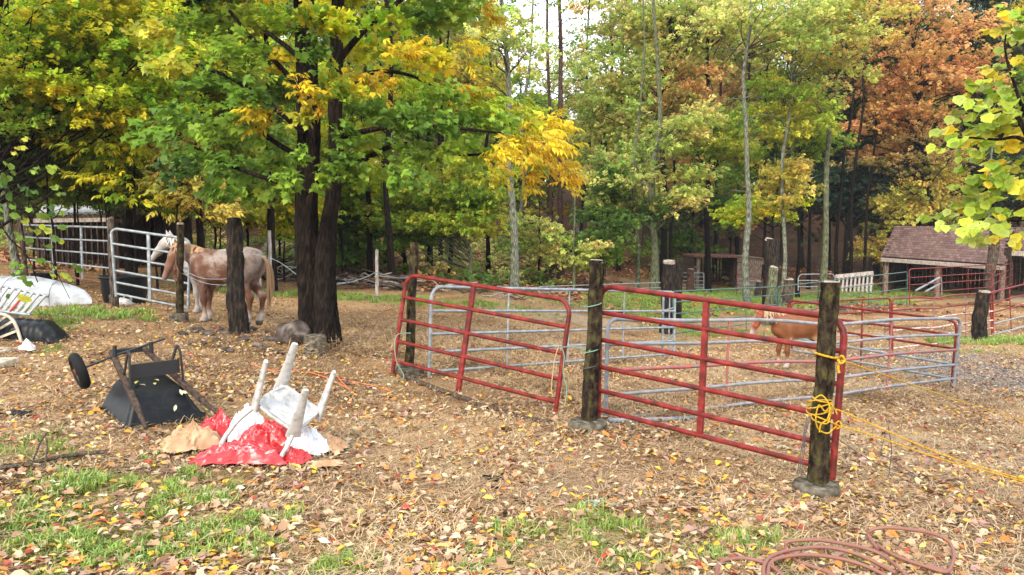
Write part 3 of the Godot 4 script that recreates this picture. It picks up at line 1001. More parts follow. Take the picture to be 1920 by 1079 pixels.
# ---------------------------------------------------------------- tube gates and panels
# tl, bl, tr, br: the corners of the frame; rows: where the rails sit between top (0) and bottom (1); stays: where the uprights sit along it
func panel(called: String, label: String, cat: String, group: String, tl: Vector3, bl: Vector3, tr: Vector3, br: Vector3, o: Dictionary) -> Node3D:
	var rows: Array = o.rows
	var r: float = o.get("r", 0.022)
	var leg: float = o.get("leg", 0.12)
	var t := thing(called, label, cat, bl.lerp(br, 0.5) - Vector3(0, leg, 0), group)
	var frame_mat: Material = M[o.get("frame", "red_paint")]
	var along := (tr - tl).normalized()
	var dl := (bl - tl).normalized()
	var dr := (br - tr).normalized()
	var cr: float = o.get("corner", 0.14)
	var bend: Array = o.get("bend", [])                      # [where, how far up, how wide] of dents in the rails
	var mb := MB.new()
	var way := [bl + dl * leg, bl, tl.lerp(bl, 0.5)]
	for k in 5:
		var a := PI * 0.5 * k / 4.0
		way.append(tl + dl * cr * (1.0 - sin(a)) + along * cr * (1.0 - cos(a)))
	var cuts := 12
	for k in range(1, cuts):
		var f := float(k) / cuts
		way.append(tl.lerp(tr, f) + Vector3(0, dent(bend, f), 0))
	for k in 5:
		var a := PI * 0.5 * k / 4.0
		way.append(tr + dr * cr * (1.0 - cos(a)) - along * cr * (1.0 - sin(a)))
	way.append_array([tr.lerp(br, 0.5), br, br + dr * leg])
	tube(mb, way, r, 10)
	part("frame", mb, frame_mat, t)
	for k in rows.size():
		mb = MB.new()
		var pts := []
		for q in cuts + 1:
			var f := float(q) / cuts
			var a: float = rows[k][0] if rows[k] is Array else rows[k]
			var b: float = rows[k][1] if rows[k] is Array else rows[k]
			pts.append(tl.lerp(bl, a).lerp(tr.lerp(br, b), f) + Vector3(0, dent(bend, f) * (1.0 - 0.6 * a), 0))
		tube(mb, pts, r * 0.86, 10)
		part("rail", mb, M[o.rails[k] if o.has("rails") else o.get("frame", "red_paint")], t)
	var flat: float = o.get("flat", 0.0)
	for f in o.get("stays", []):
		mb = MB.new()
		var a := tl.lerp(tr, f) + Vector3(0, dent(bend, f) - r * 0.6, 0)
		var b: Vector3 = bl.lerp(br, f) + dl * o.get("stay_leg", 0.02)
		if flat > 0.0:
			beam(mb, a, b, flat, r * 1.5, along.cross(dl))
		else:
			tube(mb, [a, a.lerp(b, 0.5), b], r * 0.62, 8)
		part("stay", mb, M[o.get("stay", o.get("frame", "red_paint"))], t)
	for k in o.get("lugs", []):                              # hinge lugs on the upright
		mb = MB.new()
		var a := tl.lerp(bl, k) if o.get("lug_left", true) else tr.lerp(br, k)
		var d: Vector3 = -along if o.get("lug_left", true) else -along
		beam(mb, a + d * r * 0.5, a + d * 0.075, 0.045, 0.02)
		part("hinge_lug", mb, frame_mat, t)
	return t


func dent(bend: Array, f: float) -> float:
	var d := 0.0
	for k in bend:
		d += k[1] * exp(-pow((f - k[0]) / k[2], 2.0))
	return d


# a round wooden post through two points
func post(called: String, label: String, group: String, foot: Vector3, top: Vector3, r: float, m: String, o := {}) -> Node3D:
	var t := thing(called, label, "post", foot, group)
	var mb := MB.new()
	var pts := []
	var rad := []
	var near := foot.z > -16.0
	var n := 46 if near else 16
	for k in n + 1:
		var f := float(k) / n
		pts.append((foot - Vector3(0, 0.08, 0)).lerp(top, f) + Vector3(nz.get_noise_2d(f * 90.0, foot.x * 50.0), 0, nz.get_noise_2d(f * 90.0, foot.x * 50.0 + 300.0)) * r * 0.35)
		rad.append(r * lerpf(o.get("flare", 1.08), 0.95, f))
	tube(mb, pts, rad, 30 if near else 14, o.get("rough", 0.14), Color.WHITE, true, 0.16 if near else 0.08)
	part("shaft", mb, M[m], t)
	if o.get("cut", true):                                   # the sawn top, a little inside the bark
		mb = MB.new()
		var up: Vector3 = (top - foot).normalized() + o.get("slant", Vector3.ZERO)
		var rr := r * 0.9
		var sl: Vector3 = o.get("slant", Vector3.ZERO)
		var bs := Basis(Quaternion(Vector3.UP, up.normalized()))
		lathe(mb, top - Vector3(0, 0.01, 0), [Vector2(rr * 1.04, -rr * 0.9 * sl.length() - 0.015), Vector2(rr, 0.012), Vector2(rr * 0.9, 0.02), Vector2(0.001, 0.017)], 16, 0.12, bs)
		part("sawn_top", mb, M[o.get("top", "cut_wood")], t)
	if o.has("footing"):
		mb = MB.new()
		var fr: float = o.footing
		var fh: float = o.get("footing_high", 0.1)
		lathe(mb, onto(foot, -0.06), [Vector2(fr * 1.03, 0.0), Vector2(fr, fh + 0.02), Vector2(fr * 0.93, fh + 0.055), Vector2(fr * 0.4, fh + 0.06), Vector2(0.002, fh + 0.06)], 26, 0.16)
		part("concrete_footing", mb, M.concrete, t)
	return t


func cord(called: String, label: String, cat: String, pts: Array, r: float, m: String, per := 6, group := "") -> MeshInstance3D:
	var mb := MB.new()
	tube(mb, smooth_path(pts, per), r, 7)
	return single(called, mb, M[m], label, cat, group)


func ground_line(list: Array, up: float) -> Array:
	var out := []
	for p in list:
		out.append(gp(p[0], p[1], up if p.size() < 3 else p[2]))
	return out


func make_gates() -> void:
	# the two red gates and their three posts
	panel("red_gate", "closed red tube gate of six rails, chained between two mossy posts", "gate", "", px(1126, 536, 183), px(1122, 768, 183), px(1586, 598, 240), px(1562, 881, 240), {"rows": [0.215, 0.435, 0.655, 0.845, 1.0], "stays": [0.5], "flat": 0.055, "r": 0.027, "leg": 0.08, "corner": 0.15, "lugs": [0.28, 0.44, 0.66, 0.8, 0.95], "lug_left": false})
	panel("red_gate", "red five-rail tube gate hanging askew and standing ajar on a split post", "gate", "", px(763, 515, 142), px(739, 677, 142), px(1071, 564, 170), px(1044, 755, 170), {"rows": [0.262, 0.52, 0.773, 1.0], "stays": [0.45], "flat": 0.07, "r": 0.027, "leg": 0.16, "corner": 0.17, "stay_leg": 0.28, "lugs": [0.12, 0.9]})
	post("gate_post", "mossy bark-covered post tied with yellow rope, set in a round footing", "gate posts", onto(px(1530, 905, 246)), px(1560, 530, 246), 0.069, "post_wood", {"footing": 0.175, "footing_high": 0.09})
	post("gate_post", "thin dark bark post between the two red gates with pale sawn top", "gate posts", onto(px(1102, 795, 186)), px(1118, 489, 186), 0.073, "post_wood", {"footing": 0.19, "footing_high": 0.1})
	post("gate_post", "split weathered post with a broken pale top carrying the ajar red gate", "gate posts", onto(px(766, 700, 139)), px(775, 455, 139), 0.06, "post_wood", {"footing": 0.2, "footing_high": 0.12, "cut": false, "rough": 0.3})
	# galvanised panel behind
	panel("corral_panel", "long galvanised corral panel with three thin uprights behind the ajar gate", "fence panel", "corral panels", px(809, 538, 140), px(804, 706, 140), px(1266, 548, 95), px(1264, 664, 95), {"rows": [[0.27, 0.31], [0.53, 0.57], [0.73, 0.79], [0.95, 1.0]], "stays": [0.24, 0.47, 0.72], "frame": "galvanised", "r": 0.024, "leg": 0.1, "corner": 0.16})
	panel("corral_panel", "galvanised panel seen nearly end-on beside a black post", "fence panel", "corral panels", px(1244, 553, 96), px(1242, 676, 96), px(1266, 552, 78), px(1263, 652, 78), {"rows": [0.25, 0.5, 0.75, 1.0], "stays": [0.5], "frame": "galvanised", "r": 0.024, "leg": 0.08, "corner": 0.05})
	var worn := ["grey_worn", "red_worn", "grey_worn", "grey_worn"]
	# the pony's pen
	panel("corral_panel", "bent grey and red corral panel along the front of the pony's pen", "fence panel", "corral panels", px(1140, 599, 172), px(1135, 788, 172), px(1802, 598, 121), px(1790, 710, 121), {"rows": [[0.25, 0.267], [0.51, 0.52], [0.755, 0.77], 1.0], "rails": worn, "stays": [0.27, 0.745], "stay": "red_worn", "stay_leg": 0.1, "frame": "grey_worn", "r": 0.024, "leg": 0.12, "corner": 0.12, "bend": [[0.56, -0.075, 0.14], [0.2, -0.02, 0.1]]})
	panel("corral_panel", "red corral panel with grey lower rails along the back of the pony's pen", "fence panel", "corral panels", px(1478, 563, 93), px(1479, 656, 93), px(1796, 602, 119), px(1786, 711, 119), {"rows": [0.25, 0.48, 0.75, 1.0], "rails": ["red_paint", "red_paint", "galvanised", "galvanised"], "stays": [0.5], "frame": "red_paint", "r": 0.023, "leg": 0.12, "stay_leg": 0.15, "corner": 0.14})
	panel("corral_panel", "red corral panel with a grey bottom joining the pen and the rusty panel", "fence panel", "corral panels", px(1484, 569, 92), px(1485, 650, 92), px(1670, 559, 84), px(1669, 655, 84), {"rows": [0.27, 0.5, 0.74, 1.0], "rails": ["red_paint", "galvanised", "galvanised", "galvanised"], "stays": [0.35, 0.7], "frame": "red_paint", "r": 0.021, "leg": 0.06, "corner": 0.1})
	panel("corral_panel", "rusty white and red panel beside the stout post with a mossy foot", "fence panel", "corral panels", px(1673, 561, 84), px(1674, 654, 84), px(1863, 549, 73), px(1862, 630, 73), {"rows": [0.23, 0.43, 0.64, 0.82, 1.0], "rails": ["red_paint", "white_rust", "white_rust", "white_rust", "white_rust"], "stays": [0.38, 0.7], "stay": "red_worn", "frame": "red_paint", "r": 0.021, "leg": 0.04, "corner": 0.12, "bend": [[0.4, -0.05, 0.1]]})
	panel("corral_panel", "red panel with grey lower rails rising towards the barn yard", "fence panel", "corral panels", px(1857, 549, 73), px(1861, 628, 73), px(2010, 512, 66), px(2012, 590, 66), {"rows": [0.25, 0.48, 0.75, 1.0], "rails": ["red_paint", "red_paint", "galvanised", "galvanised"], "stays": [0.22, 0.6], "frame": "red_paint", "r": 0.021, "leg": 0.1, "corner": 0.1})
	# green panels across the meadow
	panel("corral_panel", "dark green corral panel in front of the twin black posts", "fence panel", "corral panels", px(1262, 547, 73), px(1263, 626, 73), px(1456, 538, 58), px(1455, 601, 58), {"rows": [0.25, 0.53, 0.78, 1.0], "stays": [0.3, 0.66], "frame": "green_paint", "r": 0.02, "leg": 0.2, "stay_leg": 0.2, "corner": 0.06})
	panel("corral_panel", "dark green corral panel running up to the red panel near the barn", "fence panel", "corral panels", px(1458, 538, 57), px(1459, 600, 57), px(1702, 510, 47), px(1701, 566, 47), {"rows": [0.28, 0.55, 0.82, 1.0], "stays": [0.33, 0.66], "frame": "green_paint", "r": 0.02, "leg": 0.2, "stay_leg": 0.15, "corner": 0.12})
	panel("corral_panel", "faded red corral panel standing in front of the open barn", "fence panel", "corral panels", px(1705, 505, 48), px(1706, 567, 48), px(1861, 497, 43), px(1860, 553, 43), {"rows": [0.26, 0.48, 0.74, 1.0], "stays": [0.36, 0.69], "frame": "red_paint", "r": 0.022, "leg": 0.1, "corner": 0.14})
	panel("corral_panel", "short red panel turned towards the barn's open doorway", "fence panel", "corral panels", px(1861, 505, 43), px(1862, 552, 43), px(1899, 493, 38), px(1898, 532, 38), {"rows": [0.3, 0.6, 1.0], "stays": [0.33, 0.66], "frame": "red_paint", "r": 0.022, "leg": 0.12, "corner": 0.06})
	panel("corral_panel", "low galvanised rail panel standing at the edge of the wood", "fence panel", "corral panels", px(1010, 538, 52), px(1011, 558, 52), px(1245, 530, 45), px(1245, 547, 45), {"rows": [0.55], "stays": [0.25, 0.5, 0.75], "frame": "galvanised", "r": 0.02, "leg": 0.25, "corner": 0.08})
	panel("corral_panel", "small galvanised gate beside the open brown shed", "fence panel", "corral panels", px(1276, 512, 37), px(1276, 540, 37), px(1320, 512, 37), px(1320, 540, 37), {"rows": [0.27, 0.53, 0.8, 1.0], "stays": [0.6], "frame": "galvanised", "r": 0.022, "leg": 0.12, "corner": 0.05})
	panel("corral_panel", "galvanised gate with a red top bar before the brown shed's plank wall", "fence panel", "corral panels", px(1382, 514, 38), px(1382, 547, 38), px(1431, 523, 38), px(1430, 550, 38), {"rows": [0.25, 0.5, 0.75, 1.0], "rails": ["galvanised", "galvanised", "galvanised", "galvanised"], "stays": [0.9], "stay": "galvanised", "frame": "red_paint", "r": 0.022, "leg": 0.12, "corner": 0.08})
	panel("corral_panel", "blue-grey gate standing in the meadow beside the pallet", "fence panel", "corral panels", px(1497, 515, 42), px(1497, 538, 42), px(1566, 514, 42), px(1566, 538, 42), {"rows": [0.5, 1.0], "stays": [], "frame": "galvanised", "r": 0.026, "leg": 0.18, "corner": 0.2})
	# left paddock
	panel("corral_panel", "long galvanised gate in front of the dark low shed", "fence panel", "corral panels", px(43, 422, 69), px(48, 505, 69), px(205, 427, 80), px(207, 533, 80), {"rows": [[0.28, 0.24], [0.52, 0.48], [0.78, 0.72], 1.0], "rails": ["galvanised", "galvanised", "galvanised", "rust_brown"], "stays": [0.36, 0.7], "flat": 0.06, "frame": "galvanised", "r": 0.026, "leg": 0.1, "corner": 0.05})
	panel("steel_gate", "galvanised six-rail gate beside the two horses' heads", "gate", "", px(207, 428, 102), px(217, 551, 102), px(356, 449, 101), px(352, 578, 101), {"rows": [0.235, 0.43, 0.645, 0.825, 1.0], "stays": [0.47], "flat": 0.055, "frame": "galvanised", "r": 0.026, "leg": 0.05, "corner": 0.13})
	post("gate_post", "narrow brown post with a red halter hung on it beside the steel gate", "gate posts", onto(px(335, 592, 105)), px(338, 419, 105), 0.062, "post_wood", {"footing": 0.16, "footing_high": 0.14})
	post("gate_post", "brown square-topped post at the hinge of the galvanised six-rail gate", "gate posts", onto(px(214, 560, 98)), px(206, 410, 98), 0.065, "bark_brown", {})
	post("fence_post", "short brown post leaning among vine leaves at the long galvanised gate's end", "fence posts", onto(px(50, 530, 72)), px(36, 405, 72), 0.06, "bark_brown", {})
	post("fence_post", "thick blackened post standing in front of the roan horse's belly", "fence posts", onto(px(446, 620, 112)), px(438, 410, 112), 0.115, "post_black", {"flare": 1.35, "rough": 0.2, "top": "post_black"})
	# posts in the paddocks
	post("cut_post", "stout black log post with a grey sawn top and a yellow gash", "log posts", gs(1255, 66), px(1255, 490, 66), 0.19, "post_black", {"slant": Vector3(0, 0, 0.18)})
	post("cut_post", "slimmer black log post directly behind the stout one with the gash", "log posts", gs(1274, 60), px(1274, 486, 60), 0.12, "post_black", {"top": "post_black"})
	post("cut_post", "short orange-brown log post before the small galvanised gate", "log posts", gs(1296, 38), px(1295, 505, 38), 0.19, "bark_pine", {})
	post("cut_post", "thin grey post behind the short orange-brown log post", "log posts", gs(1304, 36.5), px(1304, 501, 36.5), 0.07, "bark_brown", {})
	post("cut_post", "tallest black log post, its pale top sawn at a slant", "log posts", gs(1448, 55), px(1447, 449, 55), 0.23, "post_black", {"slant": Vector3(0.28, 0, 0.2), "flare": 1.15})
	post("cut_post", "mossy log post with a round pale top in front of the tallest post", "log posts", gs(1444, 57.5), px(1452, 502, 57.5), 0.15, "bark_mossy", {"slant": Vector3(0.1, 0, 0.4)})
	post("cut_post", "low brown stump post in the meadow behind the green panel", "log posts", gs(1480, 47), px(1480, 523, 47), 0.19, "bark_brown", {})
	post("cut_post", "low brown stump post by the red-topped gate of the brown shed", "log posts", gs(1424, 39), px(1424, 527, 39), 0.16, "bark_brown", {})
	post("cut_post", "stout dark post with a mossy foot at the corner of the rusty panel", "log posts", gs(1843, 77), px(1846, 546, 77), 0.15, "post_black", {"flare": 1.15})
	post("cut_post", "tall weathered grey-brown pole standing in front of the barn roof", "log posts", gs(1862, 42.5), px(1868, 402, 42.5), 0.2, "bark_brown", {"rough": 0.25})
	post("fence_post", "thin pale wire-fence post in front of the brush pile", "fence posts", gs(705, 66), px(706, 469, 66), 0.045, "plank_grey", {"footing": 0.09, "footing_high": 0.12})
	post("fence_post", "grey weathered stake standing behind the roan horse's tail", "fence posts", gs(505, 66), px(504, 433, 66), 0.055, "plank_grey", {})
	# the wire along the wood and over the horses
	cord("fence_wire", "pale slack wire running from the brush pile's fence post to the split gate post", "wire", [px(705, 511, 66), px(740, 521, 80), px(768, 520, 139)], 0.012, "galvanised")
	cord("fence_wire", "pale slack wire sagging from the thin fence post over the brush pile", "wire", [px(705, 511, 66), px(680, 522, 68), px(655, 530, 70), px(612, 536, 110)], 0.012, "galvanised")
	cord("fence_wire", "thin wire strung across the roan horse's belly between two posts", "wire", [px(440, 521, 113), px(410, 524, 110), px(375, 521, 107), px(340, 505, 105)], 0.006, "galvanised")
	cord("fence_wire", "lower thin wire strung across the horse's chest between two posts", "wire", [px(440, 528, 113), px(420, 535, 110), px(380, 530, 107), px(340, 512, 105)], 0.006, "galvanised")
	cord("fence_wire", "thin twisted wire from the blackened post to the big maple's trunk", "wire", [px(442, 470, 112), px(480, 478, 113), px(520, 490, 115), px(562, 520, 117)], 0.005, "galvanised")
	# a diagonal pair of grey bars before the barn
	var mb := MB.new()
	var t := thing("metal_stand", "pair of blue-grey metal bars propped on the ground inside the barn fence", "stand", gs(1742, 45))
	for k in [[1718, 545, 1762, 521], [1736, 547, 1762, 533]]:
		mb = MB.new()
		tube(mb, [px(k[0], k[1], 46), px((k[0] + k[2]) * 0.5, (k[1] + k[3]) * 0.5, 45), px(k[2], k[3], 44)], 0.045, 7)
		part("bar", mb, M.galvanised, t)
	mb = MB.new()
	tube(mb, [px(1766, 553, 44.5), px(1766, 536, 44.5), px(1765, 519, 44.5)], 0.03, 7)
	part("upright", mb, M.galvanised, t)
	# pallet leaning in the meadow
	t = thing("pallet", "weathered grey wooden pallet leaning upright in the far meadow", "pallet", gs(1602, 44))
	for k in 9:
		mb = MB.new()
		var x := 1572.0 + 7.6 * k
		beam(mb, px(x, 547, 45), px(x + 3, 517 - k * 0.5, 43), 0.1, 0.025, Vector3.BACK)
		part("slat", mb, M.plank_grey, t)
	for k in [[515, 512, 0.1], [536, 533, 0.08]]:
		mb = MB.new()
		beam(mb, px(1567, k[0] + 4, 43.3), px(1638, k[1], 43.3), k[2] * 0.5, k[2] * 1.6, Vector3.UP)
		part("crossbar", mb, M.plank_grey, t)


func make_ropes() -> void:
	var s := 250.0
	var t := thing("yellow_rope", "bright yellow rope knotted in loops round the mossy gate post", "rope", onto(px(1545, 900, 250)))
	var mb := MB.new()
	var c := px(1536, 765, 246)
	for q in 3:                                              # turns round the post
		mb = MB.new()
		var ring := []
		for k in 17:
			var a := TAU * k / 16.0
			ring.append(c + Vector3(cos(a) * 0.088, 0.05 - q * 0.03 + 0.03 * sin(a + q), sin(a) * 0.088))
		tube(mb, ring, 0.0056, 6)
		part("turn", mb, M.yellow_rope, t)
	for w in [[[1524, 745], [1534, 752], [1556, 757], [1566, 768], [1570, 778]], [[1560, 756], [1548, 772], [1536, 760], [1530, 785], [1535, 805], [1552, 813], [1565, 803], [1571, 797]], [[1562, 762], [1557, 780], [1550, 795], [1526, 788], [1522, 778], [1533, 782], [1570, 797]], [[1528, 748], [1542, 742], [1556, 762], [1552, 786], [1540, 796], [1537, 811]], [[1566, 796], [1574, 790], [1578, 799], [1570, 804], [1566, 796]]]:
		mb = MB.new()
		var pts := []
		for p in w:
			pts.append(px(p[0], p[1], 255.0 + rng.randf_range(-1.5, 1.5)))
		tube(mb, smooth_path(pts, 5), 0.0056, 6)
		part("loop", mb, M.yellow_rope, t)
	for w in [[[1568, 768, 254], [1600, 781, 252], [1760, 850, 248], [1860, 882, 246], [1990, 921, 244]], [[1573, 799, 254], [1640, 818, 252], [1760, 860, 248], [1860, 887, 246], [1990, 922, 244]]]:
		mb = MB.new()
		var pts := []
		for p in w:
			pts.append(px(p[0], p[1], p[2]))
		tube(mb, smooth_path(pts, 8), 0.0062, 6)
		part("line", mb, M.yellow_rope, t)
	post("rope_stake", "short wooden stake that the slack yellow lines run down to", "", onto(px(2000, 935, 244)), px(2000, 905, 244), 0.03, "post_wood", {})
	t = thing("tied_rope", "thinner yellow cord tied higher round the mossy gate post", "rope", px(1550, 668, 246))
	mb = MB.new()
	var ring := []
	for k in 17:
		var a := TAU * k / 16.0
		ring.append(px(1549, 668, 246) + Vector3(cos(a) * 0.086, 0.005 - 0.02 * cos(a), sin(a) * 0.086))
	tube(mb, ring, 0.009, 6)
	part("turn", mb, M.yellow_rope, t)
	for w in [[[1573, 674, 252], [1579, 668, 254], [1584, 676, 254], [1577, 682, 254], [1572, 675, 253]], [[1574, 680, 253], [1572, 690, 253], [1574, 700, 253]]]:
		mb = MB.new()
		var pts := []
		for p in w:
			pts.append(px(p[0], p[1], p[2]))
		tube(mb, smooth_path(pts, 4), 0.01, 6)
		part("knot", mb, M.yellow_rope, t)
	mb = MB.new()
	tube(mb, smooth_path([px(1578, 676, 253), px(1640, 697, 240), px(1740, 732, 215), px(1825, 760, 200), px(1960, 800, 178)], 8), 0.0055, 6)
	part("line", mb, M.yellow_rope, t)
	post("rope_stake", "low stake that the thinner yellow cord is made fast to", "", onto(px(1962, 830, 178)), px(1962, 795, 178), 0.03, "post_wood", {})
	# old wire on the ground and about the posts
	cord("old_wire", "thin dark wire standing up out of the straw under the yellow lines", "wire", [gp(1660, 952), px(1666, 900, 226), px(1672, 845, 225), px(1668, 812, 225), px(1666, 800, 225)], 0.004, "grey_wire", 5)
	cord("old_wire", "long thin dark wire trailing over the straw towards the stakes", "wire", [px(1575, 826, 240), px(1610, 850, 232), px(1650, 872, 226), gp(1700, 888, 0.03), gp(1790, 930, 0.02), gp(1880, 978, 0.02)], 0.0035, "grey_wire", 5)
	cord("old_wire", "curling dark wire looped beside the standing wire on the straw", "wire", [px(1663, 805, 225), px(1655, 835, 226), px(1653, 852, 226), px(1670, 862, 226), gp(1730, 900, 0.03), gp(1770, 925, 0.02)], 0.0035, "grey_wire", 5)
	for k in 3:
		cord("tie_wire", "loose dark tie wire hanging down the mossy gate post to its footing", "wire", [px(1520 - k * 3, 780, 250), px(1511 - k * 2, 815, 250), px(1508 - k * 3, 850, 250), px(1503 - k * 4, 890, 250)], 0.003, "grey_wire", 5, "tie wires on the mossy gate post")
	for k in [[1112, 572, 187, "green_twine", "pale green twine wound round the thin dark post, upper turn"], [1108, 657, 187, "green_twine", "pale green twine tied round the thin dark post at mid height"], [1104, 687, 187, "grey_wire", "dark wire twisted round the thin dark post below the green twine"]]:
		var rg := []
		for q in 17:
			var a := TAU * q / 16.0
			rg.append(px(k[0], k[1], 186) + Vector3(cos(a) * 0.086, 0.02 * cos(a), sin(a) * 0.086))
		cord("post_tie", k[4], "twine", rg, 0.005, k[3], 1)
	cord("twine", "pale green twine dangling from the ajar red gate's free end", "twine", [px(1052, 650, 172), px(1058, 668, 172), px(1056, 700, 172), px(1063, 730, 172), px(1059, 760, 172)], 0.006, "green_twine")
	cord("twine", "tan twine dangling beside the green one on the ajar gate", "twine", [px(1048, 648, 172), px(1040, 675, 172), px(1036, 705, 172), px(1034, 730, 172), px(1037, 745, 172)], 0.006, "paper")
	cord("twine", "pale green twine between the free gate end and the dark post", "twine", [px(1052, 652, 172), px(1075, 650, 176), px(1094, 656, 182), px(1106, 658, 188)], 0.005, "green_twine")
	cord("twine", "green twine hanging off the ajar gate's hinge end on to the ground", "twine", [px(770, 625, 143), px(745, 628, 144), px(740, 650, 145), px(744, 680, 145), px(757, 705, 145), gp(748, 716, 0.01), gp(722, 712, 0.02), gp(700, 716, 0.01), gp(685, 724, 0.01)], 0.006, "green_twine")
	cord("twine", "tangle of pale green twine lying in the grass before the gates", "twine", ground_line([[1092, 948], [1104, 940], [1120, 943], [1112, 950], [1126, 936], [1138, 944], [1150, 946], [1172, 940]], 0.03), 0.006, "green_twine")
	cord("twine", "small loop of pale twine beside the brown paper", "twine", ground_line([[642, 835], [650, 831], [662, 836], [664, 842], [650, 844], [641, 840]], 0.015), 0.006, "green_twine")
	t = thing("orange_cord", "thin orange cord strung over the ground behind the upturned chair", "cord", gp(640, 705))
	for w in [[[470, 682], [490, 690], [520, 698], [560, 694], [572, 690]], [[500, 694], [560, 698], [620, 700], [632, 706], [642, 718], [660, 735], [668, 740]], [[575, 697], [610, 708], [640, 722], [662, 735]], [[640, 712], [700, 724], [735, 735]]]:
		mb = MB.new()
		tube(mb, smooth_path(ground_line(w, 0.015), 5), 0.006, 5)
		part("strand", mb, M.orange_cord, t)
	# the garden hose
	t = thing("garden_hose", "faded red-brown garden hose lying in loose coils on the grass", "hose", gp(1600, 1045))
	for w in [[[1646, 1033, 0.03], [1630, 1010, 0.05], [1634, 998, 0.09], [1662, 993, 0.12], [1702, 996, 0.12], [1748, 1004, 0.1], [1778, 1018, 0.07], [1789, 1042, 0.04], [1784, 1066, 0.03], [1772, 1076, 0.03], [1730, 1064, 0.03], [1680, 1046, 0.03], [1646, 1027, 0.03]], [[1474, 1028, 0.03], [1480, 1019, 0.06], [1530, 1016, 0.08], [1580, 1023, 0.06], [1630, 1034, 0.04], [1660, 1048, 0.03], [1684, 1068, 0.03], [1700, 1085, 0.02]], [[1474, 1028, 0.03], [1478, 1042, 0.02], [1500, 1058, 0.02], [1540, 1072, 0.02], [1570, 1085, 0.02]], [[1440, 1084, 0.02], [1443, 1062, 0.03], [1462, 1050, 0.04], [1510, 1044, 0.05], [1570, 1050, 0.04], [1620, 1064, 0.03], [1665, 1085, 0.02]], [[1432, 1085, 0.02], [1433, 1064, 0.04], [1448, 1046, 0.05], [1490, 1034, 0.05], [1550, 1030, 0.05], [1610, 1044, 0.04], [1680, 1078, 0.03]], [[1345, 1080, 0.02], [1346, 1066, 0.02], [1360, 1054, 0.03], [1400, 1051, 0.03], [1440, 1062, 0.03], [1470, 1085, 0.02]], [[1786, 1078, 0.02], [1740, 1064, 0.03]]]:
		mb = MB.new()
		for q in w.size():
			w[q] = [w[q][0], w[q][1] - 3, w[q][2] + 0.022]
		tube(mb, smooth_path(ground_line(w, 0.02), 6), 0.0115, 9)
		part("coil", mb, M.hose, t)
	# sticks and poles on the ground
	mb = MB.new()
	tube(mb, smooth_path(ground_line([[748, 701], [800, 722], [850, 740], [885, 752]], 0.025), 4), 0.03, 8, 0.3)
	single("fallen_pole", mb, M.bark_brown, "long dark pole lying along the ground under the ajar red gate", "pole")
	mb = MB.new()
	tube(mb, smooth_path(ground_line([[890, 757], [940, 770], [985, 784], [1035, 792]], 0.015), 4), 0.022, 8, 0.3)
	single("fallen_pole", mb, M.bark_brown, "thinner broken pole half buried before the thin dark post", "pole")
	mb = MB.new()
	tube(mb, ground_line([[1140, 790], [1250, 787], [1330, 783]], 0.03), 0.028, 8)
	single("steel_pipe", mb, M.grey_worn, "grey pipe lying on the straw behind the closed red gate", "pipe")
	mb = MB.new()
	rng.seed = 77
	var br := ground_line([[-30, 882], [40, 872], [100, 860], [150, 852], [200, 848]], 0.04)
	tube(mb, smooth_path(br, 4), 0.016, 7, 0.25)
	tube(mb, ground_line([[60, 868], [75, 830], [88, 812]], 0.1), 0.007, 5, 0.2)
	tube(mb, ground_line([[85, 864], [88, 838], [86, 822]], 0.12), 0.006, 5, 0.2)
	tube(mb, ground_line([[10, 876], [90, 876], [150, 872]], 0.02), 0.008, 5, 0.2)
	single("dead_branch", mb, M.bark_brown, "dead forked branch lying in the grass below the upturned wheelbarrow", "branch")
	for k in [[905, 895, 940, 899, 0.02], [965, 937, 985, 944, 0.012], [907, 913, 935, 915, 0.01], [1795, 965, 1798, 985, 0.012]]:
		mb = MB.new()
		tube(mb, ground_line([[k[0], k[1]], [(k[0] + k[2]) * 0.5, (k[1] + k[3]) * 0.5], [k[2], k[3]]], 0.012), k[4], 6, 0.3)
		single("stick", mb, M.bark_dark, "short dark stick lying on the leaf litter before the gates", "stick", "sticks before the gates")


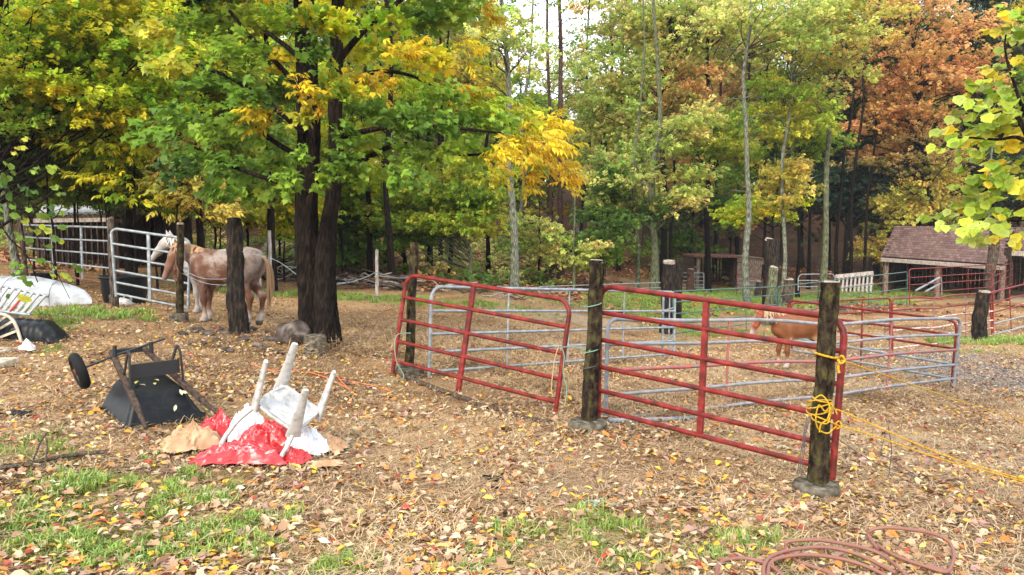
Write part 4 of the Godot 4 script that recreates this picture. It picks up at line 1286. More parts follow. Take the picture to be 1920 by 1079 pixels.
func crumple(called: String, label: String, mid: Vector3, rx: float, rz: float, high: float, turn: float, sd: int, m: Material, group := "") -> void:   # a crumpled sheet or bag lying in a heap
	rng.seed = sd
	var n := FastNoiseLite.new()
	n.seed = sd
	n.frequency = 1.0
	n.fractal_type = FastNoiseLite.FRACTAL_RIDGED
	n.fractal_octaves = 3
	var e := FastNoiseLite.new()
	e.seed = sd + 5
	e.frequency = 0.8
	var mb := MB.new()
	var rings := 22
	var seg := 56
	var rot := Basis(Vector3.UP, turn)
	for j in rings + 1:
		var f := float(j) / rings
		for q in seg:
			var a := TAU * q / seg
			var edge := 1.0 + 0.22 * e.get_noise_2d(cos(a) * 1.6, sin(a) * 1.6) + 0.12 * e.get_noise_2d(cos(a) * 5.0, sin(a) * 5.0)
			# a squarish outline, as of a bag
			edge *= minf(1.0 / maxf(absf(cos(a)), absf(sin(a))), 1.28)
			var p := Vector3(cos(a) * rx * f * edge, 0, sin(a) * rz * f * edge)
			var fold := n.get_noise_2d(p.x * 5.2 + 0.4 * p.z, p.z * 6.5) * 0.5 + 0.5
			var fold2 := n.get_noise_2d(p.x * 13.0 + 9.0, p.z * 13.0) * 0.5 + 0.5
			p.y = high * (1.0 - pow(f, 2.2)) * 0.55 + high * fold * 0.75 * (1.0 - 0.55 * f) + 0.02 * fold2
			p.x += 0.02 * e.get_noise_2d(p.z * 30.0, p.y * 40.0)
			var w := mid + rot * p
			if f > 0.8:
				w.y = lerpf(w.y, gy(w.x, w.z) + 0.012 + 0.03 * fold, (f - 0.8) / 0.2)
			mb.vert(w, Vector3.UP, Color.WHITE, Vector2(0.5 + p.x / (2.6 * rx), 0.5 + p.z / (2.6 * rz)))
	for j in rings:
		for q in seg:
			var a := j * seg + q
			var b := j * seg + (q + 1) % seg
			mb.i.append_array([a, b, b + seg, a, b + seg, a + seg])
	single_faceted(called, mb, m, label, "bag", group)


func single_faceted(called: String, mb: MB, m: Material, label: String, cat: String, group := "") -> void:       # crisp folds: smooth normals from the faces
	for k in mb.n.size():
		mb.n[k] = Vector3.ZERO
	for k in range(0, mb.i.size(), 3):
		var g := (mb.v[mb.i[k + 1]] - mb.v[mb.i[k]]).cross(mb.v[mb.i[k + 2]] - mb.v[mb.i[k]])
		if g.y < 0.0:
			var s := mb.i[k + 1]
			mb.i[k + 1] = mb.i[k + 2]
			mb.i[k + 2] = s
			g = -g
		for q in 3:
			mb.n[mb.i[k + q]] += g
	for k in mb.n.size():
		mb.n[k] = mb.n[k].normalized() if mb.n[k].length() > 0.0 else Vector3.UP
	var out := MB.new()
	for k in range(0, mb.i.size(), 3):
		var g := (mb.v[mb.i[k + 1]] - mb.v[mb.i[k]]).cross(mb.v[mb.i[k + 2]] - mb.v[mb.i[k]]).normalized()
		var first := out.v.size()
		for q in 3:
			out.vert(mb.v[mb.i[k + q]], (g * 0.65 + mb.n[mb.i[k + q]] * 0.35).normalized(), Color.WHITE, mb.uv[mb.i[k + q]])
		out.tri(first, first + 1, first + 2)
	single(called, out, m, label, cat, group)


func print_tex(back: Color, ink: Color, sd: int) -> ImageTexture:      # printed sack: a band, a script-like squiggle and small lines of print
	var im := Image.create(256, 256, false, Image.FORMAT_RGB8)
	im.fill(back)
	rng.seed = sd
	for w in 2:                                             # a looping script, twice
		var y0 := 70.0 + 110.0 * w
		for x in 900:
			var f := x / 900.0
			var at := Vector2(70.0 + 95.0 * f + 9.0 * cos(f * 44.0), y0 + 10.0 * sin(f * 44.0) * (1.0 + 0.6 * sin(f * 9.0)) - 8.0 * f)
			im.fill_rect(Rect2i(int(at.x), int(at.y), 2, 2), ink)
	for k in 10:
		im.fill_rect(Rect2i(rng.randi_range(20, 150), 105 + k * 5, rng.randi_range(20, 70), 1), ink)
	return ImageTexture.create_from_image(im)


func bar(mb: MB, pts: Array, wide: Array, thick: Array, face_dir: Vector3) -> void:      # a tapering moulded bar of rounded section; face_dir is across its thickness
	var first := mb.v.size()
	var m := 12
	for k in pts.size():
		var t: Vector3 = (pts[mini(k + 1, pts.size() - 1)] - pts[maxi(k - 1, 0)]).normalized()
		var y := (face_dir - t * face_dir.dot(t)).normalized()
		var x := t.cross(y)
		for q in m:
			var a := TAU * q / m
			var cx := signf(cos(a)) * pow(absf(cos(a)), 0.45)
			var cy := signf(sin(a)) * pow(absf(sin(a)), 0.45)
			mb.vert(pts[k] + x * cx * wide[k] + y * cy * thick[k], (x * cx * thick[k] + y * cy * wide[k]).normalized())
	for k in pts.size() - 1:
		for q in m:
			var a := first + k * m + q
			var b := first + k * m + (q + 1) % m
			mb.quad(a, b, b + m, a + m)
	var end := []
	for q in m:
		end.append(mb.v[first + (pts.size() - 1) * m + q])
	mb.face(end)


func make_chair() -> void:
	# sacks first
	var red := mat("red_sack", 1, 1, 1, 0.3)
	red.albedo_texture = print_tex(lin(0.42, 0.012, 0.014), lin(0.46, 0.15, 0.15), 3)
	var white := mat("white_sack", 1, 1, 1, 0.4)
	white.albedo_texture = print_tex(lin(0.6, 0.6, 0.6), lin(0.42, 0.42, 0.43), 4)
	var paper := mat("brown_paper", 1, 1, 1, 0.8)
	triplanar(paper, Vector3(2, 2, 2), noise_tex(0.02, [[0.2, 0.3, 0.17, 0.09], [0.8, 0.5, 0.32, 0.19]], 128, FastNoiseLite.TYPE_SIMPLEX, 4, 61))
	crumple("paper_sack", "torn brown paper sack crumpled beside the wheelbarrow end of the heap", gp(362, 842), 0.22, 0.15, 0.18, 0.5, 301, paper)
	crumple("paper_sack", "flattened brown paper sack under the white bag, far from the wheelbarrow", gp(605, 842), 0.22, 0.13, 0.1, -0.5, 302, paper)
	crumple("paper_sack", "ragged scrap of brown paper lying flat at the heap's edge", gp(610, 878), 0.14, 0.08, 0.04, 0.3, 303, paper)
	crumple("red_sack", "largest glossy red plastic sack at the front of the heap", gp(455, 868), 0.36, 0.15, 0.15, 0.1, 311, red)
	crumple("red_sack", "red printed sack lying under the chair's backrest towards the wheelbarrow", gp(415, 822), 0.17, 0.16, 0.2, 0.7, 312, red)
	crumple("red_sack", "small crumpled red sack below the white plastic bag", gp(545, 868), 0.15, 0.1, 0.1, -0.3, 313, red)
	crumple("red_sack", "red sack half hidden behind and under the upturned chair's seat", gp(500, 838), 0.25, 0.16, 0.18, 0.2, 314, red)
	crumple("white_sack", "white printed sack spread under the upturned chair's back", gp(465, 828), 0.17, 0.13, 0.25, 0.6, 315, white)
	crumple("white_sack", "white plastic bag bunched up beside the upturned chair", gp(572, 850), 0.19, 0.1, 0.2, -0.35, 316, white)
	# the chair lies upside down, its legs in the air
	var cam_r := Vector3.RIGHT
	var cam_u := Vector3(0, cos(PITCH), -sin(PITCH))
	var cam_b := Vector3(0, sin(PITCH), cos(PITCH))
	var s := 240.0
	var w3 := func(a: Vector3) -> Vector3: return cam_r * a.x + cam_u * a.y + cam_b * a.z
	var u: Vector3 = w3.call(Vector3(0.27, 0.26, -0.93)).normalized()          # from the back of the seat to its front
	var v: Vector3 = w3.call(Vector3(0.68, -0.47, 0.07)).normalized()          # across the seat
	v = (v - u * v.dot(u)).normalized()
	var w: Vector3 = -u.cross(v).normalized()                                  # up the legs
	if w.y < 0.0:
		w = -w
	var o := px(512, 790, s)                                                   # middle of the seat's rear edge
	var t := thing("plastic_chair", "white plastic garden chair upside down on the heap, legs in the air", "chair", onto(o))
	var P := func(a: float, b: float, c: float) -> Vector3: return o + u * a + v * b + w * c
	var mb := MB.new()
	# seat: a shallow dished slab with a rim
	var nn := 12
	for side in 2:
		var k0 := mb.v.size()
		for j in nn + 1:
			for i in nn + 1:
				var a := float(j) / nn
				var b := float(i) / nn * 2.0 - 1.0
				var rim := maxf(absf(b), absf(a * 2.0 - 1.0))
				var c := 0.045 * sstep(0.72, 0.98, rim) * (1.0 if side == 0 else 0.9) + (0.006 if side == 0 else -0.006)
				mb.vert(P.call(a * 0.4, b * 0.19 * (1.0 + 0.06 * a), c), w if side == 0 else -w)
		for j in nn:
			for i in nn:
				var k := k0 + j * (nn + 1) + i
				mb.quad(k, k + 1, k + nn + 2, k + nn + 1)
	part("seat", mb, M.white_plastic, t)
	mb = MB.new()
	var rimp := []
	for k in 33:
		var a := TAU * k / 32.0
		var q := Vector2(cos(a), sin(a))
		q /= maxf(absf(q.x), absf(q.y)) * 0.75 + 0.25
		rimp.append(P.call(0.2 + q.x * 0.2, q.y * 0.195, 0.03))
	tube(mb, rimp, 0.016, 8)
	part("seat_rim", mb, M.white_plastic, t)
	var lw: Vector3 = w3.call(Vector3(0.36, 0.87, 0.3)).normalized()
	for k in [[0.02, -0.19, -0.01, -0.2], [0.02, 0.19, -0.01, 0.18], [0.38, -0.19, 0.4, -0.2], [0.38, 0.2, 0.4, 0.2]]:
		mb = MB.new()                                       # tapering legs with an L section
		var a0: Vector3 = P.call(k[0], k[1], -0.02)
		var a1: Vector3 = P.call(k[2], k[3], 0.0) + lw * 0.42
		bar(mb, [a0, a0.lerp(a1, 0.2), a0.lerp(a1, 0.6), a1 - w * 0.012, a1], [0.062, 0.05, 0.036, 0.026, 0.022], [0.02, 0.019, 0.017, 0.016, 0.013], (v * signf(k[1]) + u * (-1.0 if k[0] < 0.2 else 1.0)).normalized())
		part("leg", mb, M.white_plastic, t)
	# arms and backrest: loops below, resting on the heap
	for sg in [-1.0, 1.0]:
		mb = MB.new()
		tube(mb, smooth_path([P.call(0.0, 0.19 * sg, 0.0), P.call(-0.1, 0.22 * sg, -0.12), P.call(-0.2, 0.215 * sg, -0.28), P.call(-0.26, 0.15 * sg, -0.4), P.call(-0.27, 0.05 * sg, -0.44), P.call(-0.27, 0.0, -0.445)], 6), 0.019, 9)
		part("back_frame", mb, M.white_plastic, t)


func make_barrow() -> void:
	var at := gp(283, 778)
	var t := thing("wheelbarrow", "black wheelbarrow tipped upside down with its tray on the ground", "wheelbarrow", at)
	var bs := Basis(Vector3.UP, -0.80)          # local x: towards the grips, z across
	var tilt := bs * Basis(Vector3.BACK, -0.24)
	var P := func(x: float, y: float, z: float) -> Vector3: return at + bs * Vector3(x, y, z)
	var Q := func(x: float, y: float, z: float) -> Vector3: return at + Vector3(0, 0.29, 0) + tilt * Vector3(x, y, z)
	# tray: floor on top, flaring sides, rolled rim on the ground
	var mb := MB.new()
	var loop := func(hx0: float, hx1: float, hz: float, y: float, rc: float) -> Array:
		var out := []
		for c in [[hx1, hz, 0.0], [hx0, hz, PI * 0.5], [hx0, -hz, PI], [hx1, -hz, PI * 1.5]]:
			for k in 5:
				var a: float = c[2] + PI * 0.5 * k / 4.0
				out.append([Vector3(c[0] - signf(c[0]) * rc + cos(a) * rc, y, c[1] - signf(c[1]) * rc + sin(a) * rc), Vector3(cos(a), 0.5, sin(a)).normalized()])
		return out
	var rings := [loop.call(-0.46, 0.42, 0.36, 0.0, 0.06), loop.call(-0.46, 0.42, 0.36, 0.025, 0.06), loop.call(-0.43, 0.4, 0.335, 0.03, 0.055), loop.call(-0.34, 0.31, 0.27, 0.2, 0.05), loop.call(-0.27, 0.25, 0.225, 0.325, 0.045), loop.call(-0.25, 0.23, 0.205, 0.338, 0.04)]
	var cnt: int = rings[0].size()
	for r in rings:
		for p in r:
			mb.vert(P.call(p[0].x, p[0].y * (0.86 - 0.45 * p[0].x), p[0].z), bs * p[1])
	for j in rings.size() - 1:
		for q in cnt:
			var a := j * cnt + q
			var b := j * cnt + (q + 1) % cnt
			mb.quad(a, b, b + cnt, a + cnt)
	var top := []
	for p in rings[-1]:
		top.append(P.call(p[0].x, p[0].y * (0.86 - 0.45 * p[0].x), p[0].z))
	mb.face(top)
	part("tray", mb, M.black_plastic, t)
	# two wooden handles, closer at the wheel end
	for sg in [-1.0, 1.0]:
		mb = MB.new()
		beam(mb, Q.call(-0.62, 0.1, 0.15 * sg), Q.call(0.52, 0.02, 0.27 * sg), 0.05, 0.05, Vector3.UP)
		part("handle", mb, M.plank_dark, t)
		mb = MB.new()
		tube(mb, [Q.call(0.52, 0.02, 0.27 * sg), Q.call(0.6, 0.015, 0.28 * sg), Q.call(0.84, 0.0, 0.31 * sg)], [0.027, 0.021, 0.018], 8)
		part("grip", mb, M.plank_dark, t)
		mb = MB.new()                                       # strap leg, bent to a hairpin
		var way := [Q.call(-0.1, 0.06, 0.2 * sg), Q.call(0.0, 0.3, 0.21 * sg), Q.call(0.03, 0.36, 0.21 * sg), Q.call(0.07, 0.37, 0.215 * sg), Q.call(0.1, 0.34, 0.22 * sg), Q.call(0.19, 0.05, 0.235 * sg)]
		for k in way.size() - 1:
			beam(mb, way[k], way[k + 1], 0.035, 0.012, bs * Vector3(0, 0, 1))
		part("leg", mb, M.black_steel, t)
		mb = MB.new()
		beam(mb, Q.call(-0.47, 0.08, 0.17 * sg), Q.call(-0.5, 0.22, 0.165 * sg), 0.035, 0.03, Vector3.UP)
		part("axle_bracket", mb, M.black_steel, t)
	mb = MB.new()
	beam(mb, Q.call(-0.63, 0.1, -0.17), Q.call(-0.63, 0.1, 0.17), 0.045, 0.05)
	part("nose_bar", mb, M.black_steel, t)
	mb = MB.new()
	beam(mb, Q.call(0.115, 0.2, -0.215), Q.call(0.115, 0.2, 0.215), 0.02, 0.13, Vector3.UP)
	part("leg_brace", mb, M.black_steel, t)
	mb = MB.new()
	tube(mb, [Q.call(-0.5, 0.24, -0.3), Q.call(-0.5, 0.12, 0.15), Q.call(-0.5, 0.02, 0.44)], 0.011, 7)
	part("axle", mb, M.black_steel, t)
	# the wheel has slid out to the end of its axle
	var wheel := Node3D.new()
	wheel.name = "wheel"
	t.add_child(wheel)
	wheel.position = Q.call(-0.5, 0.0, 0.46) - at
	var ax := tilt * Basis(Vector3.RIGHT, PI * 0.5 + 0.28)
	mb = MB.new()
	var prof := []
	for k in 17:
		var a := TAU * k / 16.0
		prof.append(Vector2(0.135 + 0.045 * cos(a), 0.046 * sin(a)))
	lathe(mb, at + wheel.position, prof, 28, 0.0, ax)
	part("tyre", mb, M.rubber, wheel)
	mb = MB.new()
	lathe(mb, at + wheel.position, [Vector2(0.1, 0.03), Vector2(0.08, 0.008), Vector2(0.03, 0.012), Vector2(0.03, 0.05), Vector2(0.012, 0.05), Vector2(0.012, -0.05), Vector2(0.03, -0.05), Vector2(0.03, -0.012), Vector2(0.08, -0.008), Vector2(0.1, -0.03)], 24, 0.0, ax)
	part("rim", mb, M.rust_brown, wheel)
	# leaves that fell on the tray
	rng.seed = 88
	for k in 9:
		mb = MB.new()
		var side := k % 3
		var p: Vector3 = P.call(rng.randf_range(-0.18, 0.18), 0.325, rng.randf_range(-0.14, 0.14)) if side < 2 else P.call(rng.randf_range(0.275, 0.36), 0.0, rng.randf_range(-0.15, 0.15))
		var up := Vector3.UP
		if side == 2:
			var f := rng.randf_range(0.2, 0.8)
			p = P.call(lerpf(0.42, 0.25, f) + 0.012, lerpf(0.03, 0.32, f), rng.randf_range(-0.18, 0.16))
			up = bs * Vector3(0.86, 0.5, 0).normalized()
		var d := up.cross(Vector3(rng.randfn(), rng.randfn(), rng.randfn())).normalized()
		leaf(mb, p, d, up, 0.065, 0.032, 0.15)
		var c: int = [0, 4, 7][k % 3]
		single("tray_leaf", mb, mat("tray_leaf_%d" % c, FALLEN[c][0], FALLEN[c][1], FALLEN[c][2], 0.5), "small %s leaf stuck to the upturned wheelbarrow's tray" % FALLEN_SAYS[c], "leaf", "leaves on the wheelbarrow tray")


# ---------------------------------------------------------------- animals
# bones: [ax, ay, az, bx, by, bz, ra, rb]; meshed as surface nets on a grid
func sdf_mesh(bones: Array, cell: float, soft: float) -> MB:
	var lo := Vector3(1e9, 1e9, 1e9)
	var hi := -lo
	for b in bones:
		var r: float = maxf(b[6], b[7]) + soft * 3.0
		for e in [Vector3(b[0], b[1], b[2]), Vector3(b[3], b[4], b[5])]:
			lo = lo.min(e - Vector3(r, r, r))
			hi = hi.max(e + Vector3(r, r, r))
	var nx := int((hi.x - lo.x) / cell) + 2
	var ny := int((hi.y - lo.y) / cell) + 2
	var nzz := int((hi.z - lo.z) / cell) + 2
	var f := PackedFloat32Array()
	f.resize(nx * ny * nzz)
	for b in bones:
		var a := Vector3(b[0], b[1], b[2])
		var e := Vector3(b[3], b[4], b[5])
		var ra: float = b[6]
		var rb: float = b[7]
		var r := maxf(ra, rb) + soft * 3.5 + cell * 2.0
		var l := ((a.min(e) - Vector3(r, r, r) - lo) / cell).floor()
		var h := ((a.max(e) + Vector3(r, r, r) - lo) / cell).ceil()
		var ab := e - a
		var ll := maxf(ab.length_squared(), 1e-8)
		for z in range(maxi(0, int(l.z)), mini(nzz, int(h.z))):
			for y in range(maxi(0, int(l.y)), mini(ny, int(h.y))):
				for x in range(maxi(0, int(l.x)), mini(nx, int(h.x))):
					var p := lo + Vector3(x, y, z) * cell
					var t := clampf((p - a).dot(ab) / ll, 0.0, 1.0)
					var d := p.distance_to(a + ab * t) - lerpf(ra, rb, t)
					if d < r:
						f[(z * ny + y) * nx + x] += exp(-d / soft)
	for k in f.size():
		f[k] = 0.5 if f[k] < 1e-12 else minf(0.5, -soft * log(f[k]))
	var mb := MB.new()
	var ids := {}
	var sx := 1
	var sy := nx
	var sz := nx * ny
	var corner := [0, sx, sy, sx + sy, sz, sx + sz, sy + sz, sx + sy + sz]
	var offs := [Vector3(0, 0, 0), Vector3(1, 0, 0), Vector3(0, 1, 0), Vector3(1, 1, 0), Vector3(0, 0, 1), Vector3(1, 0, 1), Vector3(0, 1, 1), Vector3(1, 1, 1)]
	var edges := [[0, 1], [2, 3], [4, 5], [6, 7], [0, 2], [1, 3], [4, 6], [5, 7], [0, 4], [1, 5], [2, 6], [3, 7]]
	for z in nzz - 1:
		for y in ny - 1:
			for x in nx - 1:
				var k := (z * ny + y) * nx + x
				var first: bool = f[k] < 0.0
				var mixed := false
				for q in 7:
					if (f[k + corner[q + 1]] < 0.0) != first:
						mixed = true
						break
				if not mixed:
					continue
				var sum := Vector3.ZERO
				var cnt := 0
				for e in edges:
					var da: float = f[k + corner[e[0]]]
					var db: float = f[k + corner[e[1]]]
					if (da < 0.0) != (db < 0.0):
						sum += offs[e[0]].lerp(offs[e[1]], da / (da - db))
						cnt += 1
				var g := Vector3(f[k + 1] + f[k + 1 + sy] + f[k + 1 + sz] + f[k + 1 + sy + sz] - f[k] - f[k + sy] - f[k + sz] - f[k + sy + sz], f[k + sy] + f[k + sy + 1] + f[k + sy + sz] + f[k + sy + 1 + sz] - f[k] - f[k + 1] - f[k + sz] - f[k + 1 + sz], f[k + sz] + f[k + sz + 1] + f[k + sz + sy] + f[k + sz + 1 + sy] - f[k] - f[k + 1] - f[k + sy] - f[k + 1 + sy])
				ids[k] = mb.vert(lo + (Vector3(x, y, z) + sum / cnt) * cell, g.normalized())
	for k in ids:
		for ax in 3:
			var s1: int = [sx, sy, sz][ax]
			var s2: int = [sy, sz, sx][ax]
			var s3: int = [sz, sx, sy][ax]
			if (f[k] < 0.0) != (f[k + s1] < 0.0) and ids.has(k - s2) and ids.has(k - s3) and ids.has(k - s2 - s3):
				mb.quad(ids[k], ids[k - s2], ids[k - s2 - s3], ids[k - s3])
	return mb


func horse(called: String, label: String, kind: String, at: Vector3, turn: float, scale: float, o: Dictionary) -> void:
	var t := thing(called, label, "horse", at)
	var poll: Vector3 = o.poll
	var nose: Vector3 = o.nose
	var b := [
		[-0.42, 1.12, 0, 0.30, 1.06, 0, 0.29, 0.29], [-0.30, 1.02, 0, 0.25, 0.99, 0, 0.25, 0.26], [-0.58, 1.18, 0.07, -0.38, 1.16, 0.05, 0.21, 0.22], [-0.58, 1.18, -0.07, -0.38, 1.16, -0.05, 0.21, 0.22], [-0.46, 1.33, 0, -0.62, 1.29, 0, 0.1, 0.1],
		[0.40, 1.08, 0.06, 0.46, 0.95, 0.07, 0.2, 0.17], [0.40, 1.08, -0.06, 0.46, 0.95, -0.07, 0.2, 0.17], [0.26, 1.3, 0, 0.44, 1.3, 0, 0.1, 0.1], [0.5, 1.05, 0, 0.58, 0.98, 0, 0.18, 0.13]]
	var root := Vector3(0.46, 1.17, 0)
	var mid := root.lerp(poll, 0.5) + Vector3(0.02, 0.03, 0)
	for k in [[root, mid, 0.21, 0.145], [mid, poll - Vector3(0.03, 0.05, 0), 0.145, 0.1]]:
		b.append([k[0].x, k[0].y, k[0].z, k[1].x, k[1].y, k[1].z, k[2], k[3]])
	var hd := (nose - poll)
	var m1 := poll + hd * 0.28
	var m2 := poll + hd * 0.62
	var jaw := poll + hd * 0.2 + Vector3(-hd.y, hd.x, 0).normalized() * -0.05
	if jaw.y > poll.y:
		jaw = poll + hd * 0.25
	for k in [[poll + hd * 0.03, m1, 0.088, 0.09], [m1, m2, 0.09, 0.066], [m2, nose, 0.066, 0.056], [jaw, m2 + (jaw - m1) * 0.35, 0.085, 0.05]]:
		b.append([k[0].x, k[0].y, k[0].z, k[1].x, k[1].y, k[1].z, k[2], k[3]])
	for sg in [-1.0, 1.0]:
		var e: Vector3 = poll + Vector3(-0.02, 0.06, 0.05 * sg)
		b.append([e.x, e.y, e.z, e.x + o.ear.x, e.y + o.ear.y, e.z + 0.015 * sg, 0.03, 0.008])
		var fs: float = 0.05 if sg > 0.0 else -0.04
		for k in [[0.42, 0.98, 0.14, 0.37, 0.78, 0.15, 0.12, 0.085], [0.37, 0.78, 0.15, 0.40 + fs, 0.47, 0.14, 0.08, 0.052], [0.40 + fs, 0.47, 0.14, 0.39 + fs, 0.15, 0.14, 0.046, 0.032], [0.39 + fs, 0.15, 0.14, 0.43 + fs, 0.06, 0.14, 0.04, 0.05], [0.43 + fs, 0.06, 0.14, 0.44 + fs, 0.03, 0.14, 0.052, 0.06],
			[-0.52, 1.05, 0.14, -0.40, 0.82, 0.16, 0.2, 0.13], [-0.42, 0.82, 0.16, -0.63 - fs, 0.53, 0.14, 0.12, 0.06], [-0.63 - fs, 0.53, 0.14, -0.59 - fs, 0.16, 0.14, 0.055, 0.036], [-0.59 - fs, 0.16, 0.14, -0.55 - fs, 0.07, 0.14, 0.043, 0.05], [-0.55 - fs, 0.07, 0.14, -0.54 - fs, 0.03, 0.14, 0.052, 0.06]]:
			b.append([k[0], k[1], k[2] * sg, k[3], k[4], k[5] * sg, k[6], k[7]])
	var mb := sdf_mesh(b, 0.027, 0.028)
	var rot := Basis(Vector3.UP, turn).scaled(Vector3(scale, scale, scale))
	for k in mb.v.size():
		var p := mb.v[k]
		mb.c[k] = coat(kind, p, poll, nose)
		mb.v[k] = at + rot * p
		mb.n[k] = (Basis(Vector3.UP, turn) * mb.n[k]).normalized()
	part("body", mb, M.coat, t)
	var hair: Color = o.hair
	# tail: many hanging locks
	var tb := MB.new()
	rng.seed = 31 + int(scale * 100.0)
	for k in 46:
		var a := Vector3(-0.76, 1.27, rng.randfn(0, 0.018))
		var sway := Vector3(rng.randfn(-0.1, 0.035), 0, rng.randfn(0, 0.05))
		var ln := rng.randf_range(0.62, 1.0)
		var pts := [a, a + Vector3(-0.085, -0.09, 0) + sway * 0.2, a + Vector3(-0.09, -0.45 * ln, 0) + sway * 0.7, a + Vector3(-0.06, -0.98 * ln, 0) + sway]
		var w := []
		for q in smooth_path(pts, 3):
			w.append(at + rot * q)
		tube(tb, w, [0.02, 0.018, 0.017, 0.016, 0.016, 0.015, 0.013, 0.011, 0.008, 0.003].map(func(z): return z * scale), 5, 0.0, hair * rng.randf_range(0.6, 1.15), false)
	part("tail", tb, M.hair, t)
	# mane on the near side
	tb = MB.new()
	for k in 40:
		var f := rng.randf()
		var a := Vector3(0.34, 1.36, 0.0).lerp(poll + Vector3(-0.05, 0.07, 0), f) + Vector3(0, 0.035 * sin(f * PI), 0.0)
		var sd: float = o.get("mane_side", 1.0)
		var ln: float = rng.randf_range(0.13, 0.26) * o.get("mane", 1.0)
		var pts := [a, a + Vector3(0.02, 0.0, 0.09 * sd), a + Vector3(rng.randfn(0.02, 0.03), -ln * 0.6, 0.145 * sd), a + Vector3(rng.randfn(0.03, 0.05), -ln, 0.16 * sd)]
		var w := []
		for q in smooth_path(pts, 2):
			w.append(at + rot * q)
		tube(tb, w, [0.016, 0.02, 0.02, 0.018, 0.016, 0.011, 0.004].map(func(z): return z * scale), 5, 0.0, hair * rng.randf_range(0.65, 1.15), false)
	part("mane", tb, M.hair, t)
	for sg in [-1.0, 1.0]:
		var eb := MB.new()
		var e: Vector3 = poll + hd * 0.27 + Vector3(0, 0, 0.082 * sg) + Vector3(-hd.y, hd.x, 0).normalized() * 0.03
		ball(eb, at + rot * e, Vector3(0.019, 0.019, 0.019) * scale, 0.0, 1.0, Color.WHITE, 6)
		part("eye", eb, M.eye, t)
	if o.get("halter", false):
		var hm := MB.new()
		for f in [0.09, 0.64]:
			var ring := []
			var rr: float = 0.112 if f < 0.3 else 0.085
			var c: Vector3 = poll + hd * f
			var ac := Vector3(-hd.y, hd.x, 0).normalized()
			for k in 17:
				var a := TAU * k / 16.0
				ring.append(at + rot * (c + (ac * cos(a) * rr * (1.25 if f < 0.3 else 1.1)) + Vector3(0, 0, sin(a) * rr)))
			tube(hm, ring, 0.014 * scale, 6)
		for sg in [-1.0, 1.0]:
			tube(hm, [at + rot * (poll + hd * 0.12 + Vector3(0, 0, 0.105 * sg)), at + rot * (poll + hd * 0.38 + Vector3(0, 0, 0.1 * sg)), at + rot * (poll + hd * 0.62 + Vector3(0, 0, 0.082 * sg))], 0.012 * scale, 6)
		part("halter", hm, M.red_strap, t).set_meta("label", "red halter with a hanging ring")


func coat(kind: String, p: Vector3, poll: Vector3, nose: Vector3) -> Color:
	var a := nz.get_noise_3d(p.x * 190.0, p.y * 190.0, p.z * 190.0)
	var b := nz.get_noise_3d(p.x * 800.0 + 50.0, p.y * 800.0, p.z * 800.0)
	var face := 1.0 - clampf(p.distance_to(nose) / 0.16, 0.0, 1.0)
	if kind == "roan":
		var brown := Color(0.095, 0.042, 0.025)
		var white := Color(0.29, 0.235, 0.2)
		var pink := Color(0.165, 0.075, 0.042)
		var c := brown.lerp(pink, clampf(0.5 + a, 0, 1))
		var rump := sstep(-0.2, -0.65, p.x) * sstep(0.62, 0.95, p.y)
		var flank := exp(-pow((p.x + 0.08) / 0.22, 2.0)) * sstep(0.95, 1.2, p.y) * 0.75
		c = c.lerp(white, clampf(maxf(rump * 0.75, flank) + a * 0.8 + b * 0.6, 0.0, 0.95))
		if p.y < 0.36:
			c = c.lerp(Color(0.34, 0.28, 0.24), sstep(0.3, 0.16, p.y))
		if p.y < 0.07:
			c = Color(0.09, 0.075, 0.06)
		c = c.lerp(Color(0.24, 0.2, 0.19), face * 0.8)
		if p.x > 0.75 and p.y < 1.4:
			c = c.lerp(Color(0.23, 0.12, 0.075), 0.4)
		return c
	if kind == "white":
		var c := Color(0.36, 0.325, 0.295).lerp(Color(0.24, 0.18, 0.15), clampf(a * 0.8 + b * 0.4 + 0.1, 0, 1))
		if p.y < 0.07:
			c = Color(0.1, 0.085, 0.07)
		return c.lerp(Color(0.3, 0.26, 0.25), face * 0.8)
	var c2 := Color(0.13, 0.045, 0.016).lerp(Color(0.18, 0.07, 0.03), clampf(0.5 + a + b * 0.3, 0, 1))
	if p.y < 0.95 and p.x < 0.35 and p.y > 0.7:
		c2 = c2.lerp(Color(0.46, 0.3, 0.18), sstep(0.86, 0.72, p.y))
	if p.y < 0.36:
		c2 = c2.lerp(Color(0.36, 0.29, 0.23), sstep(0.34, 0.2, p.y))
	if p.y < 0.07:
		c2 = Color(0.12, 0.095, 0.07)
	if absf(p.z) < 0.045 and p.x > poll.x and p.distance_to(poll.lerp(nose, 0.5)) < 0.34:
		c2 = c2.lerp(Color(0.4, 0.33, 0.28), 0.4)
	return c2.lerp(Color(0.45, 0.4, 0.37), face * 0.8)


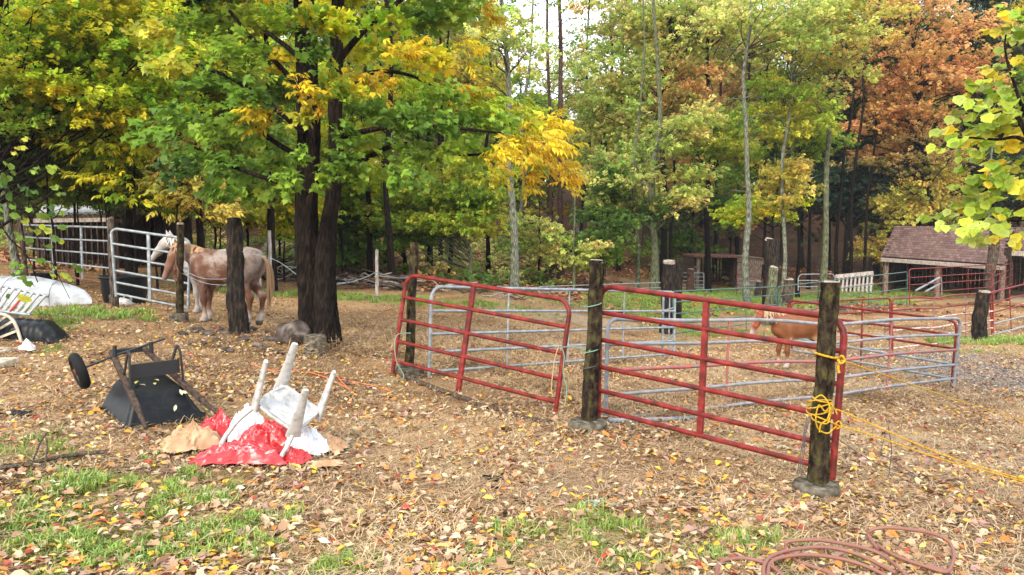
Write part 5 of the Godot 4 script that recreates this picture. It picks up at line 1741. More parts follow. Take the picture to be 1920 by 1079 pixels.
func make_animals() -> void:
	var s := 103.0
	# roan horse: hind feet near (470, 608), head low beside the steel gate
	horse("horse", "roan horse with a whitish rump and low head, standing behind the posts", "roan", onto(px(424, 604, s)), PI - 0.22, 0.98, {"poll": Vector3(0.98, 1.42, 0), "nose": Vector3(1.27, 0.86, 0), "ear": Vector3(0.03, 0.12, 0), "hair": Color(0.38, 0.22, 0.1), "mane": 0.9, "mane_side": -1.0})
	horse("horse", "white horse with pricked ears looking out behind the roan horse", "white", onto(px(406, 588, 95)), PI - 0.12, 0.93, {"poll": Vector3(1.02, 1.62, 0), "nose": Vector3(1.43, 1.17, 0), "ear": Vector3(0.05, 0.14, 0), "hair": Color(0.55, 0.5, 0.44), "mane": 0.9, "mane_side": -1.0})
	horse("pony", "small chestnut pony in a red halter, standing inside the pen", "chestnut", onto(px(1497, 684, 106)), PI + 0.1, 0.72, {"poll": Vector3(0.99, 1.43, 0), "nose": Vector3(1.21, 0.89, 0), "ear": Vector3(0.03, 0.12, 0), "hair": Color(0.36, 0.25, 0.15), "mane": 1.25, "mane_side": -1.0, "halter": true})
	# a halter hung on the narrow post
	var mb := MB.new()
	for k in 3:
		var pts := []
		for q in 13:
			var a := TAU * q / 12.0
			pts.append(px(329 + 4.0 * sin(a) + k, 512 + (16.0 - 4 * k) * cos(a), 108.0))
		tube(mb, pts, 0.012, 5)
	tube(mb, [px(328, 470, 108), px(330, 480, 108), px(329, 496, 108)], 0.012, 5)
	single("halter", mb, M.rust_brown, "red and black halter hanging from the narrow brown gate post", "halter")


# ---------------------------------------------------------------- sheds
func make_sheds() -> void:
	# the open barn with the shingled roof
	var el := px(1652, 481, 36)
	var er := px(1888, 497, 39.5)
	var rl := px(1679, 424, 33)
	var rr := px(1905, 427, 36)
	var t := thing("barn", "low open-fronted barn with a brown shingle roof behind red panels", "barn", gs(1780, 36))
	var nn := (er - el).cross(rl - el).normalized()
	if nn.y < 0.0:
		nn = -nn
	var mb := MB.new()
	mb.face([el - nn * 0.05, er - nn * 0.05, rr - nn * 0.05, rl - nn * 0.05])
	var back := (el - rl) * Vector3(1, 0, 1)
	var bl := rl - back + Vector3(0, -1.5, 0)
	var br := rr - back + Vector3(0, -1.5, 0)
	mb.face([rl - nn * 0.02, rr - nn * 0.02, br, bl])
	var roof := part("roof", mb, M.plank_dark, t)
	# shingle courses: rows of overlapping tabs, each a little proud of the one below
	mb = MB.new()
	rng.seed = 12
	var rows := 15
	for j in rows:
		var f0 := float(j) / rows
		var f1 := float(j + 1.15) / rows
		var n := 34
		var sh := 0.5 if j % 2 else 0.0
		for i in n:
			var g0 := clampf((i + sh - 0.5) / n + 0.001, 0.0, 1.0)
			var g1 := clampf((i + sh + 0.5) / n - 0.001, 0.0, 1.0)
			if g1 - g0 < 0.002:
				continue
			var a := el.lerp(er, g0).lerp(rl.lerp(rr, g0), f0) + nn * 0.035
			var b := el.lerp(er, g1).lerp(rl.lerp(rr, g1), f0) + nn * 0.035
			var c := el.lerp(er, g1).lerp(rl.lerp(rr, g1), minf(f1, 1.0)) + nn * 0.008
			var d := el.lerp(er, g0).lerp(rl.lerp(rr, g0), minf(f1, 1.0)) + nn * 0.008
			var col := Color(0.12, 0.072, 0.06).lerp(Color(0.2, 0.125, 0.105), rng.randf()) * rng.randf_range(0.85, 1.1)
			mb.face([a, b, c, d], col)
			mb.face([a - nn * 0.03, b - nn * 0.03, b, a], col)
	part("shingles", mb, M.shingle, roof).set_meta("kind", "stuff")
	mb = MB.new()
	beam(mb, el - nn * 0.06 + Vector3(0, -0.11, 0), er - nn * 0.06 + Vector3(0, -0.11, 0), 0.05, 0.2, nn)
	part("fascia", mb, M.plank_grey, t)
	var deep := (rl - el) * Vector3(1, 0, 1) * 1.9
	for x in [0.035, 0.47, 0.97]:
		for q in [0.06, 0.95]:
			mb = MB.new()
			var p: Vector3 = el.lerp(er, x) + deep * q
			beam(mb, onto(p, -0.1), Vector3(p.x, el.lerp(er, x).y - 0.12 + (0.35 if q > 0.5 else 0.2), p.z), 0.2, 0.2)
			part("post", mb, M.plank, t)
	mb = MB.new()                                           # back and end walls of boards
	for k in 26:
		var f := (k + 0.5) / 26.0
		var p := el.lerp(er, f) + deep
		mb = MB.new()
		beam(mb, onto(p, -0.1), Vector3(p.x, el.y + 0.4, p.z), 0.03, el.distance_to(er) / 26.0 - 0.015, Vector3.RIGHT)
		part("back_board", mb, M.plank_dark, t)
	for e in 2:
		for k in 14:
			var f := 0.07 + (k + 0.5) / 16.0
			var p: Vector3 = (el.lerp(er, 0.02) if e == 0 else er) + deep * f
			var hy := el.y + (rl.y - el.y) * (1.0 - absf(f * 1.9 - 0.95)) * 0.9
			mb = MB.new()
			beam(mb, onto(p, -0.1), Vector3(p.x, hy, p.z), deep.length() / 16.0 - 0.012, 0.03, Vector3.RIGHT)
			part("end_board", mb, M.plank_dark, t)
	# wing further along, with a higher eave
	var wl := px(1889, 469, 38)
	var wr := px(2080, 478, 42)
	var vl := px(1898, 427, 35)
	var vr := px(2080, 430, 38)
	t = thing("barn_wing", "taller wing with a dark doorway adjoining the shingled barn", "barn", gs(1930, 38))
	nn = (wr - wl).cross(vl - wl).normalized()
	nn = nn if nn.y > 0.0 else -nn
	mb = MB.new()
	for j in 11:
		for i in 26:
			var sh := 0.5 if j % 2 else 0.0
			var g0 := clampf((i + sh - 0.5) / 26.0, 0.0, 1.0)
			var g1 := clampf((i + sh + 0.5) / 26.0 - 0.001, 0.0, 1.0)
			var f0 := j / 11.0
			var f1 := minf((j + 1.15) / 11.0, 1.0)
			mb.face([wl.lerp(wr, g0).lerp(vl.lerp(vr, g0), f0) + nn * 0.05, wl.lerp(wr, g1).lerp(vl.lerp(vr, g1), f0) + nn * 0.05, wl.lerp(wr, g1).lerp(vl.lerp(vr, g1), f1) + nn * 0.02, wl.lerp(wr, g0).lerp(vl.lerp(vr, g0), f1) + nn * 0.02], Color(0.12, 0.072, 0.06).lerp(Color(0.2, 0.125, 0.105), rng.randf()))
	part("shingles", mb, M.shingle, t).set_meta("kind", "stuff")
	mb = MB.new()
	mb.face([wl, wr, vr, vl])
	mb.face([vl, vr, vr + (vr - wr) * Vector3(1, -1, 1), vl + (vl - wl) * Vector3(1, -1, 1)])
	part("roof", mb, M.plank_dark, t)
	mb = MB.new()
	beam(mb, wl + Vector3(0, -0.14, 0.05), wr + Vector3(0, -0.14, 0.05), 0.06, 0.26)
	part("lintel", mb, M.plank_grey, t)
	for f in [0.015, 0.5, 0.98]:
		mb = MB.new()
		var p := wl.lerp(wr, f)
		beam(mb, onto(p, -0.1), p - Vector3(0, 0.2, 0), 0.2, 0.2)
		part("post", mb, M.plank, t)
	for k in 20:
		mb = MB.new()
		var p := wl.lerp(wr, (k + 0.5) / 20.0) + (vl - wl) * Vector3(1, 0, 1) * 1.9
		beam(mb, onto(p, -0.1), Vector3(p.x, wl.y + 0.2, p.z), 0.03, wl.distance_to(wr) / 20.0 - 0.015, Vector3.RIGHT)
		part("back_board", mb, M.plank_dark, t)
	# the small brown shed at the edge of the wood
	var s := 33.0
	t = thing("open_shed", "small flat-roofed brown shed, one bay open and dark, at the wood's edge", "shed", gs(1365, s))
	var zb := Vector3(0, 0, -2.6)
	mb = MB.new()
	var a := px(1300, 481, s)
	var c := px(1382, 482, s)
	var e := px(1434, 487, s)
	beam(mb, a + Vector3(0, 0.02, 0) + zb * 0.45, c + Vector3(0, 0.02, 0) + zb * 0.45, 3.0, 0.12, Vector3.UP)
	part("roof", mb, M.rust_brown, t)
	mb = MB.new()
	beam(mb, c + Vector3(0.01, -0.1, 0.02), e + Vector3(0, -0.1, 0.02), 0.05, 0.36)
	part("fascia", mb, M.plank, t)
	mb = MB.new()
	beam(mb, c + Vector3(0.02, 0.06, 0) + zb * 0.45, e + Vector3(0, 0.06, 0) + zb * 0.45, 2.7, 0.06, Vector3.UP)
	part("wing_roof", mb, M.plank, t)
	for x in [1310, 1331]:
		mb = MB.new()
		beam(mb, gs(x, s) - Vector3(0, 0.1, 0), px(x, 484, s), 0.16, 0.16)
		part("post", mb, M.plank, t)
	for k in 8:
		mb = MB.new()
		var x := 1386.0 + 5.8 * k
		beam(mb, gs(x, s) - Vector3(0, 0.1, 0), px(x, 493, s), 0.165, 0.04)
		part("wall_board", mb, M.plank, t)
	for k in 22:
		mb = MB.new()
		var x := 1303.0 + 6.0 * k
		var p := gs(x, s) + zb
		beam(mb, onto(p, -0.1), Vector3(p.x, a.y - 0.03, p.z), 0.175, 0.04)
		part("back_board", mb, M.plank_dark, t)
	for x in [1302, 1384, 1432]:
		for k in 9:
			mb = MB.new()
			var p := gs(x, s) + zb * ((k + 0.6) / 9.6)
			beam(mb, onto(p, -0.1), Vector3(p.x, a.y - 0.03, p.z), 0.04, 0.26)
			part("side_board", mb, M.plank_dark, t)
	# the low shed behind the long steel gate
	s = 55.0
	t = thing("low_shed", "low dark slatted shed under a pale roof edged with fallen leaves", "shed", gs(140, s))
	var r0 := px(66, 411, s)
	var r1 := px(206, 409, s)
	var up := px(80, 384, 44.0)
	var up1 := px(188, 386, 44.0)
	mb = MB.new()
	mb.face([r0, r1, up1, up])
	mb.face([r0 - Vector3(0, 0.06, 0), r1 - Vector3(0, 0.06, 0), up1 - Vector3(0, 0.06, 0), up - Vector3(0, 0.06, 0)])
	roof = part("roof", mb, M.metal_roof, t)
	mb = MB.new()
	beam(mb, r0 + Vector3(-0.05, -0.06, 0), r1 + Vector3(0.05, -0.06, 0), 0.12, 0.14)
	part("eave_board", mb, M.plank_grey, t)
	rng.seed = 15
	mb = MB.new()
	for k in 420:
		var f := rng.randf()
		var g := pow(rng.randf(), 2.0) * 0.35
		var p := r0.lerp(r1, f).lerp(up.lerp(up1, f), g) + Vector3(0, 0.03, 0)
		var q: Array = FALLEN[[3, 1, 5, 2][k % 4]]
		var k0 := mb.v.size()
		leaf(mb, p, Vector3(rng.randfn(), 0.1, rng.randfn()).normalized(), Vector3(rng.randfn(0, 0.3), 1, rng.randfn(0, 0.3)), 0.12, 0.07)
		for z in range(k0, mb.v.size()):
			mb.c[z] = Color(q[0], q[1], q[2])
	part("roof_litter", mb, M.litter, roof).set_meta("kind", "stuff")
	for k in 13:
		mb = MB.new()
		var x := 70.0 + 11.2 * k
		beam(mb, gs(x, s) - Vector3(0, 0.1, 0), px(x, 413, s), 0.09, 0.05)
		part("slat", mb, M.plank_dark, t)
	for k in 16:
		mb = MB.new()
		var x := 68.0 + 9.2 * k
		var p := gs(x, s) + Vector3(0, 0, -5.0)
		beam(mb, onto(p, -0.1), Vector3(p.x, r0.y + 0.6, p.z), 0.25, 0.04)
		part("back_board", mb, M.plank_dark, t)
	for e2 in 2:
		for k in 14:
			mb = MB.new()
			var p := gs([68, 205][e2], s) + Vector3(0, 0, -0.2 - 0.35 * k)
			beam(mb, onto(p, -0.1), Vector3(p.x, r0.y - 0.05 + 0.04 * k, p.z), 0.04, 0.33)
			part("side_board", mb, M.plank_dark, t)


# ---------------------------------------------------------------- things by the left paddock, stones, brush
func make_clutter() -> void:
	var t: Node3D
	var mb: MB
	# upturned boat
	t = thing("boat", "pale grey aluminium boat lying upside down beside the galvanised gate", "boat", gp(80, 572))
	mb = MB.new()
	var bow := gp(172, 573)
	var stern := bow + Vector3(-3.3, 0, 0.35)
	var ax := (stern - bow).normalized()
	var cr := ax.cross(Vector3.UP)
	var n := 26
	var m := 17
	for j in n + 1:
		var f := float(j) / n
		var half := 0.58 * pow(clampf(f * 1.9, 0.0, 1.0), 0.55)
		var high := 0.12 + 0.42 * pow(clampf(f * 3.2, 0.0, 1.0), 0.5)
		var cen := bow.lerp(stern, f)
		for i in m:
			var a := PI * i / (m - 1)
			var q := Vector2(cos(a), sin(a))
			var hard := pow(absf(q.y), 0.55)
			var p := cen + cr * q.x * half
			p.y = gy(p.x, p.z) + high * hard + (0.03 if i == (m - 1) / 2 else 0.0)
			mb.vert(p, (cr * q.x + Vector3.UP * q.y - ax * 0.25 * (1.0 - f)).normalized())
	for j in n:
		for i in m - 1:
			var k := j * m + i
			mb.quad(k, k + 1, k + m + 1, k + m)
	part("hull", mb, M.boat_paint, t)
	for sg in [0, 1]:
		mb = MB.new()
		var pts := []
		for j in n + 1:
			pts.append(part_vertex(t, "hull", j * m + (0 if sg == 0 else m - 1)) + Vector3(0, 0.02, 0))
		tube(mb, pts, 0.02, 6)
		part("gunwale", mb, M.galvanised, t)
	for f in [5, 11, 17]:
		mb = MB.new()
		var pts := []
		for i in m:
			pts.append(part_vertex(t, "hull", f * m + i) + Vector3(0, 0.004, 0))
		tube(mb, pts, 0.012, 5)
		part("rib", mb, M.boat_paint, t)
	# ladder-like rack on the boat
	t = thing("rack", "white slatted rack like a short ladder leaning on the upturned boat", "rack", gp(60, 595))
	var A := px(-40, 527, 118)
	var B := px(90, 556, 118)
	var C := px(-70, 575, 128)
	var D := px(56, 591, 128)
	for k in [[A, B], [C, D]]:
		mb = MB.new()
		tube(mb, [k[0], k[0].lerp(k[1], 0.5), k[1]], 0.024, 8)
		part("side_rail", mb, M.galvanised, t)
	for k in 11:
		mb = MB.new()
		var f := (k + 0.5) / 11.0
		beam(mb, A.lerp(B, f), C.lerp(D, f), 0.05, 0.03)
		part("rung", mb, M.white_plastic, t)
	mb = MB.new()
	tube(mb, [px(18, 584, 132), px(28, 573, 131), px(38, 561, 130)], 0.016, 7)
	single("red_stick", mb, M.red_strap, "red stick resting on the white slatted rack", "stick")
	# bowl, chair, bench corner, rag
	mb = MB.new()
	var bp := gp(4, 610)
	lathe(mb, bp, [Vector2(0.17, 0.0), Vector2(0.2, 0.06), Vector2(0.24, 0.19), Vector2(0.265, 0.2), Vector2(0.265, 0.185), Vector2(0.23, 0.17), Vector2(0.18, 0.03), Vector2(0.002, 0.025)], 28)
	single("basin", mb, M.tan_plastic, "tan plastic basin on the ground behind the slatted garden chair", "basin")
	t = thing("tan_chair", "tan plastic garden chair lying with its fan-shaped slatted back upright", "chair", gp(5, 668))
	var o := gp(8, 667)
	var S := 141.0
	var fan := []
	for k in [[-60, 664], [-55, 610], [-25, 592], [5, 590], [24, 602], [36, 630], [42, 655], [38, 664]]:
		fan.append(px(k[0], k[1], S))
	mb = MB.new()
	tube(mb, smooth_path(fan, 6), 0.022, 9)
	part("back_frame", mb, M.tan_plastic, t)
	mb = MB.new()
	tube(mb, [px(-60, 663, S), px(0, 665, S), px(38, 663, S)], 0.022, 8)
	part("lower_rail", mb, M.tan_plastic, t)
	for k in 7:
		mb = MB.new()
		var f := float(k) / 6.0
		var e: Vector3 = smooth_path(fan, 6)[12 + int(f * 24.0)]
		var b0 := px(-30 - 8 * k, 600 + 10.0 * k, S)
		beam(mb, px(lerpf(-50, -20, f), lerpf(612, 660, f), S - 0.5), e, 0.032, 0.01, Vector3.BACK)
		part("back_slat", mb, M.tan_plastic, t)
	mb = MB.new()
	box(mb, o + Vector3(-0.35, 0.02, -0.22), Vector3(0.5, 0.03, 0.4), Basis.IDENTITY)
	part("seat", mb, M.tan_plastic, t)
	t = thing("low_table", "corner of a low tan plastic table before the slatted garden chair", "table", gp(-20, 722))
	mb = MB.new()
	var tp := px(-28, 682, 165)
	box(mb, tp, Vector3(0.52, 0.07, 0.4), Basis(Vector3.UP, 0.1))
	part("top", mb, M.tan_plastic, t)
	for k in [[0.22, 0.15], [0.22, -0.15], [-0.22, 0.15], [-0.22, -0.15]]:
		mb = MB.new()
		var p := tp + Vector3(k[0], 0, k[1])
		tube(mb, [onto(p), p + Vector3(0, -0.02, 0)], 0.022, 8)
		part("leg", mb, M.tan_plastic, t)
	var white: Material = mat("rag", 0.62, 0.58, 0.58, 0.8)
	crumple("rag", "white rag crumpled on the ground at the foot of the tan chair", gp(50, 660), 0.09, 0.07, 0.12, 0.2, 401, white)
	crumple("rag", "dark flat scrap of tarpaulin lying on the straw near the dead branch", gp(32, 780), 0.12, 0.06, 0.03, 0.1, 402, M.black_plastic)
	# black ribbed sled upside down
	t = thing("sled", "black ribbed plastic sled lying upside down beside the tan chair", "sled", gp(70, 640))
	mb = MB.new()
	var s0 := gp(112, 640)
	var s1 := s0 + Vector3(-0.95, 0, -0.12)
	for j in 41:
		var f := j / 40.0
		var cen := s0.lerp(s1, f)
		var e := minf(f, 1.0 - f)
		var hi := 0.26 * pow(clampf(e * 5.0, 0.0, 1.0), 0.6) + 0.012 * sin(f * 40.0) * clampf(e * 8.0, 0.0, 1.0)
		for i in 13:
			var a := PI * i / 12.0
			var p := cen + Vector3(0.04, 0, 1) * cos(a) * 0.27
			p.y = gy(p.x, p.z) + hi * pow(absf(sin(a)), 0.45)
			mb.vert(p, (Vector3(0, 0, cos(a)) + Vector3.UP * sin(a) + Vector3(0.5 - f, 0, 0) * 0.6 + Vector3(-0.25 * cos(f * 40.0), 0, 0)).normalized())
	for j in 40:
		for i in 12:
			var k := j * 13 + i
			mb.quad(k, k + 1, k + 14, k + 13)
	part("shell", mb, M.black_plastic, t)
	mb = MB.new()
	var rim := []
	for j in 41:
		rim.append(part_vertex(t, "shell", j * 13))
	for j in range(40, -1, -1):
		rim.append(part_vertex(t, "shell", j * 13 + 12))
	tube(mb, rim, 0.014, 6)
	part("rim", mb, M.black_plastic, t)
	# water trough, bucket, jug, blocks
	mb = MB.new()
	t = thing("water_trough", "round black rubber water trough behind the galvanised six-rail gate", "trough", gs(228, 91))
	var wp := gs(228, 91)
	lathe(mb, wp, [Vector2(0.38, -0.02), Vector2(0.42, 0.2), Vector2(0.44, 0.5), Vector2(0.475, 0.53), Vector2(0.475, 0.57), Vector2(0.45, 0.58), Vector2(0.42, 0.55), Vector2(0.4, 0.2)], 32)
	part("tub", mb, M.black_plastic, t)
	mb = MB.new()
	lathe(mb, wp, [Vector2(0.41, 0.42), Vector2(0.2, 0.42), Vector2(0.002, 0.42)], 28)
	part("water", mb, mat("water", 0.03, 0.035, 0.035, 0.05), t)
	mb = MB.new()
	var kp := gs(72, 74)
	lathe(mb, kp, [Vector2(0.2, -0.02), Vector2(0.24, 0.34), Vector2(0.255, 0.36), Vector2(0.22, 0.35), Vector2(0.18, 0.05), Vector2(0.002, 0.05)], 24)
	single("bucket", mb, M.black_plastic, "dark bucket standing behind the long galvanised gate", "bucket")
	t = thing("jug", "white plastic jug lying on its side by the six-rail gate", "jug", gp(233, 577))
	mb = MB.new()
	var jp := gp(233, 574, 0.0)
	lathe(mb, jp + Vector3(-0.1, 0.09, 0), [Vector2(0.002, 0.0), Vector2(0.08, 0.005), Vector2(0.085, 0.03), Vector2(0.085, 0.17), Vector2(0.06, 0.22), Vector2(0.03, 0.25), Vector2(0.03, 0.29), Vector2(0.002, 0.29)], 18, 0.0, Basis(Vector3.BACK, -PI * 0.5 - 0.2))
	part("bottle", mb, M.white_plastic, t)
	mb = MB.new()
	tube(mb, smooth_path([jp + Vector3(0.0, 0.16, 0.02), jp + Vector3(0.05, 0.22, 0.02), jp + Vector3(0.12, 0.19, 0.02), jp + Vector3(0.15, 0.11, 0.01)], 4), 0.014, 6)
	part("handle", mb, M.white_plastic, t)
	mb = MB.new()
	box(mb, gp(212, 572) + Vector3(0, 0.1, 0), Vector3(0.12, 0.22, 0.16), Basis(Vector3.UP, 0.3))
	single("concrete_block", mb, M.concrete, "small concrete block under the galvanised gate's hinge end", "block")
	# stones round the tree and posts
	mb = MB.new()
	ball(mb, gp(550, 645) + Vector3(0.02, 0.15, 0.0), Vector3(0.28, 0.19, 0.22), 0.7, 2.2, Color.WHITE, 16)
	single("boulder", mb, M.stone, "rough brownish boulder lying against the foot of the big maple", "stone")
	mb = MB.new()
	lathe(mb, gp(592, 664) - Vector3(0, 0.05, 0), [Vector2(0.17, 0), Vector2(0.165, 0.3), Vector2(0.14, 0.33), Vector2(0.002, 0.33)], 20, 0.15)
	single("stump_block", mb, M.concrete, "mossy round concrete block between the boulder and the maple's roots", "block")
	rng.seed = 19
	var stones := [[340, 628, 0.09], [388, 628, 0.12], [420, 626, 0.1], [427, 660, 0.09], [368, 622, 0.13], [405, 640, 0.08], [480, 650, 0.1], [498, 655, 0.07], [455, 640, 0.11], [410, 617, 0.09], [525, 663, 0.07], [505, 640, 0.13], [540, 700, 0.04], [380, 645, 0.06], [352, 646, 0.05], [470, 620, 0.12], [650, 720, 0.04], [690, 728, 0.05]]
	for k in stones:
		mb = MB.new()
		ball(mb, gp(k[0], k[1]) + Vector3(0, k[2] * 0.2, 0), Vector3(k[2], k[2] * 0.42, k[2] * 0.75), 0.4, 4.0, Color.WHITE, 8)
		single("stone", mb, M.stone, "dark flat stone lying in the trodden soil near the blackened post", "stone", "stones near the blackened post")
	# brush piles
	brush("brush_pile", "low tangled pile of grey dead branches behind the big maple", 690, 540, 1.9, 0.55, 90, 501)
	brush("brush_pile", "pile of cut branches and logs behind the horses, left of the maple trunk".replace("left of", "beside"), 535, 525, 1.5, 0.8, 70, 502)
	brush("brush_pile", "thin line of dead branches along the wood's edge behind the steel panel", 850, 548, 2.2, 0.35, 45, 503)
	# grey sheet among the trees
	mb = MB.new()
	var sh := gs(545, 40)
	for k in 6:
		beam(mb, sh + Vector3(-1.0 + 0.3 * k, 0.75, 0), sh + Vector3(-1.0 + 0.3 * k, 0.3, 1.0), 0.29, 0.02, Vector3.UP)
	single("tin_sheet", mb, M.concrete, "pale grey roofing sheet lying in the wood behind the horse's rump", "sheet")


func part_vertex(t: Node3D, called: String, k: int) -> Vector3:
	var me: ArrayMesh = t.get_node(called).mesh
	if not cache.has(me):
		cache[me] = me.surface_get_arrays(0)[Mesh.ARRAY_VERTEX]
	return cache[me][k]


var cache := {}


func brush(called: String, label: String, x: float, y: float, wide: float, high: float, count: int, sd: int) -> void:
	rng.seed = sd
	var mid := gp(x, y)
	var t := thing(called, label, "brush pile", mid, "brush piles along the wood")
	for k in count:
		var mb := MB.new()
		var a := rng.randfn(0.0, 0.5)
		var f := rng.randf_range(-1.0, 1.0)
		var c := mid + Vector3(f * wide, 0, rng.randf_range(-0.6, 0.6))
		c.y = gy(c.x, c.z) + rng.randf() * high * (1.0 - 0.6 * f * f)
		var d := Vector3(cos(a), rng.randfn(0, 0.22), sin(a)) * rng.randf_range(0.4, 1.2)
		var r := rng.randf_range(0.008, 0.03) if k % 9 else rng.randf_range(0.04, 0.07)
		tube(mb, [c - d * 0.5, c + Vector3(rng.randfn(0, 0.05), rng.randfn(0, 0.06), rng.randfn(0, 0.05)), c + d * 0.5], [r, r * 0.9, r * 0.5], 5, 0.2)
		part("stick", mb, M[["bark_brown", "plank_grey", "bark_dark"][k % 3]], t)


# ---------------------------------------------------------------- trees
func stem(mb: MB, way: Array, rads: Array, s: float, sides := 14, rough := 0.2) -> Array:
	var pts := []
	for p in way:
		pts.append(px(p[0], p[1], s if p.size() < 3 else p[2]))
	var per := 16 if sides > 20 else 5
	var sp := smooth_path(pts, per)
	var rr := []
	for k in sp.size():
		var f := float(k) / per
		rr.append(lerpf(rads[mini(int(f), rads.size() - 1)], rads[mini(int(f) + 1, rads.size() - 1)], f - int(f)))
	tube(mb, sp, rr, sides, rough, Color.WHITE, true, 0.13 if sides > 20 else 0.0)
	return sp


func make_hero() -> void:
	var s := 118.0
	var base := gs(598, s)
	var t := thing("maple_tree", "big maple with two fused dark trunks and a wide green and yellow crown", "tree", base)
	rng.seed = 700
	var left := MB.new()
	var a := stem(left, [[588, 668], [583, 600], [578, 520], [574, 420], [576, 320], [578, 220], [574, 110], [568, -20], [560, -260], [555, -600]], [0.235, 0.19, 0.172, 0.168, 0.17, 0.165, 0.16, 0.15, 0.11, 0.04], s, 44)
	part("trunk", left, M.bark_dark, t)
	var right := MB.new()
	var b := stem(right, [[616, 668, 121], [609, 600, 121], [605, 530, 120], [612, 440, 119], [624, 370], [629, 290], [628, 200], [630, 100], [633, 0], [645, -240], [660, -560]], [0.18, 0.145, 0.135, 0.125, 0.12, 0.115, 0.105, 0.1, 0.09, 0.07, 0.03], s, 36)
	part("trunk", right, M.bark_dark, t)
	var butt := MB.new()
	stem(butt, [[628, 650, 116], [622, 590, 116], [617, 520, 116.5], [620, 440, 117.5], [626, 370, 118]], [0.12, 0.105, 0.098, 0.09, 0.06], s, 30)
	stem(butt, [[562, 656, 117], [568, 620, 117], [573, 570, 117.5], [575, 500, 118]], [0.09, 0.095, 0.09, 0.06], s, 30)
	part("buttress", butt, M.bark_dark, t)
	var wood := MB.new()
	for w in [[[632, 175], [670, 150], [710, 134], [770, 142], [830, 172], [900, 205], [980, 240]], [[625, 260], [690, 245], [760, 235], [850, 240], [940, 250]], [[628, 330], [700, 290], [760, 270], [860, 290], [960, 285]], [[572, 300], [520, 270], [470, 235], [400, 215]], [[572, 250], [510, 200], [440, 150], [360, 120]], [[574, 180], [520, 120], [470, 70], [430, 20]], [[630, 120], [680, 60], [740, 10], [790, -40]], [[575, 365], [530, 345], [470, 325], [400, 300]], [[572, 120], [540, 90], [500, 60]]]:
		stem(wood, w, [0.055, 0.045, 0.036, 0.028, 0.02, 0.012, 0.008], s + rng.randf_range(-6.0, 10.0), 6, 0.1)
	part("branches", wood, M.bark_dark, t).set_meta("kind", "stuff")
	# boughs in view: [x, y, palette, half width in pixels]
	var boughs := [
		[380, 40, "gr", 55], [450, 90, "gr", 55], [330, 120, "lg", 50], [400, 150, "gr", 55], [470, 180, "gr", 50], [350, 215, "gr", 50], [430, 240, "gr", 55], [300, 250, "gr", 40], [500, 250, "lg", 45], [380, 290, "gr", 55], [450, 310, "gr", 50], [340, 310, "dg", 40], [520, 300, "gr", 45], [490, 30, "lg", 50], [540, 110, "yg", 35], [420, 350, "gr", 40], [530, 40, "yg", 40], [300, 60, "lg", 45], [510, 350, "lg", 35], [560, 160, "ye", 22], [480, 210, "ye", 26], [500, 205, "ye", 20],
		[600, 40, "yg", 45], [660, 30, "gr", 50], [720, 40, "yg", 50], [780, 30, "gr", 50], [840, 20, "lg", 45], [690, 90, "yg", 45], [750, 90, "ye", 45], [800, 110, "yg", 40], [640, 150, "yg", 35], [700, 150, "ye", 35], [760, 150, "yg", 45], [820, 170, "gr", 45], [870, 165, "ye", 35], [900, 190, "yg", 40], [680, 200, "gr", 45], [740, 215, "gr", 50], [800, 225, "gr", 50], [860, 225, "gr", 45], [920, 225, "gr", 40], [960, 215, "yg", 35], [1000, 230, "ye", 35], [1035, 225, "ye", 30], [1040, 260, "ye", 30], [1000, 270, "ye", 30], [960, 260, "ye", 35], [1045, 295, "ye", 24], [990, 300, "ye", 18], [930, 280, "ye", 32], [880, 275, "yg", 40], [830, 285, "lg", 40], [770, 285, "gr", 45], [710, 270, "gr", 45], [660, 260, "lg", 40], [650, 310, "gr", 30], [700, 320, "lg", 35], [760, 330, "gr", 35], [930, 320, "ye", 20], [985, 335, "ye", 10], [1060, 330, "ye", 12], [870, 90, "ye", 28], [900, 20, "ye", 22], [590, 190, "ye", 22], [650, 90, "ye", 30], [585, 30, "lg", 30, 132], [640, 50, "yg", 28, 132], [600, 95, "gr", 24, 132], [630, 170, "lg", 22, 130], [570, 215, "lg", 14, 130], [645, 245, "gr", 24, 130], [560, 285, "gr", 16, 130], [650, 300, "gr", 22, 130], [600, 330, "lg", 10, 130], [540, 330, "gr", 26, 130]]
	var xf := {"maple": [], "long": []}
	var cols := {"maple": [], "long": []}
	for q in boughs:
		var sc := rng.randf_range(106.0, 136.0)
		if q.size() > 4:
			sc = q[4]
		var at := px(q[0], q[1], sc)
		var w: float = q[3] / sc
		var kind: String = "long" if q[2] == "ye" or (q[2] == "yg" and rng.randf() < 0.4) else "maple"
		var from: Vector3 = (a if q[0] < 600 else b)[int((0.45 + rng.randf() * 0.2) * 130.0)]
		bough(at, w, 0.2, int(18 + w * w * 235.0), q[2], 0.2, from, xf[kind], cols[kind])
	# the crown above the frame
	for k in 45:
		var d := Vector3(rng.randfn(), rng.randfn(), rng.randfn()).normalized() * pow(rng.randf(), 0.4)
		var at := base + Vector3(0.2 + d.x * 3.6, 7.4 + d.y * 2.4, d.z * 3.0)
		if at.y < px(600, -20, s).y:
			continue
		bough(at, 0.7, 0.25, 70, ["gr", "yg", "lg", "ye"][k % 4], 0.3, base + Vector3(0, 5, 0), xf["maple"], cols["maple"])
	scatter("green_leaves", SPRAY.maple, xf["maple"], cols["maple"], t)
	scatter("yellow_leaves", SPRAY.long, xf["long"], cols["long"], t)


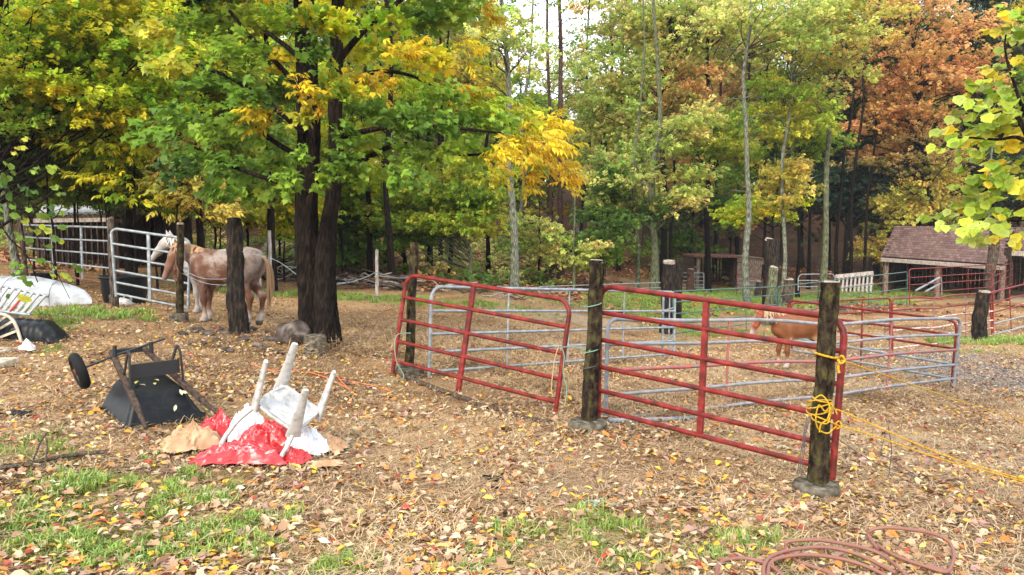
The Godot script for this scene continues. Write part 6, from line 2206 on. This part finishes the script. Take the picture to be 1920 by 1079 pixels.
func make_overhang() -> void:
	# a tree outside the frame whose branch hangs in over the barn
	var s := 285.0
	var base := gs(2150, s)
	var t := thing("tulip_tree", "leafy branch of broad green and yellow leaves hanging before the barn", "tree", base)
	rng.seed = 710
	var mb := MB.new()
	tube(mb, [base - Vector3(0, 0.2, 0), base + Vector3(0, 1.5, 0), base + Vector3(0.05, 3.2, -0.1), base + Vector3(0, 5.5, 0)], [0.17, 0.14, 0.12, 0.05], 12, 0.15)
	part("trunk", mb, M.bark_brown, t)
	mb = MB.new()
	for w in [[[2150, 300], [2020, 290], [1940, 245], [1900, 150], [1885, 90], [1890, 50]], [[2150, 330], [2000, 330], [1920, 262], [1870, 262], [1810, 258], [1785, 262]], [[2150, 380], [2000, 410], [1925, 385], [1880, 420], [1840, 430], [1800, 425]], [[2030, 300], [1950, 290], [1905, 215], [1860, 215], [1830, 232]], [[2000, 340], [1950, 360], [1890, 345], [1840, 360]], [[1960, 395], [1905, 412], [1880, 402], [1845, 418], [1815, 440]]]:
		stem(mb, w, [0.028, 0.02, 0.014, 0.009, 0.006, 0.004], s + rng.randf_range(-8, 8), 6, 0.1)
	part("branches", mb, M.bark_dark, t).set_meta("kind", "stuff")
	var xf := []
	var cols := []
	for q in [[1900, 25, 3], [1912, 60, 4], [1886, 45, 2], [1890, 130, 5], [1915, 120, 4], [1862, 150, 4], [1895, 165, 5], [1850, 185, 4], [1880, 195, 5], [1915, 190, 4], [1835, 205, 3], [1868, 220, 5], [1900, 225, 5], [1795, 250, 3], [1825, 245, 4], [1855, 258, 5], [1885, 262, 4], [1915, 255, 4], [1812, 270, 3], [1840, 285, 3], [1905, 300, 4], [1870, 312, 5], [1895, 330, 4], [1845, 330, 3], [1915, 340, 4], [1862, 350, 4], [1825, 345, 2], [1890, 370, 4], [1840, 375, 4], [1815, 390, 3], [1868, 395, 4], [1905, 395, 3], [1850, 415, 4], [1800, 420, 3], [1825, 432, 4], [1880, 420, 4], [1910, 430, 3], [1845, 440, 3], [1785, 405, 1], [1980, 250, 6], [1970, 330, 6], [1985, 400, 6], [2000, 150, 6], [1960, 60, 5]]:
		var sc := s + rng.randf_range(-22.0, 22.0)
		bough(px(q[0], q[1], sc), 0.11, 0.09, int(q[2] * 1.7), "tl", 0.125, base + Vector3(0, 2.2, 0), xf, cols)
	for k in 60:                                            # the crown above the frame
		var d := Vector3(rng.randfn(), rng.randfn(), rng.randfn()).normalized() * pow(rng.randf(), 0.4)
		bough(base + Vector3(d.x * 1.1 + 0.3, 4.9 + d.y * 1.0, d.z * 1.5), 0.4, 0.2, 22, "tl", 0.2, base + Vector3(0, 4, 0), xf, cols)
	scatter("crown", SPRAY.tulip, xf, cols, t)
	# the vine over the boat
	s = 150.0
	base = gs(-120, s)
	t = thing("vine_tree", "grape vine trailing big green leaves from a tree beside the upturned boat", "tree", base)
	mb = MB.new()
	tube(mb, [base - Vector3(0, 0.2, 0), base + Vector3(0, 2, 0), base + Vector3(0.1, 6, 0)], [0.16, 0.13, 0.08], 10, 0.2)
	part("trunk", mb, M.bark_dark, t)
	mb = MB.new()
	for w in [[[-110, 250], [-20, 330], [30, 380], [60, 430], [85, 470], [110, 520], [130, 560]], [[-110, 300], [0, 340], [70, 390], [100, 410], [118, 380]], [[-110, 330], [-20, 400], [20, 450], [50, 480], [70, 530]]]:
		stem(mb, w, [0.014, 0.012, 0.01, 0.008, 0.006, 0.004], s, 5, 0.1)
	part("branches", mb, M.bark_dark, t).set_meta("kind", "stuff")
	xf = []
	cols = []
	for q in [[10, 385, 5], [40, 400, 5], [20, 430, 4], [60, 390, 5], [85, 400, 4], [110, 385, 4], [60, 440, 2], [95, 425, 3], [75, 480, 2], [20, 470, 4], [15, 500, 3], [45, 490, 3], [98, 450, 2], [115, 460, 2], [130, 480, 2], [85, 505, 3], [100, 515, 2], [25, 530, 2], [45, 520, 2], [5, 540, 2], [130, 525, 2], [5, 350, 6], [50, 350, 6], [100, 350, 5], [20, 310, 6], [70, 310, 6], [40, 270, 6], [-30, 400, 6], [-30, 320, 6]]:
		bough(px(q[0], q[1], s + rng.randf_range(-15, 15)), 0.14, 0.14, maxi(1, int(q[2] * 0.7)), ["gr", "lg", "dg"][int(q[0]) % 3], 0.15, base + Vector3(0, 2, 0), xf, cols)
	scatter("leaves", SPRAY.tulip, xf, cols, t)


func make_trees() -> void:
	var g1 := "trees behind the low shed"
	var g2 := "trees of the wood behind the paddocks"
	var g3 := "young trees at the wood's edge"
	# beside and behind the left paddock
	tree("tree", "yellow-green tree spreading fine leaves over the upturned boat and low shed", g1, -60, 80, 0.13, -260, 150, "bark_dark", [[150, 70, 230, 120, "yg", 42, 60], [40, 180, 150, 80, "lg", 22, 60], [230, 190, 130, 60, "yg", 16, 60]], "oval", 0.3, 801)
	tree("tree", "dark trunk with yellow leaves above the water trough", g1, 243, 62, 0.15, -350, -6, "bark_dark", [[270, -20, 200, 90, "yg", 28, 70], [200, 260, 110, 60, "py", 14, 60], [300, 120, 120, 60, "yg", 16, 70]], "oval", 0.36, 802)
	tree("tree", "thin dark trunk rising behind the white horse's ears", g1, 350, 68, 0.13, -300, -20, "bark_dark", [[380, -40, 150, 90, "gr", 18, 60], [400, 130, 90, 60, "lg", 10, 60]], "oval", 0.34, 803)
	tree("tree", "second thin dark trunk close behind the roan horse's back", g1, 377, 64, 0.12, -300, 6, "bark_dark", [[430, 30, 130, 90, "lg", 16, 60]], "oval", 0.34, 804)
	tree("tree", "dark straight trunk behind the roan horse's rump", g1, 508, 62, 0.13, -300, -4, "bark_dark", [[520, 20, 120, 90, "yg", 14, 60], [480, 180, 90, 60, "gr", 10, 55]], "oval", 0.34, 805)
	tree("young_tree", "small golden-leaved tree directly behind the roan horse", g3, 470, 56, 0.06, 330, -8, "bark_dark", [[450, 385, 60, 35, "ye", 14, 60], [480, 410, 45, 22, "ye", 8, 50]], "oval", 0.24, 806)
	tree("young_tree", "dark green young tree with orange tips behind the low shed's roof", g3, 160, 38, 0.09, 250, 0, "bark_dark", [[130, 330, 120, 60, "dg", 22, 60], [220, 350, 70, 40, "peach", 12, 50]], "oval", 0.32, 807)
	tree("young_tree", "green and orange young tree behind the six-rail gate", g3, 285, 50, 0.08, 260, 0, "bark_dark", [[280, 340, 80, 60, "dg", 18, 60], [320, 310, 60, 40, "or", 7, 40], [330, 370, 60, 40, "yg", 10, 50]], "oval", 0.3, 808)
	tree("tree", "pale leaning trunk among the vine leaves beside the boat", g1, 28, 74, 0.11, 100, -26, "bark_pale", [[10, 120, 110, 80, "lg", 12, 60]], "oval", 0.3, 809)
	tree("tree", "mid-green bushy tree far behind the low shed", g1, 60, 40, 0.16, -150, 0, "bark_brown", [[60, 150, 130, 120, "gr", 30, 60], [50, 330, 110, 70, "dg", 20, 60]], "oval", 0.42, 810)
	tree("tree", "yellowing bushy tree far behind the water trough", g1, 210, 38, 0.16, -150, 0, "bark_brown", [[210, 150, 120, 130, "yg", 30, 60], [230, 300, 90, 60, "dg", 16, 60]], "oval", 0.42, 811)
	tree("tree", "green bushy tree far behind the horses", g1, 330, 38, 0.16, -150, 0, "bark_brown", [[340, 160, 120, 130, "lg", 30, 60], [370, 300, 80, 60, "gr", 14, 60]], "oval", 0.42, 812)
	tree("tree", "light green tree filling the gap behind the maple's lower branches", g1, 450, 37, 0.16, -150, 0, "bark_brown", [[460, 150, 120, 130, "yg", 30, 60], [520, 320, 90, 60, "lg", 16, 60]], "oval", 0.42, 813)
	for k in [[-10, 56, "yg", 240, 0, "yellow-green sapling behind the trailing grape vine"], [90, 54, "yg", 270, 1, "yellow-green sapling standing over the low shed's roof"], [200, 58, "lg", 240, 2, "light green sapling behind the hinge post of the six-rail gate"], [300, 60, "yg", 200, 3, "yellow-green sapling behind the white horse's head"], [400, 58, "lg", 230, 4, "light green sapling over the roan horse's back"], [520, 54, "lg", 300, 5, "light green sapling between the weathered stake and the maple"], [640, 50, "yg", 280, 6, "yellow-green sapling just beyond the maple's thinner trunk"], [590, 48, "gr", 380, 7, "deep green sapling hidden behind the fused maple trunks"], [560, 46, "yg", 180, 8, "tall yellow-green sapling behind the maple's thicker trunk"], [140, 62, "yg", 160, 9, "yellow-green sapling rising in front of the low shed's roof"], [20, 60, "lg", 130, 10, "light green sapling above the pale leaning trunk"]]:
		tree("young_tree", k[5], g3, k[0], k[1], 0.05, k[3] - 60, 0, "bark_dark", [[k[0], k[3], 85, 60, k[2], 20, 50], [k[0] + 30, k[3] + 80, 70, 40, k[2], 12, 45]], "oval", 0.27, 1200 + k[4])
	for k in [[60, 66, "dg", 300, 0, "oval", "dark green bushy thicket over the long galvanised gate"], [190, 64, "gr", 310, 1, "oval", "green bushy thicket beside the low shed's corner"], [290, 70, "dg", 330, 2, "oval", "dark green thicket behind the six-rail gate's top rail"], [140, 70, "lg", 270, 3, "oval", "light green thicket sprays over the low shed"], [250, 76, "yg", 320, 4, "long", "drooping yellow leaf sprays above the water trough"], [330, 76, "py", 290, 5, "long", "drooping pale yellow leaf sprays above the white horse"], [200, 78, "yg", 240, 6, "long", "golden leaf sprays hanging over the low shed's corner"], [410, 62, "lg", 340, 7, "oval", "light green thicket behind the roan horse's neck"], [380, 74, "py", 350, 8, "long", "pale yellow leaf sprays low behind the roan horse's withers"], [530, 56, "yg", 380, 9, "oval", "yellow-green thicket between the golden tree and the maple"], [100, 76, "yg", 210, 10, "long", "yellow-green leaf sprays over the upturned boat"], [20, 72, "gr", 250, 11, "oval", "green thicket behind the vine and the pale leaning trunk"]]:
		var few: bool = k[5] == "long"
		tree("thicket", k[6], g3, k[0], k[1], 0.035, k[3] - 40, 0, "bark_dark", [[k[0], k[3], 75, 45, k[2], 9 if few else 22, 22 if few else 50], [k[0] + 20, k[3] + 50, 55, 26, k[2], 5 if few else 12, 16 if few else 40]], k[5], 0.24 if few else 0.25, 1300 + k[4])
	# centre
	tree("young_tree", "bright green spreading young tree beside the split gate post", g3, 884, 50, 0.1, 300, -20, "bark_mossy", [[830, 400, 120, 50, "lg", 30, 70], [880, 345, 100, 45, "lg", 20, 65], [760, 440, 60, 30, "gr", 10, 55]], "oval", 0.27, 820, {"wobble": 0.03})
	tree("young_tree", "yellow-green young tree showing between the maple's trunk and its limb", g3, 760, 46, 0.09, 270, -20, "bark_dark", [[730, 350, 85, 50, "yg", 22, 65], [670, 400, 60, 40, "gr", 12, 60]], "oval", 0.28, 821)
	tree("young_tree", "dark green young tree low in the wood behind the brush pile", g3, 690, 42, 0.08, 330, 0, "bark_dark", [[690, 400, 60, 50, "dg", 14, 60], [730, 440, 40, 25, "or", 3, 25]], "oval", 0.28, 822)
	tree("tree", "pale forked trunk with lichen beside the bright green young tree", g2, 964, 52, 0.16, -260, -24, "bark_pale", [[930, 60, 100, 70, "pale", 14, 45], [900, 160, 80, 50, "py", 8, 45]], "oval", 0.32, 823, {"stubs": 5})
	var n := -1
	for k in [[668, 44, 0.12], [692, 50, 0.14], [722, 42, 0.12], [735, 55, 0.16], [805, 44, 0.14], [826, 40, 0.12], [842, 47, 0.1], [640, 46, 0.15], [655, 38, 0.12], [915, 42, 0.12]]:
		n += 1
		tree("tree", ["slender dark trunk behind the maple's thinner trunk", "thicker dark trunk behind the thin wire-fence post", "slender dark trunk between the fence post and the split gate post", "stout dark trunk just behind the split gate post", "slender dark trunk behind the ajar gate's top corner", "thin dark trunk under the bright green young tree", "thinnest dark trunk beside the bright green young tree", "stout dark trunk close beyond the maple's foot", "slender dark trunk between the maple and the brush pile", "slender dark trunk beside the pale forked trunk"][n], g2, k[0], k[1], k[2] * 0.8, -300, rng.randf_range(-15, 15), "bark_dark", [[k[0] + 10, -60, 130, 130, ["yg", "lg", "gr"][int(k[0]) % 3], 6, 45], [k[0], 180, 90, 70, ["lg", "yg"][int(k[0]) % 2], 6, 40]], "oval", 0.38, 830 + int(k[0]))
	tree("pine_tree", "tall reddish bare pine trunk with short dead branches", g2, 1052, 40, 0.16, -500, -8, "bark_pine", [[1040, -150, 70, 80, "dk", 10, 50]], "needle", 0.5, 841, {"stubs": 34, "segments": 12, "wobble": 0.004})
	tree("pine_tree", "thinner reddish pine trunk close beside the tall one", g2, 1034, 38, 0.11, -500, -10, "bark_pine", [[1020, -150, 60, 70, "dk", 8, 50]], "needle", 0.5, 842, {"stubs": 26, "segments": 12, "wobble": 0.004})
	tree("tree", "bare pale grey tree with forked leafless top before the white sky", g2, 968, 33, 0.16, -120, 40, "bark_pale", [], "oval", 0.3, 843, {"stubs": 26})
	tree("snag", "thin pale dead trunk standing beside the reddish pines", g2, 1077, 46, 0.07, 320, 0, "bark_mossy", [], "oval", 0.3, 844, {"stubs": 2})
	tree("tree", "leaning grey branchy tree arching through the pale foliage", g2, 1115, 36, 0.13, 150, -80, "bark_pale", [[1090, 170, 60, 50, "pale", 7, 35]], "oval", 0.34, 845, {"stubs": 12, "wobble": 0.05})
	# the pale wood to the right of centre
	tree("tree", "tall pale green and tan tree with dark forked limbs", g2, 1245, 36, 0.18, -260, -5, "bark_dark", [[1235, 40, 120, 100, "pale", 34, 60], [1190, 190, 90, 80, "pale", 22, 60], [1270, 180, 70, 70, "peach", 14, 55]], "oval", 0.36, 850, {"stubs": 6})
	tree("tree", "faded green tree standing close behind the reddish pines", g2, 1130, 34, 0.16, -200, 10, "bark_brown", [[1130, 130, 100, 110, "pale", 32, 60], [1110, 280, 80, 70, "pale", 20, 55]], "oval", 0.36, 851)
	tree("tree", "faded tan and green tree behind the forked lichen trunk", g2, 1330, 36, 0.17, -260, 0, "bark_dark", [[1320, 60, 100, 110, "pale", 30, 60], [1290, 210, 60, 50, "or", 9, 45], [1330, 250, 80, 70, "lg", 18, 60]], "oval", 0.36, 852, {"stubs": 5})
	tree("tree", "pale lichen-covered trunk forking high above the brown shed", g2, 1407, 47, 0.14, -200, -30, "bark_pale", [[1420, 40, 120, 80, "pale", 16, 50]], "oval", 0.32, 853, {"stubs": 10, "wobble": 0.018})
	tree("tree", "slim straight trunk beside the tallest black log post", g2, 1471, 46, 0.095, -260, 6, "bark_pale", [[1490, 70, 100, 100, "pale", 20, 55], [1470, 200, 80, 60, "lg", 14, 55]], "oval", 0.32, 854, {"stubs": 5})
	tree("tree", "straight pale green trunk without branches behind the pallet", g2, 1545, 44, 0.15, -240, 16, "bark_mossy", [[1570, 40, 100, 80, "py", 18, 55], [1540, 150, 70, 50, "pale", 12, 50]], "oval", 0.32, 855)
	tree("tree", "mossy green trunk behind the far galvanised rail panel", g2, 1228, 42, 0.19, -150, 0, "bark_mossy", [[1200, 340, 110, 70, "pale", 22, 60], [1240, 240, 80, 60, "pale", 14, 55]], "oval", 0.34, 856)
	tree("tree", "thinner mossy trunk beside the mossy green one", g2, 1197, 42, 0.1, -150, 4, "bark_mossy", [[1160, 380, 80, 60, "dg", 16, 60]], "oval", 0.34, 857)
	tree("young_tree", "bright yellow-green young tree between the lichen trunk and the slim trunk", g3, 1445, 45, 0.07, 280, 15, "bark_dark", [[1465, 345, 60, 45, "py", 20, 60], [1430, 400, 70, 35, "yg", 14, 55]], "oval", 0.26, 858)
	tree("young_tree", "faded tan young tree above the brown shed's roof", g3, 1370, 29, 0.08, 330, 0, "bark_dark", [[1360, 410, 60, 40, "peach", 14, 50], [1350, 350, 60, 50, "gr", 12, 50]], "oval", 0.38, 859)
	tree("young_tree", "dark green bushy young tree beside the brown shed", g3, 1300, 29.5, 0.08, 300, 0, "bark_dark", [[1290, 400, 70, 60, "dg", 24, 60], [1270, 460, 60, 30, "gr", 12, 55]], "oval", 0.38, 860)
	tree("young_tree", "tan and green bush at the foot of the reddish pines", g3, 1010, 45, 0.06, 360, 0, "bark_dark", [[1000, 440, 60, 50, "pale", 20, 55], [1080, 470, 50, 35, "pale", 12, 50]], "oval", 0.26, 861)
	tree("young_tree", "green shrub between the reddish pines and the mossy trunks", g3, 1130, 44, 0.06, 380, 0, "bark_dark", [[1120, 460, 60, 40, "gr", 18, 55], [1150, 420, 50, 35, "dg", 10, 50]], "oval", 0.26, 862)
	tree("young_tree", "green understorey tree between the lichen trunk and the straight pale trunk", g3, 1500, 38, 0.1, 150, 0, "bark_dark", [[1500, 260, 60, 60, "lg", 18, 55], [1390, 290, 50, 60, "lg", 12, 55]], "oval", 0.32, 863)
	# right
	tree("maple_tree", "orange maple with a dark leaning trunk behind the barn", g2, 1765, 31, 0.2, -120, -90, "bark_dark", [[1720, 60, 120, 80, "or", 24, 46], [1680, 160, 120, 70, "or", 26, 46], [1660, 250, 100, 60, "or", 20, 44], [1760, 150, 90, 60, "or", 14, 40], [1700, 300, 100, 40, "peach", 12, 40]], "oval", 0.44, 870, {"stubs": 6})
	tree("young_tree", "pale yellow young tree leaning over the barn's roof", g3, 1685, 30.5, 0.1, 310, 20, "bark_dark", [[1715, 385, 80, 60, "py", 34, 65], [1650, 470, 40, 25, "py", 8, 40], [1760, 350, 60, 45, "py", 14, 50]], "oval", 0.36, 871)
	for k in [[1590, 29, 0], [1640, 27, 1], [1800, 27, 2], [1860, 26, 3], [1920, 27, 4], [1990, 27, 5], [1555, 26, 6], [1725, 25, 7], [1505, 25, 8], [1690, 27, 9], [1830, 24, 10]]:
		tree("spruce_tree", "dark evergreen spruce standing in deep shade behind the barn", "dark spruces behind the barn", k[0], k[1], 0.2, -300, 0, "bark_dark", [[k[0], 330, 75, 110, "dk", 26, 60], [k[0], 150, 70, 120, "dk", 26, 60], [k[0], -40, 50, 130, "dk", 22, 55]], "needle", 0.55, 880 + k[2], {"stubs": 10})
	for k in [[1575, 36, 0.1], [1600, 34, 0.11], [1625, 31, 0.09], [1650, 29, 0.1], [1520, 33, 0.1], [1340, 29, 0.12], [1385, 28, 0.13], [1430, 33, 0.1], [1260, 31, 0.12], [1160, 31, 0.12], [1095, 31, 0.11]]:
		tree("tree", "thin dark trunk in the shaded wood behind the paddocks", g2, k[0], k[1], k[2], -260, 5, "bark_dark", [[k[0], -80, 90, 90, "pale" if k[0] < 1500 else "dk", 12, 45]], "oval", 0.4, 900 + int(k[0]), {"stubs": 8})
	tree("tree", "bare thin tree with a few pale leaves before the dark spruces", g2, 1850, 31, 0.1, -60, 10, "bark_pale", [[1850, 100, 60, 120, "py", 10, 7]], "oval", 0.26, 895, {"stubs": 26})
	# the depth of the wood: crowns that fill the sky line
	rng.seed = 1234
	var spots := []
	for k in 34:
		spots.append([-80.0 + 62.0 * k + rng.randf_range(-22, 22), rng.randf_range(21.0, 28.0), rng.randi()])
	var pals := ["pale", "lg", "py", "yg", "pale", "peach", "gr"]
	for k in spots.size():
		var x: float = spots[k][0]
		var s: float = spots[k][1]
		var p: String = pals[spots[k][2] % 7]
		if x < 560:
			p = ["yg", "lg", "gr"][k % 3]
		var gap: float = 135.0 if x > 940 and x < 1150 else 0.0       # the sky shows above the pines
		tree("tree", {"pale": "tall faded green tree deep in the wood", "lg": "tall light green tree deep in the wood", "py": "tall pale yellow tree deep in the wood", "yg": "tall yellow-green tree deep in the wood", "peach": "tall tan-orange tree deep in the wood", "gr": "tall green tree deep in the wood"}[p], "tall trees deep in the wood", x, s, 0.17, -120 + gap * 1.5, rng.randf_range(-10, 10), "bark_brown", [[x, 70 + gap, 75, 80, p, 20, 55], [x + 10, 210 + gap * 0.6, 75, 80, p, 20, 55], [x - 10, 340, 70, 60, ["dg", p][k % 2], 14, 50]], "oval", 0.5, 1000 + k)
	make_far_wood()


func make_far_wood() -> void:
	var t := Node3D.new()
	t.name = "far_wood"
	add_child(t)
	tag(t, "distant wood of autumn trees closing off the view", "wood")
	t.set_meta("kind", "stuff")
	rng.seed = 2222
	var kinds := []
	for k in 3:
		var mb := MB.new()
		tube(mb, [Vector3.ZERO, Vector3(0.1, 6, 0.1), Vector3(-0.1, 12, 0), Vector3(0, 18, 0)], [0.22, 0.17, 0.12, 0.03], 6, 0.1, Color(0.05, 0.038, 0.03), false)
		for q in 900:
			var d := Vector3(rng.randfn(), rng.randfn(), rng.randfn()).normalized() * pow(rng.randf(), 0.4)
			var at := Vector3(d.x * 3.2, 11.0 + d.y * 7.5, d.z * 3.2)
			var br := rng.randf_range(0.6, 1.25)
			var k0 := mb.v.size()
			for z in 3:
				leaf(mb, at + Vector3(rng.randfn(0, 0.3), rng.randfn(0, 0.2), rng.randfn(0, 0.3)), Vector3(rng.randfn(), rng.randfn(0, 0.4), rng.randfn()).normalized(), Vector3(rng.randfn(0, 0.4), 1, rng.randfn(0, 0.4)).normalized(), 0.6, 0.4)
			for z in range(k0, mb.v.size()):
				mb.c[z] = Color(br, br, br)
		kinds.append(mb.mesh(M.leaf))
	var lists := [[[], []], [[], []], [[], []]]
	for k in 260:
		var z := -rng.randf_range(70.0, 125.0)
		var x := rng.randf_range(-1.0, 1.0) * (-z * 0.78 + 8.0)
		var p := Vector3(x, gy(x, z) - 0.2, z)
		var sc := rng.randf_range(0.8, 1.2)
		if x / -z > -0.02 and x / -z < 0.16:
			sc *= 0.62
		var q := k % 3
		lists[q][0].append(Transform3D(Basis(Vector3.UP, rng.randf() * TAU).scaled(Vector3(sc, sc, sc)), p))
		lists[q][1].append(pick(["pale", "lg", "gr", "py", "pale", "dg"][rng.randi() % 6]))
	for q in 3:
		scatter("distant_trees", kinds[q], lists[q][0], lists[q][1], t)


func _ready() -> void:
	# camera
	var cam := Camera3D.new()
	cam.name = "camera"
	add_child(cam)
	cam.position = CAM
	cam.rotation = Vector3(-PITCH, 0, 0)
	cam.fov = rad_to_deg(2.0 * atan(539.5 / F))
	cam.far = 400.0
	cam.current = true
	# overcast sky
	var env := Environment.new()
	env.background_mode = Environment.BG_SKY
	var sky := Sky.new()
	var ps := ProceduralSkyMaterial.new()
	ps.sky_top_color = Color(0.86, 0.9, 0.96)
	ps.sky_horizon_color = Color(0.93, 0.94, 0.95)
	ps.ground_bottom_color = Color(0.4, 0.34, 0.27)
	ps.ground_horizon_color = Color(0.6, 0.56, 0.5)
	ps.sun_angle_max = 0.5
	sky.sky_material = ps
	env.sky = sky
	env.background_energy_multiplier = 1.0
	env.tonemap_mode = Environment.TONE_MAPPER_LINEAR
	env.tonemap_exposure = 3.5
	env.sdfgi_enabled = true
	env.ssao_enabled = true
	env.ssil_enabled = true
	env.fog_enabled = true
	env.fog_density = 0.0003
	env.fog_light_color = Color(0.9, 0.92, 0.95)
	var we := WorldEnvironment.new()
	we.name = "environment"
	we.environment = env
	add_child(we)
	var sun := DirectionalLight3D.new()
	sun.name = "sun"
	sun.light_energy = 0.5
	sun.light_color = Color(1.0, 0.97, 0.92)
	sun.light_angular_distance = 20.0
	sun.shadow_enabled = true
	sun.rotation_degrees = Vector3(-33, -24, 0)
	add_child(sun)
	nz.seed = 5
	nz.frequency = 0.02
	nz.fractal_octaves = 3
	make_heights()
	make_materials()
	make_ground()
	for k in ["oval", "maple", "tulip", "long", "needle"]:
		SPRAY[k] = spray_mesh(k, 60 + k.length())
	make_sheds()
	make_trees()
	make_hero()
	make_gates()
	make_animals()
	make_barrow()
	make_chair()
	make_clutter()
	make_ropes()
	make_overhang()
	make_litter()
